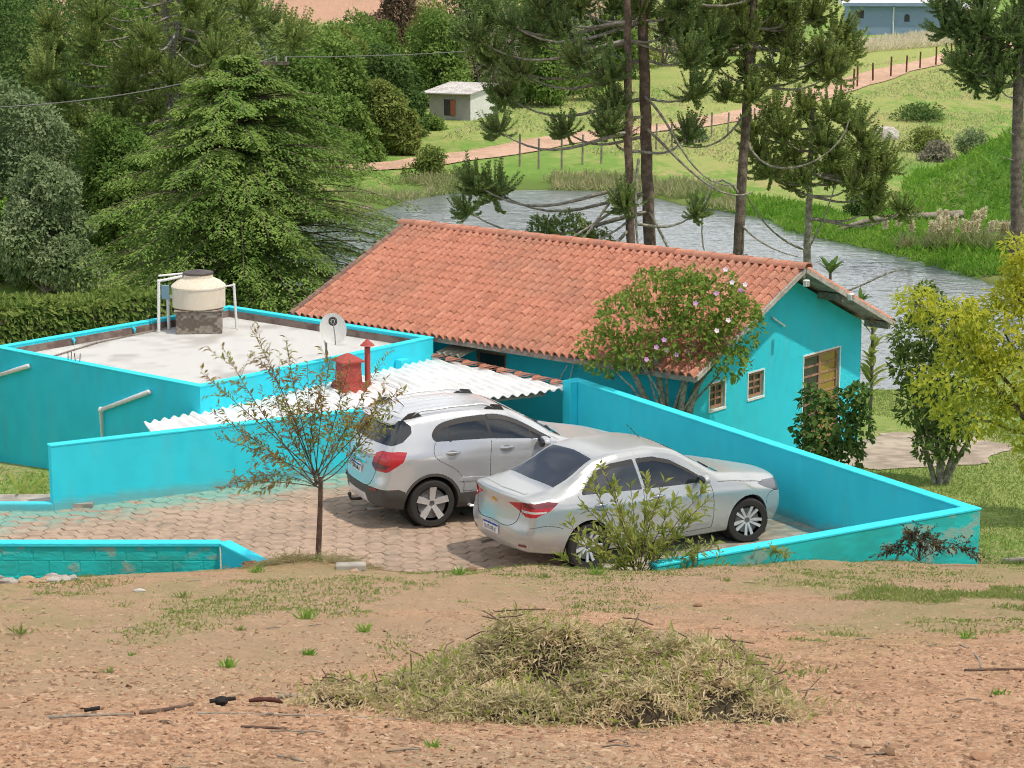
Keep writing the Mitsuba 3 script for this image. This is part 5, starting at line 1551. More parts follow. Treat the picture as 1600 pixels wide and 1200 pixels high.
araucaria('small araucaria with a rounded dense crown, rightmost of those behind the tiled roof', [([(7.02, 50, -2.7), (7.05, 50, .4), (7.06, 50, 2.6), (7.08, 50, 4.4)], .135, .05)], A3,
          [([(7.05, 50, 1.0), (6.3, 49.6, 1.4), (5.6, 49.4, 2.2), (5.4, 49.4, 2.6)], .024), ([(7.05, 50, .1), (7.9, 49.7, .05), (8.9, 49.6, .5), (9.3, 49.7, .6)], .028), ([(7.04, 50, -.3), (7.8, 49.7, -.3), (8.4, 49.6, .05)], .024), ([(7.05, 50, .2), (6.3, 49.6, .5), (5.5, 49.4, 1.0)], .024), ([(7.05, 50, 1.0), (7.4, 49.7, 1.9), (7.6, 49.6, 2.6)], .022)], 13, 'araucaria_leaf', 'bark_lichen', nb=36)
A4 = [(13.8, 66, 6.09, .82), (14.48, 65.5, 5.91, 1.05), (15.64, 66.3, 5.98, .82), (13.48, 66.3, 5.59, 1.09), (14.23, 66, 5.11, .93), (15.15, 66.5, 4.89, 1.15), (15.74, 65.7, 5.13, 1.19), (13.8, 65.7, 4.54, 1), (14.81, 66.2, 4.32, 1.2), (15.65, 66, 4.33, .92), (13.33, 66.2, 6.28, .83), (14.35, 66.3, 4.02, 1.04), (15.04, 65.8, 3.85, .81),
      (14.61, 66.2, 6.37, .88), (16.24, 66, 4.53, .96), (16.67, 66.3, 5.3, 1.04), (16.13, 66.2, 3.73, .86), (15.16, 65.4, 5.53, .82), (14.0, 66, 5.6, 1.1), (14.6, 66.3, 5.2, 1.1), (14.2, 65.8, 4.5, 1.0), (15.3, 66, 4.4, 1.0), (15.9, 66, 6.1, 1.1)]
araucaria('dark bushy pine with a straight grey trunk near the right edge', [([(15.80, 66, -2.9), (15.82, 66, .5), (15.72, 66, 3), (15.68, 66, 5), (15.7, 66, 8.5)], .235, .12)], A4 + ring_tufts(15.6, 66, 6.6, 9.0, 16, 2.2, rA),
          [([(15.8, 66, 1.5), (15.2, 65.7, 1.7)], .02), ([(15.8, 66, .6), (16.3, 65.7, .9)], .02), ([(15.76, 66, 2.3), (15.3, 65.7, 2.5)], .02), ([(15.76, 66, 2.6), (16.3, 65.8, 2.8)], .02), ([(15.82, 66, -.4), (15.3, 65.7, -.3)], .02)], 14, 'araucaria_dark', 'bark_grey', nb=30, tuft_scale=.72, name='pine_tree')

# ---- cypress with drooping sprays, left of the house
def cypress(label, base, H, R, seed, n_br=330, per=110):
    r = np.random.default_rng(seed)
    key = thing('cypress_tree', label, 'tree')
    base = np.asarray(base, float)
    add('trunk', tube(base + np.stack([r.normal(0, .04, 14), r.normal(0, .04, 14), np.linspace(-.4, H * .96, 14)], 1), np.linspace(.24, .02, 14), 8), 'bark_brown', True, key)
    P_, A_, N_, br = [], [], [], []
    for i in range(n_br):
        t = ((i + .5) / n_br) ** 1.05
        h = H * (.03 + .95 * (.45 * t + .55 * (round(t * 11) / 11 + r.normal(0, .010))))
        a = i * 2.39996 + r.normal(0, .25)
        lobe = 1 + .22 * math.sin(3 * a + 1.3) + .12 * math.sin(5 * a + 4 * t)
        l = R * lobe * (1 - t ** 2.1) ** .85 * r.uniform(.50, 1.12) + .2
        rise = r.uniform(.08, .34) * (0.4 + t)
        s = np.linspace(0, 1, 9)[:, None]
        d = np.array([math.cos(a), math.sin(a), 0])
        C = base + [0, 0, h] + d * l * s + np.array([0, 0, 1.0]) * l * (rise * s - .26 * s ** 2.6)
        br.append(tube(C, np.linspace(.028, .006, 9), 4, False))
        m = per
        u = r.random(m) ** .62
        Pm = np.stack([np.interp(u, s[:, 0], C[:, k]) for k in range(3)], 1)
        side = np.cross(d, [0, 0, 1.0])
        sp = r.normal(0, 1, m) * (.12 + .22 * l / R) * (1.1 - u * .6)
        Pm += side * sp[:, None] + np.array([0, 0, -1]) * (np.abs(sp) * .5 + .04 * r.random(m))[:, None] + r.normal(0, .03, (m, 3))
        Am = unit(d * .8 + side * np.sign(sp)[:, None] * .7 + np.array([0, 0, -.25]) + .35 * rdir(r, m))
        P_.append(Pm); A_.append(Am); N_.append(np.tile([0, 0, 1.25], (m, 1)) + .4 * rdir(r, m) + .25 * d)
    P, A, N = np.vstack(P_), np.vstack(A_), np.vstack(N_)
    sz = r.uniform(.07, .155, len(P))
    add('foliage', leaves(P, A, sz, sz * .42, r, .12, .03, unit(N)), 'cypress_leaf', False, key)
    add('branches', cat(br), 'bark_brown', False, key, kind='stuff')
    return key


cypress('big spreading cypress with drooping yellow green sprays behind the annexe', (-7.15, 55.5, -1.9), 7.3, 4.5, 21, 560, 340)

# ---- clipped hedge behind the annexe
def hedge(label, u0, u1, v, z0, z1, w, n, seed):
    r = np.random.default_rng(seed)
    key = thing('hedge', label, 'hedge')
    L = u1 - u0
    k = r.choice(3, n, p=(.45, .38, .17))
    U = u0 + r.random(n) * L
    top = np.interp(U, [u0, u1], [z0, z1]) + .16 * (meshkit.fbm(np.stack([U * 1.3, U * 0, U * 0], -1), 3) - .5)
    gz0 = np.interp(U, [u0, u1], [gz(*hp(u0, v)[:2]), gz(*hp(u1, v)[:2])])
    s = r.random(n)
    V = np.where(k == 0, v - w + .02 * r.normal(size=n), np.where(k == 2, v + w, v - w + 2 * w * s))
    Z = np.where(k == 1, top, gz0 + (top - gz0) * r.random(n) ** .8)
    bulge = .22 * (meshkit.fbm(np.stack([U * 1.1, Z * 1.6, V * .7], -1), 3) - .5)
    V = V - np.where(k == 0, bulge, 0)
    P = HR + U[:, None] * HU + V[:, None] * HV
    P[:, 2] = Z + np.where(k == 1, bulge, 0) - .05 * r.random(n)
    N = np.where((k == 1)[:, None], [0, 0, 1.0], np.where((k == 0)[:, None], -HV + [0, 0, .5], HV + [0, 0, .5]))
    A = unit(.5 * N + .8 * rdir(r, n) + np.array([0, 0, -.25]))
    sz = r.uniform(.08, .19, n)
    add('leaves', leaves(P, A, sz, sz * .42, r, .15, .2, unit(N + .6 * rdir(r, n))), 'hedge_leaf', False, key)
    core = []
    for i in range(18):
        a, b = u0 + L * i / 18, u0 + L * (i + 1) / 18
        zt = np.interp((a + b) / 2, [u0, u1], [z0, z1]) - .16
        core.append(xf(boxm(a, b + .02, v - w + .14, v + w - .14, hz(np.interp(a, [u0, u1], [gz(*hp(u0, v)[:2]), gz(*hp(u1, v)[:2])])) - .3, hz(zt)), HM))
    add('stems', cat(core), 'bark_brown', False, key, kind='stuff')
    return key


hedge('dense clipped cypress hedge behind the flat annexe', -17.5, -4.6, 12.9, 2.25, 1.10, .75, 42000, 31)

# ---- forest on the far side, left
def spot(x, y):
    return (x, y, gz(x, y))


FT = [  # x, y, height, radius, kind, density
    (-17.5, 74, 9.5, 3.6, 'dark', 1), (-15.2, 66, 6.3, 2.5, 'grey', 1), (-13.6, 61, 4.4, 1.7, 'grey', 1), (-14.6, 63, 2.6, 1.5, 'bright', 1), (-16.8, 63, 5.6, 2.2, 'mid', 1), (-12.2, 66, 5.2, 1.9, 'mid', 1),
    (-14.5, 84, 9.0, 3.4, 'mid', 1), (-21, 88, 10.5, 4.0, 'dark', 1), (-24, 98, 9, 4, 'olive', 1), (-11.5, 86, 8.2, 3.0, 'olive', 1), (-18.5, 100, 9.5, 4.0, 'dark', 1), (-12.5, 98, 9.2, 3.6, 'grey', 1), (-9.2, 93, 6.4, 2.6, 'mid', 1),
    (-8.6, 104, 6.2, 2.7, 'mid', 1), (-11.8, 112, 6.4, 3.2, 'olive', 1), (-9.0, 117, 5.8, 2.6, 'olive', 1), (-9.6, 122, 5.8, 3.2, 'mid', 1), (-17.0, 118, 9, 3.8, 'dark', 1), (-20.5, 122, 10, 4.4, 'mid', 1), (-26, 116, 10, 4.6, 'dark', 1),
    (-6.3, 107, 5.4, 2.3, 'dark', 1.2), (-5.7, 111, 4.4, 1.5, 'dark', 1.2), (-6.2, 103.5, 3.8, 1.5, 'olive', .8), (-5.3, 102.5, 2.6, 1.1, 'olive', .9), (-7.6, 99, 3.2, 1.5, 'mid', 1),
    (-4.4, 128, 6.0, 2.6, 'mid', 1), (-1.2, 131, 7.6, 2.9, 'dead', .55), (-4.8, 136, 6.0, 2.8, 'olive', 1), (-.2, 138, 8.6, 3.3, 'mid', 1), (2.2, 134, 7.0, 2.6, 'dark', 1.1), (2.0, 128, 4.4, 2.0, 'mid', 1), (3.4, 140, 8.0, 3.0, 'grey', .9), (-13.5, 133, 5.6, 3.4, 'olive', 1), (-9.4, 140, 5.2, 3.2, 'mid', 1),
    (-20, 138, 7, 4.5, 'mid', 1), (-26, 140, 11, 5, 'olive', 1), (-2.4, 142, 7.0, 3.6, 'dark', 1), (5.4, 148, 6.5, 2.8, 'dead', .6), (8.0, 152, 5.6, 2.6, 'olive', .8), (11.0, 155, 5.2, 2.4, 'dead', .6), (13.8, 158, 4.8, 2.3, 'grey', .8), (-8.6, 165, 8.2, 2.4, 'red', .9), (-16.8, 92, 8, 3, 'olive', 1), (6.8, 143, 4.6, 2.1, 'mid', 1),
    (17.0, 166, 5.0, 2.6, 'olive', .8), (21, 172, 5.0, 2.8, 'mid', .8), (24.5, 190, 5.5, 2.6, 'dead', .6), (-20.5, 68, 7.4, 2.8, 'mid', 1), (-10.4, 75, 4.6, 1.8, 'mid', .9), (-11.6, 71, 3.4, 1.5, 'olive', .9)]
FL = {'dark': 'dense dark green broadleaf tree in the wood across the valley', 'mid': 'mid green bushy tree in the wood across the valley', 'olive': 'yellowish olive tree in the wood across the valley', 'grey': 'pale grey green tree in the wood across the valley',
      'bright': 'low bright green tree in front of the grey green ones at the left edge', 'dead': 'half bare greyish tree in the far wood', 'red': 'dark reddish tree standing against the ploughed field at the top'}
FG = {k: f'{k} forest trees across the valley' for k in FL}
for i, (x, y, h, rr, kind, dn) in enumerate(FT):
    near_f = y < 80
    same = sorted((q[0] / q[1], n_) for n_, q in enumerate(FT) if q[4] == kind)
    nth = NTH[[n_ for _, n_ in same].index(i)]
    broad_tree('forest_tree', FL[kind] if len(same) == 1 else FL[kind].replace('in the wood across the valley', '').replace('in the far wood', '').strip() + f' in the wood, {nth} of its kind from the left', 'tree', spot(x, y), h, rr, f'forest_{kind}', 100 + i, FG[kind] if kind not in ('bright', 'red') else None,
               n=int((17000 if near_f else 10000) * dn), size=(.15 if near_f else .23) * (1.0 if kind != 'dead' else .6), low=.03, aspect=.5, flat=.85, trunk_r=h * .018, barkm='twig_pale' if kind in ('dead', 'grey') else 'bark_grey')
# the araucaria with pale bare limbs among them, top left
rL = np.random.default_rng(77)
tl_ = []
for i in range(64):
    t = i / 64
    a = i * 2.4
    q = (1.2 + 2.6 * rL.random()) * (1.15 - .4 * abs(t - .5))
    tl_.append((-11.3 + q * math.cos(a), 70 + q * math.sin(a), 1.3 + 7.2 * t, rL.uniform(.9, 1.3)))
araucaria('old araucaria with pale forked limbs in the wood at the upper left', [([(-11.3, 70, -2.2), (-11.3, 70, 3), (-11.35, 70, 6.2), (-11.5, 70, 8.5)], .17, .08), ([(-11.33, 70, 4.2), (-11.0, 70, 5.2), (-10.8, 69.9, 6.6), (-10.75, 69.9, 8.2)], .09, .05)], tl_,
          [([(-11.3, 69.9, 4.3), (-10.4, 69.4, 4.9), (-9.8, 69.2, 5.6)], .03)], 15, 'araucaria_leaf', 'bark_lichen', nb=40, tuft_scale=.72, group=None)
# ---- near plants with separate stems and leaves
def sprig_plant(name, label, cat_, base, stems, leafm, L, W, per_m, barkm, seed, r0=.012, side=5, droop=.1, up=.5, pairs=False, trunk=None, tw_len=.35, start=.25, stem_name='stem'):
    r = np.random.default_rng(seed)
    key = thing(name, label, cat_)
    base = np.asarray(base, float)
    if trunk is not None:
        add('trunk', tube(base + bezier(trunk[0], 14), np.linspace(trunk[1], trunk[2], 14), 8), barkm, True, key)
    P, A, tw = [], [], []
    for pts in stems:
        C = base + bezier(pts, 14)
        ln = np.linalg.norm(np.diff(C, axis=0), axis=1).sum()
        add(stem_name, tube(C, np.linspace(r0 * (.5 + .35 * ln), r0 * .3, 14), 5), barkm, True, key)
        curves = [(C, start)]
        for _ in range(side):
            u = r.uniform(.3, .97); k = int(u * 13)
            d = unit(C[min(k + 1, 13)] - C[max(k - 1, 0)])
            e = unit(d + .9 * rdir(r, 1)[0] + [0, 0, up * .5])
            l = tw_len * r.uniform(.4, 1.1)
            Q = C[k] + e * l * np.linspace(0, 1, 7)[:, None] + np.array([0, 0, .15 * l * up]) * (np.linspace(0, 1, 7) ** 2)[:, None]
            tw.append(tube(Q, np.linspace(r0 * .35, r0 * .15, 7), 3, False))
            curves.append((Q, .1))
        for Q, s0 in curves:
            l = np.linalg.norm(np.diff(Q, axis=0), axis=1).sum()
            n = max(3, int(per_m * l * (1 - s0)))
            u = s0 + (1 - s0) * (np.arange(n) + r.random(n) * .5) / n
            u = np.clip(u, 0, 1)
            pos = np.stack([np.interp(u, np.linspace(0, 1, len(Q)), Q[:, k]) for k in range(3)], 1)
            tg = unit(np.stack([np.interp(u, np.linspace(0, 1, len(Q)), np.gradient(Q[:, k])) for k in range(3)], 1))
            e = rdir(r, n); e = unit(e - tg * (e * tg).sum(1, keepdims=True))
            P.append(pos); A.append(unit(.75 * tg + .85 * e + [0, 0, up * .4]))
            if pairs:
                P.append(pos); A.append(unit(.75 * tg - .85 * e + [0, 0, up * .4]))
    P, A = np.vstack(P), np.vstack(A)
    s = r.uniform(.65, 1.2, len(P))
    add('leaves', leaves(P, A, L * s, W * s, r, .25, droop, unit(np.array([0, 0, 1.0]) + .6 * rdir(r, len(P)))), leafm, False, key)
    if tw:
        add('twigs', cat(tw), barkm, False, key, kind='stuff')
    return key


rs = np.random.default_rng(41)
SB = (-2.38, 24.93, .60)
ends = [(-1.40, 2.42), (-1.12, 2.85), (-.80, 3.0), (-.62, 2.72), (-.34, 2.88), (-.10, 2.60), (.22, 2.75), (.42, 2.62), (.75, 2.5), (1.08, 2.42), (-1.25, 1.65), (-1.0, 1.25), (-.70, 1.15), (-1.3, 2.0), (-.95, 2.2), (.95, 2.05), (-.5, 2.3), (.05, 2.2), (.55, 2.1), (-.55, 1.55), (-.3, 1.9), (.3, 1.75)]
stems = []
for dx, dz in ends:
    z0 = rs.uniform(1.05, 1.25) if dz > 1.4 else 1.08
    dy = rs.uniform(-.55, .55) * (.5 + .5 * abs(dx))
    m = (dx * .42 + rs.normal(0, .05), dy * .45, z0 + (dz - z0) * .38 + .05)
    stems.append([(rs.normal(0, .02), rs.normal(0, .02), z0), m, (dx, dy, dz)])
stems[14] = [(0, 0, 1.12), (.35, -.05, 1.38), (.62, -.05, 1.85), (.86, -.02, 2.25)]
sprig_plant('young_tree', 'thin young tree with sparse reddish green leaves on the edge of the dirt bank', 'tree', SB, stems, 'sapling_leaf', .092, .032, 32, 'sapling_bark', 42, .0075, 9, .35, .3,
            trunk=([(0, 0, -.35), (.01, 0, .3), (.035, 0, .75), (.05, 0, 1.2)], .042, .027), tw_len=.42, stem_name='branch')
BB = (1.50, 23.98, .82)
ends = [(-.42, 1.42), (-.30, 1.15), (-.62, .95), (-.85, .72), (-.72, .45), (-.10, 1.12), (.10, 1.18), (.28, 1.30), (.42, 1.0), (.68, 1.12), (.80, .95), (.62, .70), (.85, .35), (.40, .60), (-.2, .75), (.12, .78), (-.42, .6), (-.9, .2), (.2, .42), (-.35, .3), (.95, .12), (-.55, 1.2)]
stems = [[(rs.normal(0, .05), rs.normal(0, .05), -.1), (dx * .5 + rs.normal(0, .03), rs.uniform(-.2, .2), dz * .5), (dx * 1.12, rs.uniform(-.32, .32), dz)] for dx, dz in ends]
sprig_plant('shrub', 'leafy yellow green shrub growing at the bank edge in front of the sedan', 'shrub', BB, stems, 'bush_leaf', .14, .047, 8, 'sapling_bark', 43, .009, 5, .05, .7, pairs=True, tw_len=.22, start=.22)
# small weeds along the foot of the front court wall
for k, (x, y, n_, h, lab) in enumerate(((2.15, 23.95, 5, .34, 'small leafy weed at the low left end of the front court wall'), (3.15, 24.45, 4, .16, 'tiny leafy weed at the foot of the front court wall'))):
    st = [[(rs.normal(0, .03), rs.normal(0, .02), -.05), (rs.normal(0, .08), rs.normal(0, .05), h * .5), (rs.normal(0, .14), rs.normal(0, .08), h * rs.uniform(.7, 1.1))] for _ in range(n_)]
    sprig_plant('weed', lab, 'weed', (x, y, gz(x, y)), st, 'bush_leaf', .07, .024, 22, 'sapling_bark', 50 + k, .006, 2, .05, .7, pairs=True, tw_len=.12)

# ---- garden trees and shrubs
def lob(*a):
    return [tuple(x) for x in a]


ft = broad_tree('flowering_tree', 'rounded many stemmed tree with pink and white flowers before the tiled roof', 'tree', (2.62, 34.2, -.6), 3.6, 1.4, 'flower_tree_leaf', 61, n=4600, size=.105, trunk_r=.05, barkm='bark_lichen', low=.28, aspect=.5, droop=.1, branch_parts=True,
                lobes=lob((.55, 0, 3.0, .75, .65, .5), (-.05, .2, 3.12, .7, .6, .42), (-.75, 0, 2.75, .5, .5, .4), (1.05, -.1, 2.65, .45, .5, .55), (.95, -.3, 2.05, .34, .35, .28), (-1.15, 0, 2.15, .38, .4, .38), (.25, -.3, 2.45, .55, .45, .4), (-.55, -.2, 2.2, .4, .4, .3))) 
r_ = np.random.default_rng(62)
for s in (-.26, -.10, .08, .19):
    add('stem', tube((2.66, 34.2, -.6) + bezier([(s * .5, r_.normal(0, .05), -.2), (s * .8, r_.normal(0, .06), .7), (s * 1.7, r_.normal(0, .1), 1.35), (s * 3.2, r_.normal(0, .15), 2.2)], 14), np.linspace(.105, .035, 14), 8), 'bark_lichen', True, ft)
FPX = [(3.28, 2.66, 1), (3.53, 2.84, 0), (3.74, 2.80, 0), (3.68, 2.70, 1), (3.48, 2.22, 0), (3.30, 2.04, 0), (2.45, 1.90, 1), (2.33, 1.78, 1), (2.50, 1.72, 0), (2.17, 1.58, 1), (2.66, 1.64, 1), (3.42, 3.05, 0), (2.95, 2.5, 1)]
for k, (x, z, pk) in enumerate(FPX):
    c = np.array([x, 34.2 - .62 - .1 * r_.random(), z])
    f = []
    n_ = unit(np.array([r_.normal(0, .3), -1, .6]))
    e1 = unit(np.cross(n_, [0, 0, 1.0])); e2 = np.cross(n_, e1)
    for j in range(5):
        a = j * 2 * math.pi / 5 + k
        d = e1 * math.cos(a) + e2 * math.sin(a); s = np.cross(n_, d)
        q = np.array([c, c + d * .026 + s * .022 + n_ * .01, c + d * .050 + n_ * .018, c + d * .026 - s * .022 + n_ * .01])
        f.append((q, np.array([[0, 1, 2], [0, 2, 3]])))
    add('flower', cat(f), 'petal_pink' if pk else 'petal_white', False, ft)
broad_tree('camellia_bush', 'glossy dark green bush standing before the glazed door', 'shrub', (5.36, 34.55, -.6), 1.6, .7, 'gloss_leaf', 63, n=1750, size=.115, trunk_r=.03, low=.15, aspect=.68, droop=.25,
           lobes=lob((0, 0, .72, .46, .42, .42), (-.30, 0, 1.20, .26, .26, .32), (.24, .05, 1.15, .30, .28, .34), (.42, -.05, 1.38, .20, .2, .20), (.5, 0, .80, .20, .25, .34), (-.45, 0, .75, .18, .22, .30), (.15, -.15, .35, .42, .3, .3), (-.25, -.1, .4, .3, .3, .3)))
broad_tree('garden_tree', 'dark green garden tree with a short forked trunk on the lawn', 'tree', (6.95, 33.4, -.52), 3.3, .8, 'dark_tree_leaf', 64, n=5200, size=.11, trunk_r=.05, barkm='bark_lichen', low=.17, aspect=.5, droop=.1, branch_parts=True,
           lobes=lob((0, 0, 1.35, .40, .42, .45), (-.30, 0, 1.9, .48, .45, .45), (.25, .1, 1.9, .5, .5, .5), (-.45, 0, 2.45, .42, .42, .42), (.05, 0, 2.6, .5, .45, .42), (-.30, 0, 2.95, .30, .3, .30), (.45, .1, 2.5, .4, .4, .4), (-.62, -.1, 2.05, .25, .3, .35), (-.35, 0, 3.25, .14, .14, .14), (.1, -.2, .85, .34, .3, .3), (-.15, -.1, .75, .3, .3, .28), (.3, 0, 1.05, .3, .3, .3), (-.45, 0, 1.35, .3, .3, .35)))
gt_ = [k for k in scene if k.startswith('garden_tree')][0].split('__')[0]
for dx, tx in ((-.10, -.42), (.05, .0), (.14, .36), (.2, .62)):
    add('stem', tube(np.array((6.95, 33.4, -.52)) + bezier([(dx * .5, 0, -.2), (dx, .02, .25), (dx * .6 + tx * .5, .03, .7), (tx, 0, 1.45)], 12), np.linspace(.055, .022, 12), 7), 'bark_lichen', True, gt_)
broad_tree('yellow_tree', 'tree with yellow green leaves leaning in from the right edge', 'tree', (8.05, 29.4, -.1), 4.4, 1.7, 'yellow_leaf', 65, n=10500, size=.108, trunk_r=.08, low=.3, aspect=.42, droop=.35, branch_parts=True,
           lobes=lob((-1.1, 0, 2.9, .70, .6, .5), (-1.85, -.1, 3.1, .55, .45, .30), (-2.35, 0, 3.3, .34, .3, .22), (-1.0, -.1, 4.1, .22, .2, .2), (-.6, 0, 3.75, .5, .5, .35), (-.5, 0, 3.4, .6, .6, .4), (-.85, -.2, 2.35, .7, .6, .4), (-1.85, -.2, 2.15, .62, .45, .32), (-1.55, -.2, 1.7, .55, .4, .30), (-.7, -.2, 1.7, .55, .5, .45), (-.5, -.2, 1.2, .35, .35, .3), (-1.0, 0, 3.75, .16, .16, .2), (.3, 0, 3.2, .8, .8, .6), (.4, 0, 2.2, .8, .8, .6), (-.95, 0, 3.4, .35, .35, .25), (-1.5, 0, 2.6, .5, .45, .3)))


def strap_plant(name, label, cat_, base, n, L, W, mat, seed, up=1.0, stem=0.0, barkm='bark_grey'):
    """Long arching leaves from one point."""
    r = np.random.default_rng(seed)
    key = thing(name, label, cat_)
    base = np.asarray(base, float)
    if stem:
        add('stem', tube([base - [0, 0, .2], base + [0.02, 0, stem * .5], base + [0, 0, stem]], .03, 6), barkm, True, key)
    for i in range(n):
        a = i * 2.4 + r.normal(0, .2); l = L * r.uniform(.7, 1.1)
        t = np.linspace(0, 1, 8)
        o = base + [0, 0, stem * (1 if n < 16 else r.uniform(.35, 1))]
        d = np.array([math.cos(a), math.sin(a), 0]); s = np.array([-d[1], d[0], 0])
        k = r.uniform(.35, .8)
        C = o + d * (l * k * t)[:, None] + np.array([0, 0, 1.0]) * (l * (up * t - .75 * k * up * t ** 2))[:, None]
        w = W * np.sin(np.pi * np.clip(t * .92 + .08, 0, 1)) ** .7 * .5
        V = np.vstack([C + s * w[:, None] + [0, 0, .004], C - [0, 0, .006], C - s * w[:, None] + [0, 0, .004]])
        q = [[j, j + 1, 9 + j, 8 + j] for j in range(7)] + [[8 + j, 9 + j, 17 + j, 16 + j] for j in range(7)]
        add('leaf', (V, tri(np.array(q))), mat, 60, key)
    return key


q = hp(.85, .25)
strap_plant('dracaena_plant', 'broad leaved plant peeping out behind the right corner of the gable', 'plant', (q[0], q[1], gz(q[0], q[1])), 30, .60, .12, 'bush_leaf', 71, .7, 2.1)
q = hp(1.5, 1.6)
strap_plant('dracaena_plant', 'tuft of long dark leaves above the right roof slope by the ridge end', 'plant', (q[0], q[1], gz(q[0], q[1])), 14, .62, .10, 'gloss_leaf', 72, .8, 3.05)
q = hp(1.65, 1.0)
strap_plant('dracaena_plant', 'small tuft of leaves showing halfway along the right slope of the tiled roof', 'plant', (q[0], q[1], gz(q[0], q[1])), 12, .45, .08, 'gloss_leaf', 73, .8, 2.5)
strap_plant('lily_plant', 'single clump of long strap leaves in the grass at the left edge', 'plant', (-7.45, 31.2, gz(-7.45, 31.2)), 7, .85, .07, 'bush_leaf', 74, 1.0)
strap_plant('lily_plant', 'dark pointed leaves rising behind the court wall by the white rain pipe', 'plant', (-6.0, 31.6, gz(-6.0, 31.6)), 5, 1.25, .07, 'gloss_leaf', 75, 1.05)
broad_tree('bushy_tree', 'dense dark bushy tree whose top shows over the roof ridge before the pond', 'tree', (1.25, 46.3, -1.9), 4.4, 1.0, 'dark_tree_leaf', 66, n=3600, size=.12, low=.35, aspect=.45, lobes=lob((0, 0, 3.7, .55, .5, .55), (-.55, 0, 3.5, .45, .45, .45), (.55, 0, 3.45, .45, .45, .45), (-.85, 0, 3.2, .3, .3, .35), (-.6, 0, 3.95, .25, .25, .25), (.9, 0, 3.2, .3, .3, .3)))

# ---- far side: hut, blue house, fence, pole, wires
plain('hut_wall', (.36, .35, .33), .9); plain('lime_wash', (.72, .72, .70), .85); plain('shutter_red', (.36, .12, .07), .7); plain('sky_blue', (.24, .34, .47), .8); plain('brick_far', (.33, .16, .11), .9)
plain('window_dark', (.05, .05, .055), .4); plain('post_brown', (.15, .06, .045), .9); plain('pole_grey', (.40, .39, .37), .8); plain('cable_grey', (.16, .16, .15), .7)
tex('roof_grey', varied((.52, .50, .48), c2=(.38, .36, .34), f=2), rough=.9)


def local(x, y, yaw, z=None):
    return rotz(yaw, (x, y, gz(x, y) if z is None else z))


MH = local(-2.36, 119.6, math.radians(-24), -1.75)
hut = thing('field_hut', 'small grey hut with one whitewashed side on the meadow above the pond', 'hut')
add('wall', xf(boxm(-2.55, 0, 0, 3.3, -.3, 1.62), MH), 'hut_wall', parent=hut)
add('whitewashed_side', xf(boxm(.002, .03, .004, 3.29, -.3, 1.72), MH), 'lime_wash', parent=hut)
add('roof', xf(hull([(-2.95, -.35, 1.63), (.22, -.35, 1.63), (-2.95, 3.6, 2.02), (.22, 3.6, 2.02), (-2.95, -.35, 1.69), (.22, -.35, 1.69), (-2.95, 3.6, 2.08), (.22, 3.6, 2.08)]), MH), 'roof_grey', parent=hut)
k = add('window', xf(boxm(-1.62, -.95, -.03, .02, .42, 1.32), MH), 'window_dark', parent=hut)
add('shutter', xf(boxm(-1.20, -.90, -.07, -.032, .44, 1.30), MH), 'shutter_red', parent=k)
add('gable_back', xf(boxm(-2.55, -.01, 3.15, 3.29, 1.625, 1.95), MH), 'hut_wall', parent=hut)
MB2 = local(31.2, 198, math.radians(-4), -.3)
bh_ = thing('blue_house', 'long pale blue single storey house at the end of the dirt road', 'house')
wall_b = mani(boxm(0, 9.4, 0, 6, -.6, 3.0)) - mani(boxm(.55, 1.3, -.1, .3, 1.75, 2.5)) - mani(boxm(5.0, 5.5, -.1, .3, 1.45, 1.9)) - mani(xf(trimesh.creation.cylinder(.25, .6, sections=24), np.array([[1, 0, 0, 5.25], [0, 0, -1, .1], [0, 1, 0, 1.9], [0, 0, 0, 1.0]])))
add('wall', xf(unmani(wall_b), MB2), 'sky_blue', parent=bh_)
add('window', xf(boxm(.52, 1.33, .12, .2, 1.72, 2.53), MB2), 'window_dark', parent=bh_)
add('arched_window', xf(boxm(4.98, 5.52, .12, .2, 1.42, 2.18), MB2), 'window_dark', parent=bh_)
add('downpipe', xf(tube([(4.0, -.08, -.2), (4.0, -.08, 2.8)], .07, 6), MB2), 'white_trim', parent=bh_)
add('fascia', xf(boxm(-.7, 10.0, -.5, -.38, 2.88, 3.18), MB2), 'sky_blue', parent=bh_)
add('roof', xf(hull([(-.7, -.37, 3.02), (10, -.37, 3.02), (-.7, 3, 3.7), (10, 3, 3.7), (-.7, 6.4, 3.02), (10, 6.4, 3.02), (-.7, 3, 3.8), (10, 3, 3.8)]), MB2), 'asbestos', parent=bh_)
ax_ = thing('brick_shed', 'small raw brick shed with a white roof right of the pale blue house', 'shed')
add('wall', xf(boxm(10.4, 13.2, 1.0, 5, -.6, 2.5), MB2), 'brick_far', parent=ax_)
add('roof', xf(hull([(10.1, .6, 2.52), (13.5, .6, 2.52), (10.1, 5.4, 3.0), (13.5, 5.4, 3.0), (10.1, .6, 2.6), (13.5, .6, 2.6), (10.1, 5.4, 3.1), (13.5, 5.4, 3.1)]), MB2), 'asbestos', parent=ax_)
POSTS = [(1.2, 95.8), (.35, 97.0), (2.25, 95.6), (3.25, 97.8), (4.15, 98.3), (7.1, 104.5), (8.0, 105.5), (9.2, 107), (10.4, 110.5), (11.3, 111), (13, 113.5), (14.9, 118), (16.6, 122), (19.3, 130.5), (20.5, 132.5), (21.8, 136), (22.3, 137.5), (23.9, 141), (25.5, 143.5), (27, 146), (28.5, 149), (30.2, 152), (32.2, 156.5), (34.1, 160.5), (36.0, 165)]
rp = np.random.default_rng(81)
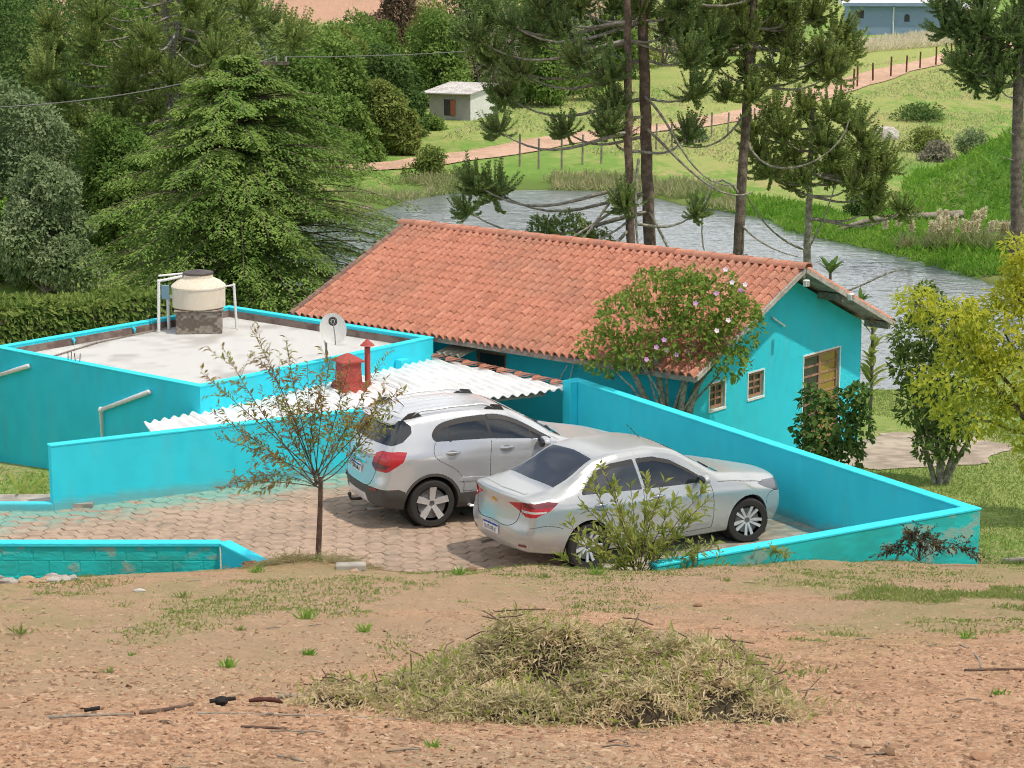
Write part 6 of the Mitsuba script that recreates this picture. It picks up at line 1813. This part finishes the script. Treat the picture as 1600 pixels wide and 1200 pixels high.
for k, (x, y) in enumerate(POSTS):
    h = 1.25 * rp.uniform(.92, 1.08) + (.15 if y < 100 else 0)
    far_ = y > 126
    key = add('fence_post', tube([(x, y, gz(x, y) - .3), (x + rp.normal(0, .03), y, gz(x, y) + h)], .062 if far_ else .05, 7), 'post_brown' if far_ else 'old_wood', True)
    nth = NTH[sorted([q for q in range(len(POSTS)) if (POSTS[q][1] > 126) == far_], key=lambda q: POSTS[q][0] / POSTS[q][1]).index(k)]
    tag(key, f'dark red fence post by the upper dirt road, {nth} from the left' if far_ else f'weathered grey fence post above the pond, {nth} from the left', 'fence post', 'red fence posts along the upper dirt road' if far_ else 'weathered fence posts by the pond')
key = thing('fence_brace', 'crossed wooden braces of a fence corner behind the twin araucaria trunks', 'fence')
for a, b in (((7.4, 104.7), (7.9, 105.3)), ((8.4, 105.4), (7.9, 105.0)), ((8.9, 106.2), (8.3, 105.9))):
    add('brace', tube([(a[0], a[1], gz(*a) - .1), (b[0], b[1], gz(*b) + 1.0)], .04, 5), 'old_wood', True, key)
add('rail', tube([(7.3, 104.6, gz(7.3, 104.6) + .95), (9.0, 106.6, gz(9.0, 106.6) + .95)], .035, 5), 'old_wood', True, key)
key = thing('utility_pole', 'grey concrete utility pole behind the slender araucaria', 'utility pole')
add('pole', tube([(17.1, 141, -1.2), (17.1, 141, 6.2)], np.array([.15, .10]), 10), 'pole_grey', True, key)
add('crossarm', boxm(16.4, 17.8, 140.93, 141.05, 5.6, 5.72), 'old_wood', parent=key)
key = add('white_post', tube([(2.85, 135, gz(2.85, 135) - .3), (2.85, 135, gz(2.85, 135) + 1.9)], .07, 8), 'pole_grey', True)
tag(key, 'pale post standing alone on the meadow left of the twin trunks', 'post')
key = thing('utility_pole', 'utility pole mostly hidden behind the big cypress, holding the sagging cables', 'utility pole')
add('pole', tube([(-8.0, 67, -2.4), (-8.0, 67, 4.6)], np.array([.12, .09]), 8), 'bark_grey', True, key)
add('crossarm', boxm(-8.4, -7.0, 66.95, 67.05, 4.45, 4.55), 'bark_grey', parent=key)
for x in (-7.4, -7.1):
    add('insulator', tube([(x, 67, 4.55), (x, 67, 4.70)], .03, 8), 'pole_grey', True, key)
cab = lambda a, b, sag, n=24: [tuple(np.array(a) + (np.array(b) - np.array(a)) * t - np.array([0, 0, sag * 4 * t * (1 - t)])) for t in np.linspace(0, 1, n)]
key = add('power_cable', tube(cab((-7.1, 67, 4.70), (17.1, 140.9, 5.9), 1.3, 40), .016, 4), 'cable_grey', True)
tag(key, 'thin cable crossing the wood right of the cypress', 'cable')
key = add('power_cable', tube(cab((-7.4, 67, 4.70), (-14.5, 46, 4.7), .55), .016, 4), 'cable_grey', True)
tag(key, 'thin cable sagging across the trees at the left edge', 'cable')


def rock(c, r, seed, flat=.7, sub=2, rough=.35):
    m = trimesh.creation.icosphere(sub, 1.0)
    v = np.array(m.vertices)
    v = v * (1 - rough / 2 + rough * meshkit.fbm(v * 1.6 + seed * 7.3, 3)[:, None])
    return v * (np.asarray(r) * np.array([1, 1, flat])) + c, m.faces


tex('rock_pale', varied((.55, .52, .48), c2=(.36, .34, .31), f=4), rough=.9)
key = add('boulder', rock((19.3, 109.5, gz(19.3, 109.5) + .1), .75, 3), 'rock_pale', True)
tag(key, 'pale rounded boulder on the pasture right of the small araucaria', 'rock')
L0, L1 = np.array([11.8, 75.9]), np.array([16.5, 77.0])
key = add('fallen_log', tube(bezier([(L0[0], L0[1], gz(*L0) + .10), (13.2, 76.2, gz(13.2, 76.2) + .30), (15, 76.7, gz(15, 76.7) + .28), (L1[0], L1[1], gz(*L1) + .32)], 16), np.linspace(.07, .17, 16), 8), 'twig_pale', True)
tag(key, 'long pale fallen log lying on the far bank of the pond', 'log')
key = add('pink_float', tube([(-5.9, 83.4, WATER + .06), (-5.6, 83.5, WATER + .09)], .09, 8), 'petal_pink', True)
tag(key, 'small pink float at the left end of the pond', 'float')

# low shrubs of the meadow
for k, (x, y, h, rr, kind, lab) in enumerate(((22.8, 118.5, 1.0, 1.7, 'dark', 'low dark shrub on the pasture beside the pine at the right edge'), (20.4, 104, 1.3, 1.2, 'olive', 'scrubby olive bush below the pale boulder'), (22.0, 101, 1.5, 1.2, 'grey', 'grey green bush on the pasture above the bright green bank'),
                                             (20.0, 99.5, 1.0, 1.0, 'dead', 'dry greyish scrub at the top of the bright green bank'), (13.3, 79.5, .9, .9, 'dark', 'small dark bush at the water edge below the small araucaria'), (-4.3, 114.5, .9, .8, 'mid', 'low green bush just left of the grey hut'), (-3.6, 92.4, 1.5, 1.0, 'olive', 'pale scrub at the left end of the pond bank'),
                                             (9.3, 108.5, .9, .8, 'grey', 'small grey bush between the dirt road and the fence'), (4.6, 131, 2.2, 1.6, 'mid', 'round green bush at the far edge of the meadow left of the twin trunks'))):
    broad_tree('meadow_bush', lab, 'shrub', (x, y, gz(x, y) - .05), h, rr, f'forest_{kind}', 300 + k, n=1500, size=.2, low=.1, aspect=.4, flat=.55, trunk_r=.03)

# grasses of the far side
def blades(P, L, W, r, lean=.35, mat=None):
    n = len(P)
    A = unit(np.array([0, 0, 1.0]) + lean * r.normal(size=(n, 3)))
    return leaves(P, A, L * r.uniform(.6, 1.3, n), W, r, .05, 0, None)


def scatter_on(poly, n, r, noise_cut=None, f=.3):
    x0, y0, x1, y1 = poly.bounds
    out = []
    while sum(map(len, out)) < n:
        q = np.stack([r.uniform(x0, x1, n), r.uniform(y0, y1, n)], 1)
        q = q[shapely.contains(poly, shapely.points(q))]
        if noise_cut is not None:
            q = q[meshkit.fbm(np.stack([q[:, 0] * f, q[:, 1] * f, q[:, 0] * 0 + 1], -1), 3) > noise_cut]
        out.append(q)
    q = np.vstack(out)[:n]
    return np.c_[q, terrain(q[:, 0], q[:, 1])]


rg = np.random.default_rng(91)
BANK = POND_POLY.buffer(2.6).difference(POND_POLY.buffer(-.15)).intersection(Polygon([(-12, 66), (30, 66), (30, 100), (-12, 100)]))
BANK2 = BANK.intersection(Polygon([(7.5, 60), (30, 60), (30, 100), (7.5, 100)]))
BANK = BANK.difference(Polygon([(9.0, 60), (30, 60), (30, 100), (9.0, 100)]))
tag(add('bank_grass', blades(scatter_on(BANK2, 9000, rg), .28, .06, rg, .8), 'grass_fresh'), 'fresh green grass along the right bank of the pond', 'grass', None, 'stuff')
tag(add('reeds', blades(scatter_on(BANK, 10000, rg, .45, .35), .5, .05, rg, .55), 'reed_leaf'), 'belt of pale reeds round the far bank of the pond', 'reeds', None, 'stuff')
GB = Polygon([(13.5, 71), (19, 66), (36, 68), (38, 92), (24, 97), (18, 94), (15.5, 84), (13.6, 77)])
tag(add('tall_grass', blades(scatter_on(GB, 26000, rg), .5, .08, rg, .75), 'grass_fresh'), 'lush bright green tall grass covering the bank at the right', 'grass', None, 'stuff')
ROADL = LineString([(-14, 93.5), (-7, 96.2), (-4.7, 97.8), (-3, 100.5), (-1.2, 103), (1, 106.5), (3.3, 110), (6.1, 113.5), (9, 116), (11.8, 119.5), (14.6, 124), (17.7, 131), (20.4, 135.5), (24.1, 143), (28, 150.5), (31.8, 158), (35.8, 167), (40.1, 176), (50, 195)])
MEAD = Polygon([(-7, 97), (0, 95), (6, 93), (14, 80), (19, 96), (40, 150), (44, 170), (20, 166), (0, 135), (-4, 108)]).difference(ROADL.buffer(2.4))
tag(add('meadow_grass', blades(scatter_on(MEAD, 15000, rg, .5, .12), .2, .06, rg, .8), 'reed_leaf'), 'tufted grass of the meadow beyond the pond', 'grass', None, 'stuff')
DRY = Polygon([(24, 163), (43, 186), (44, 192), (38, 193), (22, 170)])
tag(add('dry_grass', blades(scatter_on(DRY, 6000, rg), .8, .13, rg, .4), 'pampas_plume'), 'strip of pale dry grass below the blue house', 'grass', None, 'stuff')
for k, (x, y) in enumerate(((13.6, 71.8), (14.3, 71.2), (15.0, 71.0), (14.8, 72.4), (15.7, 70.5), (16.2, 69.9), (16.8, 69.5), (15.9, 71.5))):
    key = thing('pampas_grass', 'clump of pampas grass with pale plumes at the foot of the bright green bank', 'grass', 'pampas clumps on the pond bank')
    z = gz(x, y)
    add('blades', blades(np.c_[x + rg.normal(0, .15, 160), y + rg.normal(0, .15, 160), np.full(160, z)], .7, .03, rg, .45), 'reed_leaf', parent=key)
    for j in range(5):
        b = np.array([x + rg.normal(0, .2), y + rg.normal(0, .15), z]); t_ = b + [rg.normal(0, .15), 0, .85 * rg.uniform(.8, 1.2)]
        pp_ = t_ + np.linspace(-.15, .22, 60)[:, None] * np.array([.1, 0, 1.0])
        add('plume', leaves(pp_, unit(np.array([0, -.2, .6]) + .9 * rdir(rg, 60)), .14, .07, rg), 'pampas_plume', parent=key)

# ---- lawn beside the house
LAWN = Polygon([(5.9, 26.4), (6.3, 24.9), (8.6, 25.2), (11, 34), (12.6, 48), (8.3, 48.4), (6.9, 44), (8.6, 40), (6.6, 37.5), (4.6, 36.2), (2.0, 35.5), (4.4, 30.5)]).difference(AP.buffer(.05))
tag(add('lawn_grass', blades(scatter_on(LAWN, 42000, rg, .40, .5), .065, .011, rg, .7), 'grass_blade'), 'patchy short grass of the lawn right of the parking court', 'grass', None, 'stuff')
YARD = Polygon([(-13, 30.85), (-6.3, 30.85), (-5.9, 32), (-8.2, 34.9), (-13, 38.5)])
tag(add('yard_grass', blades(scatter_on(YARD, 9000, rg, .40, .5), .06, .011, rg, .7), 'grass_blade'), 'patchy grass below the shaded annexe wall', 'grass', None, 'stuff')
# ---- foreground bank: clods, weeds, sticks, stones
for k, (a, b) in enumerate((((.42, .25, .155), (.33, .19, .115)), ((.50, .355, .24), (.41, .28, .18)), ((.27, .165, .105), (.20, .125, .08)))):
    tex(f'clod_{k}', varied(a, c2=b, f=9.0), rough=.95, spec=.15)
rd = np.random.default_rng(101)
OCT = np.array([[1, 0, 0], [-1, 0, 0], [0, 1, 0], [0, -1, 0], [0, 0, 1], [0, 0, -1.0]])
OF = np.array([[0, 2, 4], [2, 1, 4], [1, 3, 4], [3, 0, 4], [2, 0, 5], [1, 2, 5], [3, 1, 5], [0, 3, 5]])


def clods(n, s0, s1, r, ymin=9.0, ymax=26.0, flat=(.18, .5)):
    y = ymin + (ymax - ymin) * r.random(n) ** 1.35
    x = (r.random(n) * 2 - 1) * (.265 * y + .4)
    ok = ~shapely.contains(FLOOR.buffer(.1), shapely.points(np.stack([x, y], 1))) & ((y < 24.6) | (x > 6.4) | (x < -3.9)) & ~((x < -3.5) & (y > 26.1))
    x, y = x[ok], y[ok]; n = len(x)
    s = (s0 + (s1 - s0) * r.random(n) ** 3.2) * (1 - .40 * sstep(12, 20, y))
    sc = np.stack([s * r.uniform(.7, 1.7, n), s * r.uniform(.5, 1.1, n), s * r.uniform(*flat, n)], 1)
    V = OCT[None] * r.uniform(.6, 1.2, (n, 6, 1)) * sc[:, None]
    a = r.uniform(0, 2 * np.pi, n); b = r.normal(0, .35, n)
    ca, sa, cb, sb = np.cos(a)[:, None], np.sin(a)[:, None], np.cos(b)[:, None], np.sin(b)[:, None]
    X, Y, Z = V[..., 0], V[..., 1], V[..., 2]
    X, Z = X * cb - Z * sb, X * sb + Z * cb
    X, Y = X * ca - Y * sa, X * sa + Y * ca
    P = np.stack([X + x[:, None], Y + y[:, None], Z + (terrain(x, y) + sc[:, 2] * .25)[:, None]], -1).reshape(-1, 3)
    return P, (OF[None] + 6 * np.arange(n)[:, None, None]).reshape(-1, 3)


for k, (n, s0, s1, lab) in enumerate(((34000, .005, .024, 'crumbs and chips of red earth strewn over the bank'), (16000, .005, .022, 'pale straw coloured chips strewn over the bank'), (18000, .006, .028, 'dark clods of earth strewn over the bank'))):
    tag(add('earth_clods', clods(n, s0, s1, rd), f'clod_{k}'), lab, 'earth', None, 'stuff')
# flakes of bark and dry leaf, long and flat
tag(add('bark_chips', clods(9000, .010, .036, rd, flat=(.06, .18)), 'clod_1'), 'flat dry chips and leaves scattered on the bank', 'litter', None, 'stuff')
# thin creeping weeds
n = 14000
y = 13 + 13 * rd.random(n); x = (rd.random(n) * 2 - 1) * (.262 * y + .2)
nz = meshkit.fbm(np.stack([x * 1.1, y * .42, x * 0], -1), 4) + .09 * sstep(13, 22, y) + .05 * sstep(1, 4, x) * sstep(17, 20, y)
ok = (nz > .645) & (rd.random(len(x)) < .75) & ~shapely.contains(FLOOR.buffer(.15), shapely.points(np.stack([x, y], 1)))
x, y = x[ok], y[ok]
cl = np.repeat(np.stack([x, y], 1), 5, 0) + rd.normal(0, .05, (len(x) * 5, 2))
tag(add('creeping_weeds', blades(np.c_[cl, terrain(cl[:, 0], cl[:, 1])], .04, .012, rd, 1.1), 'grass_blade'), 'thin creeping weeds on the upper part of the bank', 'weeds', None, 'stuff')
GR = Polygon([(3.0, 19.4), (4.4, 21.6), (6.3, 21.2), (7, 18.6), (5.2, 18.0)])
q = scatter_on(GR, 6000, rd, .48, 1.1)
tag(add('grass_patch', blades(q, .06, .012, rd, .8), 'grass_blade'), 'patch of sparse grass on the bank below the front court wall', 'grass', None, 'stuff')
TUFTS = [(-3.27, 20.1, 1.0), (-1.78, 17.4, 1.3), (-1.18, 16.2, 1.0), (-3.82, 15.7, .9), (-2.77, 14.7, .6), (-2.01, 14.2, .7), (-2.61, 13.0, .6), (3.54, 15.7, .9), (-.6, 22.9, 1.1), (.35, 22.4, .9), (.95, 22.8, 1.1), (-3.0, 23.9, 1.0), (2.3, 21.8, .8), (4.9, 17.0, .9), (-1.5, 14.9, .7), (-2.2, 16.3, .7), (3.0, 12.4, .6), (-.4, 10.2, .6), (1.9, 17.8, .6), (-2.35, 24.7, 1.0), (-2.0, 24.75, .8)]
for k, (x, y, s) in enumerate(TUFTS):
    z = gz(x, y)
    s *= rd.uniform(.55, .95)
    nb = int(60 * s)
    P = np.c_[x + rd.normal(0, .035 * s, nb), y + rd.normal(0, .03 * s, nb), np.full(nb, z - .01)]
    A = unit(np.c_[(P[:, :2] - [x, y]) * 6, np.full(nb, .8)] + .5 * rdir(rd, nb))
    key = add('grass_tuft', leaves(P, A, .14 * s * rd.uniform(.4, 1.2, nb), .011, rd, .1, .1), 'grass_fresh' if k % 3 else 'grass_blade')
    tag(key, f'small green grass tuft on the earth bank, {NTH[sorted(range(len(TUFTS)), key=lambda q: TUFTS[q][0] / TUFTS[q][1]).index(k)]} counted from the left', 'grass', 'grass tufts on the earth bank')
# heap of pulled weeds
wp = thing('weed_heap', 'big heap of pulled and drying weeds on the bare bank', 'heap')
LB = [(.30, 12.3, .75, .75, .40), (1.05, 12.0, .62, .62, .32), (-.30, 12.3, .55, .60, .20), (-.85, 11.85, .5, .42, .045), (1.28, 11.4, .36, .36, .20), (.15, 11.55, .65, .45, .17), (.60, 12.9, .7, .5, .30), (-.1, 12.8, .6, .5, .22), (.7, 11.45, .5, .40, .24), (-.35, 11.45, .4, .35, .06)]


def heap_z(x, y):
    h = 0
    for cx, cy, rx, ry, a in LB:
        q = ((x - cx) / rx) ** 2 + ((y - cy) / ry) ** 2
        h = np.maximum(h, a * np.clip(1 - q, 0, 1) ** .75)
    n_ = meshkit.fbm(np.stack([x * 2.6, y * 2.6, x * 0], -1), 3)
    for cx, cy, rr in ((.86, 11.35, .16), (1.18, 11.2, .17), (.2, 11.75, .13)):
        h = h * (1 - .85 * np.exp(-(((x - cx) / 1.3) ** 2 + (y - cy) ** 2) / rr ** 2))
    return h * (.45 + 1.05 * n_) + np.clip(n_ - .5, 0, 1) * .25 * (h > .03)


hx, hy = np.meshgrid(np.arange(-1.7, 2.0, .05), np.arange(10.7, 13.7, .05))
hzv = terrain(hx, hy) + heap_z(hx, hy) - .045
nI, nJ = hx.shape
i, j = np.meshgrid(np.arange(nI - 1), np.arange(nJ - 1), indexing='ij')
q4 = np.stack([i * nJ + j, i * nJ + j + 1, (i + 1) * nJ + j + 1, (i + 1) * nJ + j], -1).reshape(-1, 4)
hv = heap_z(hx, hy).ravel()
q4 = q4[(hv[q4].max(1) > .01)]
plain('heap_core', (.07, .055, .035), .95)
add('core', (np.stack([hx, hy, hzv], -1).reshape(-1, 3), q4), 'heap_core', True, wp)
n = 150000
x, y = rd.uniform(-1.9, 2.1, n), rd.uniform(10.6, 13.8, n)
jx, jy = rd.normal(0, .10, (2, n)) * rd.choice([.6, 1, 2.6], n, p=(.5, .35, .15))
h = heap_z(x, y)
ok = heap_z(x + jx, y + jy) > .012 + .05 * rd.random(n)
holes = [(.86, 11.35, .13), (1.18, 11.2, .14), (.2, 11.75, .10)]
for cx, cy, rr in holes:
    ok &= ((x - cx) / 1.3) ** 2 + (y - cy) ** 2 > rr ** 2 * rd.uniform(.0, 1.3, n)
x, y, h = x[ok], y[ok], h[ok]; n = len(x)
P = np.c_[x, y, terrain(x, y) + h - .03 + .075 * rd.random(n) ** 1.6]
A = unit(rdir(rd, n) * [1, 1, .75] + [0, -.05, .08])
add('weed_stalks', leaves(P, A, rd.uniform(.03, .09, n), rd.uniform(.006, .014, n), rd, .25, .12, unit(np.array([0, -.25, 1.0]) + .75 * rdir(rd, n))), 'weed_dry', False, wp, kind='stuff')
m = 2200
k_ = rd.choice(n, m)
add('green_sprigs', leaves(P[k_] + [0, 0, .02], unit(rdir(rd, m) + [0, 0, .7]), rd.uniform(.05, .11, m), .014, rd, .2, .1), 'bush_leaf', False, wp, kind='stuff')
st = []
for _ in range(220):
    k_ = rd.integers(n); d = unit(rdir(rd, 1)[0] * [1, 1, .25])
    l = rd.uniform(.12, .34)
    c = P[k_] + [0, 0, .03]
    st.append(tube([c - d * l / 2, c + rd.normal(0, .02, 3), c + d * l / 2], .004, 4))
add('stems', cat(st), 'sapling_bark', True, wp, kind='stuff')


def lying(name, label, cat_, pts, r0, r1, mat, lift=.0, sides=7):
    P = [(x, y, gz(x, y) + r0 * .7 + lift + (p[0] if p else 0)) for x, y, *p in pts]
    key = add(name, tube(bezier(P, 14), np.linspace(r0, r1, 14), sides), mat, True)
    return tag(key, label, cat_)


lying('stick', 'thin pale stick lying at the lower left of the bank, left half', 'stick', [(-2.52, 10.85), (-2.3, 10.9), (-2.08, 11.0)], .010, .007, 'twig_pale')
lying('stick', 'darker thick stick end lying just right of the thin pale stick', 'stick', [(-2.05, 11.05), (-1.95, 11.2), (-1.82, 11.42)], .014, .011, 'sapling_bark')
lying('stick', 'long thin twig lying along the left foot of the weed heap', 'stick', [(-1.75, 11.1), (-1.2, 11.25), (-.6, 11.2)], .007, .005, 'twig_pale')
lying('stick', 'short curved twig above the charred sticks left of the weed heap', 'stick', [(-1.42, 12.2), (-1.28, 12.05, .02), (-1.12, 12.05)], .012, .008, 'twig_pale')
lying('stick', 'short twig in the earth below the charred sticks', 'stick', [(-1.45, 10.7), (-1.2, 10.65)], .009, .008, 'sapling_bark')
lying('stick', 'pale upright twig on the bank at the right edge', 'stick', [(3.36, 15.1), (3.28, 14.2), (3.15, 13.5)], .009, .007, 'twig_pale')
lying('stick', 'dark crooked twig at the right edge of the bank', 'stick', [(3.0, 13.3), (3.3, 13.45), (3.6, 13.5)], .012, .008, 'sapling_bark')
plain('charcoal', (.018, .015, .013), .8); plain('char_red', (.085, .025, .02), .7)
key = add('charred_stick', cat([rock((-1.66, 11.42, gz(-1.66, 11.42) + .03), .036, 5, .7, 2, 1.2), tube([(-1.72, 11.40, gz(-1.72, 11.4) + .03), (-1.58, 11.45, gz(-1.58, 11.45) + .04)], .012, 6)]), 'charcoal', 40)
tag(key, 'black charred lump of wood left of the weed heap', 'wood')
key = add('charred_stick', tube(bezier([(-1.50, 11.42, gz(-1.5, 11.42) + .03), (-1.40, 11.44, gz(-1.4, 11.44) + .045), (-1.32, 11.5, gz(-1.32, 11.5) + .03)], 8), [.008, .013, .016, .012, .016, .012, .014, .007], 7), 'char_red', True)
tag(key, 'dark red brown charred stick beside the black lump', 'wood')
key = add('charred_stick', tube([(-2.34, 10.95, gz(-2.34, 10.95) + .03), (-2.26, 10.98, gz(-2.26, 10.98) + .04)], .011, 6), 'charcoal', True)
tag(key, 'small black stub at the left end of the thin pale stick', 'wood')
key = add('stone_slab', xf(rbox(-.18, .18, -.08, .08, -.05, .025, .012), rotz(.08, (-1.93, 24.3, gz(-1.93, 24.3) + .05))), 'concrete')
tag(key, 'flat grey broken slab lying on the bank right of the young tree', 'stone')
for x, y, s, m, lab in ((-1.86, 23.9, .055, 'clod_1', 'orange brown stone just below the flat grey slab'), (-3.83, 20.8, .055, 'rock_pale', 'whitish stone lying alone on the left of the bank'), (1.82, 10.4, .055, 'clod_1', 'pale orange flat stone at the bottom right'), (1.93, 10.25, .045, 'clod_2', 'dark brown clod at the bottom right beside the pale flat stone'),
                        (2.38, 10.1, .06, 'clod_0', 'reddish stone at the lower right corner'), (-.48, 24.2, .075, 'clod_2', 'dark red stone on the bank edge behind the boot of the sedan'), (-3.25, 25.2, .11, 'clod_2', 'red brown stone at the end of the block wall'), (1.75, 19.1, .045, 'clod_2', 'dark flat stone in the middle right of the bank'), (-2.0, 12.2, .03, 'clod_1', 'small pale pebble left of the weed heap'), (1.25, 14.6, .05, 'clod_0', 'reddish clod right behind the weed heap')):
    key = add('stone', rock((x, y, gz(x, y) + s * .25), s * np.array([1.0, .8, .8]), x * 3 + y, .55, 1, 1.1), m, False)
    tag(key, lab, 'stone')
RUB = []
for k in range(25):
    x, y = -5.55 + rd.uniform(-.9, .75), 22.35 + rd.uniform(-.35, .45)
    s = rd.uniform(.03, .10)
    key = add('rubble_chunk', rock((x, y, gz(x, y) + s * .3), s * rd.uniform(.8, 1.3, 3), k + 20.0, .5, 1, 1.3), 'concrete' if k % 3 else 'clod_1', False)
    RUB.append((x / y, key))
for k, (_, key) in enumerate(sorted(RUB)):
    tag(key, f'broken pale chunk of the rubble before the block wall, {NTH[k]} from the left', 'rubble', 'rubble heap before the block wall')
# dry uprooted branch against the front court wall
r_ = np.random.default_rng(111)
bp = np.array([5.05, 25.22, gz(5.05, 25.22)])
stems = [[(0, 0, .02), (d * .35, rs.uniform(-.08, .0), h_ * .9), (d, rs.uniform(-.12, .0), h_ * .35)] for d, h_ in ((-.5, .26), (-.42, .38), (-.3, .42), (-.15, .44), (.1, .42), (.25, .38), (.4, .34), (.62, .30), (.82, .22), (-.62, .18), (.0, .3))]
leaf('withered_leaf', (.085, .06, .045), (.14, .12, .06), f=4, f2=12, trans=.4)
sprig_plant('dry_branch', 'uprooted branch with withered dark leaves leaning on the front court wall', 'branch', bp, stems, 'withered_leaf', .06, .026, 55, 'bark_brown', 112, .008, 8, .3, .2, tw_len=.2)
lying('fallen_log', 'dead log lying across the lawn edge at the right, upper one of two', 'log', [(6.35, 26.2), (6.9, 25.6), (7.6, 25.3)], .055, .045, 'twig_pale', .02)
lying('fallen_log', 'thin dead stick lying just below the dead log at the right edge', 'log', [(6.4, 25.6), (7.0, 25.1), (7.5, 24.9)], .03, .022, 'bark_brown', .02)
for k, (x, y, lab) in enumerate(((-2.75, 24.85, 'withered grey grass heaped left of the foot of the young tree'), (-2.05, 24.75, 'withered grey grass heaped right of the foot of the young tree'))):
    nb = 900
    q = np.c_[x + rd.normal(0, .28, nb), y + rd.normal(0, .13, nb)]
    P = np.c_[q, terrain(q[:, 0], q[:, 1]) + .09 * rd.random(nb) * np.exp(-((q[:, 0] - x) / .35) ** 2)]
    tag(add('withered_grass', leaves(P, unit(rdir(rd, nb) * [1, .7, .35] + [0, 0, .1]), rd.uniform(.06, .18, nb), .009, rd, .2, .1, unit(np.array([0, 0, 1.0]) + .7 * rdir(rd, nb))), 'grass_dry'), lab, 'dry grass')
tw_ = []
for _ in range(110):
    y = 9.3 + 14.5 * rd.random() ** 1.3; x = (2 * rd.random() - 1) * (.26 * y + .3)
    a = rd.normal(0, .9); l = rd.uniform(.04, .20)
    d = np.array([math.cos(a), math.sin(a), 0]) * l / 2
    c = np.array([x, y, gz(x, y) + .008])
    p0, p1 = c - d, c + d
    p0[2], p1[2] = gz(p0[0], p0[1]) + .008, gz(p1[0], p1[1]) + .012
    tw_.append(tube([p0, c + [0, rd.normal(0, .012), .01], p1], rd.uniform(.002, .0055), 4))
tag(add('twig_litter', cat(tw_), 'twig_pale', True), 'small broken twigs littering the earth bank', 'litter', None, 'stuff')
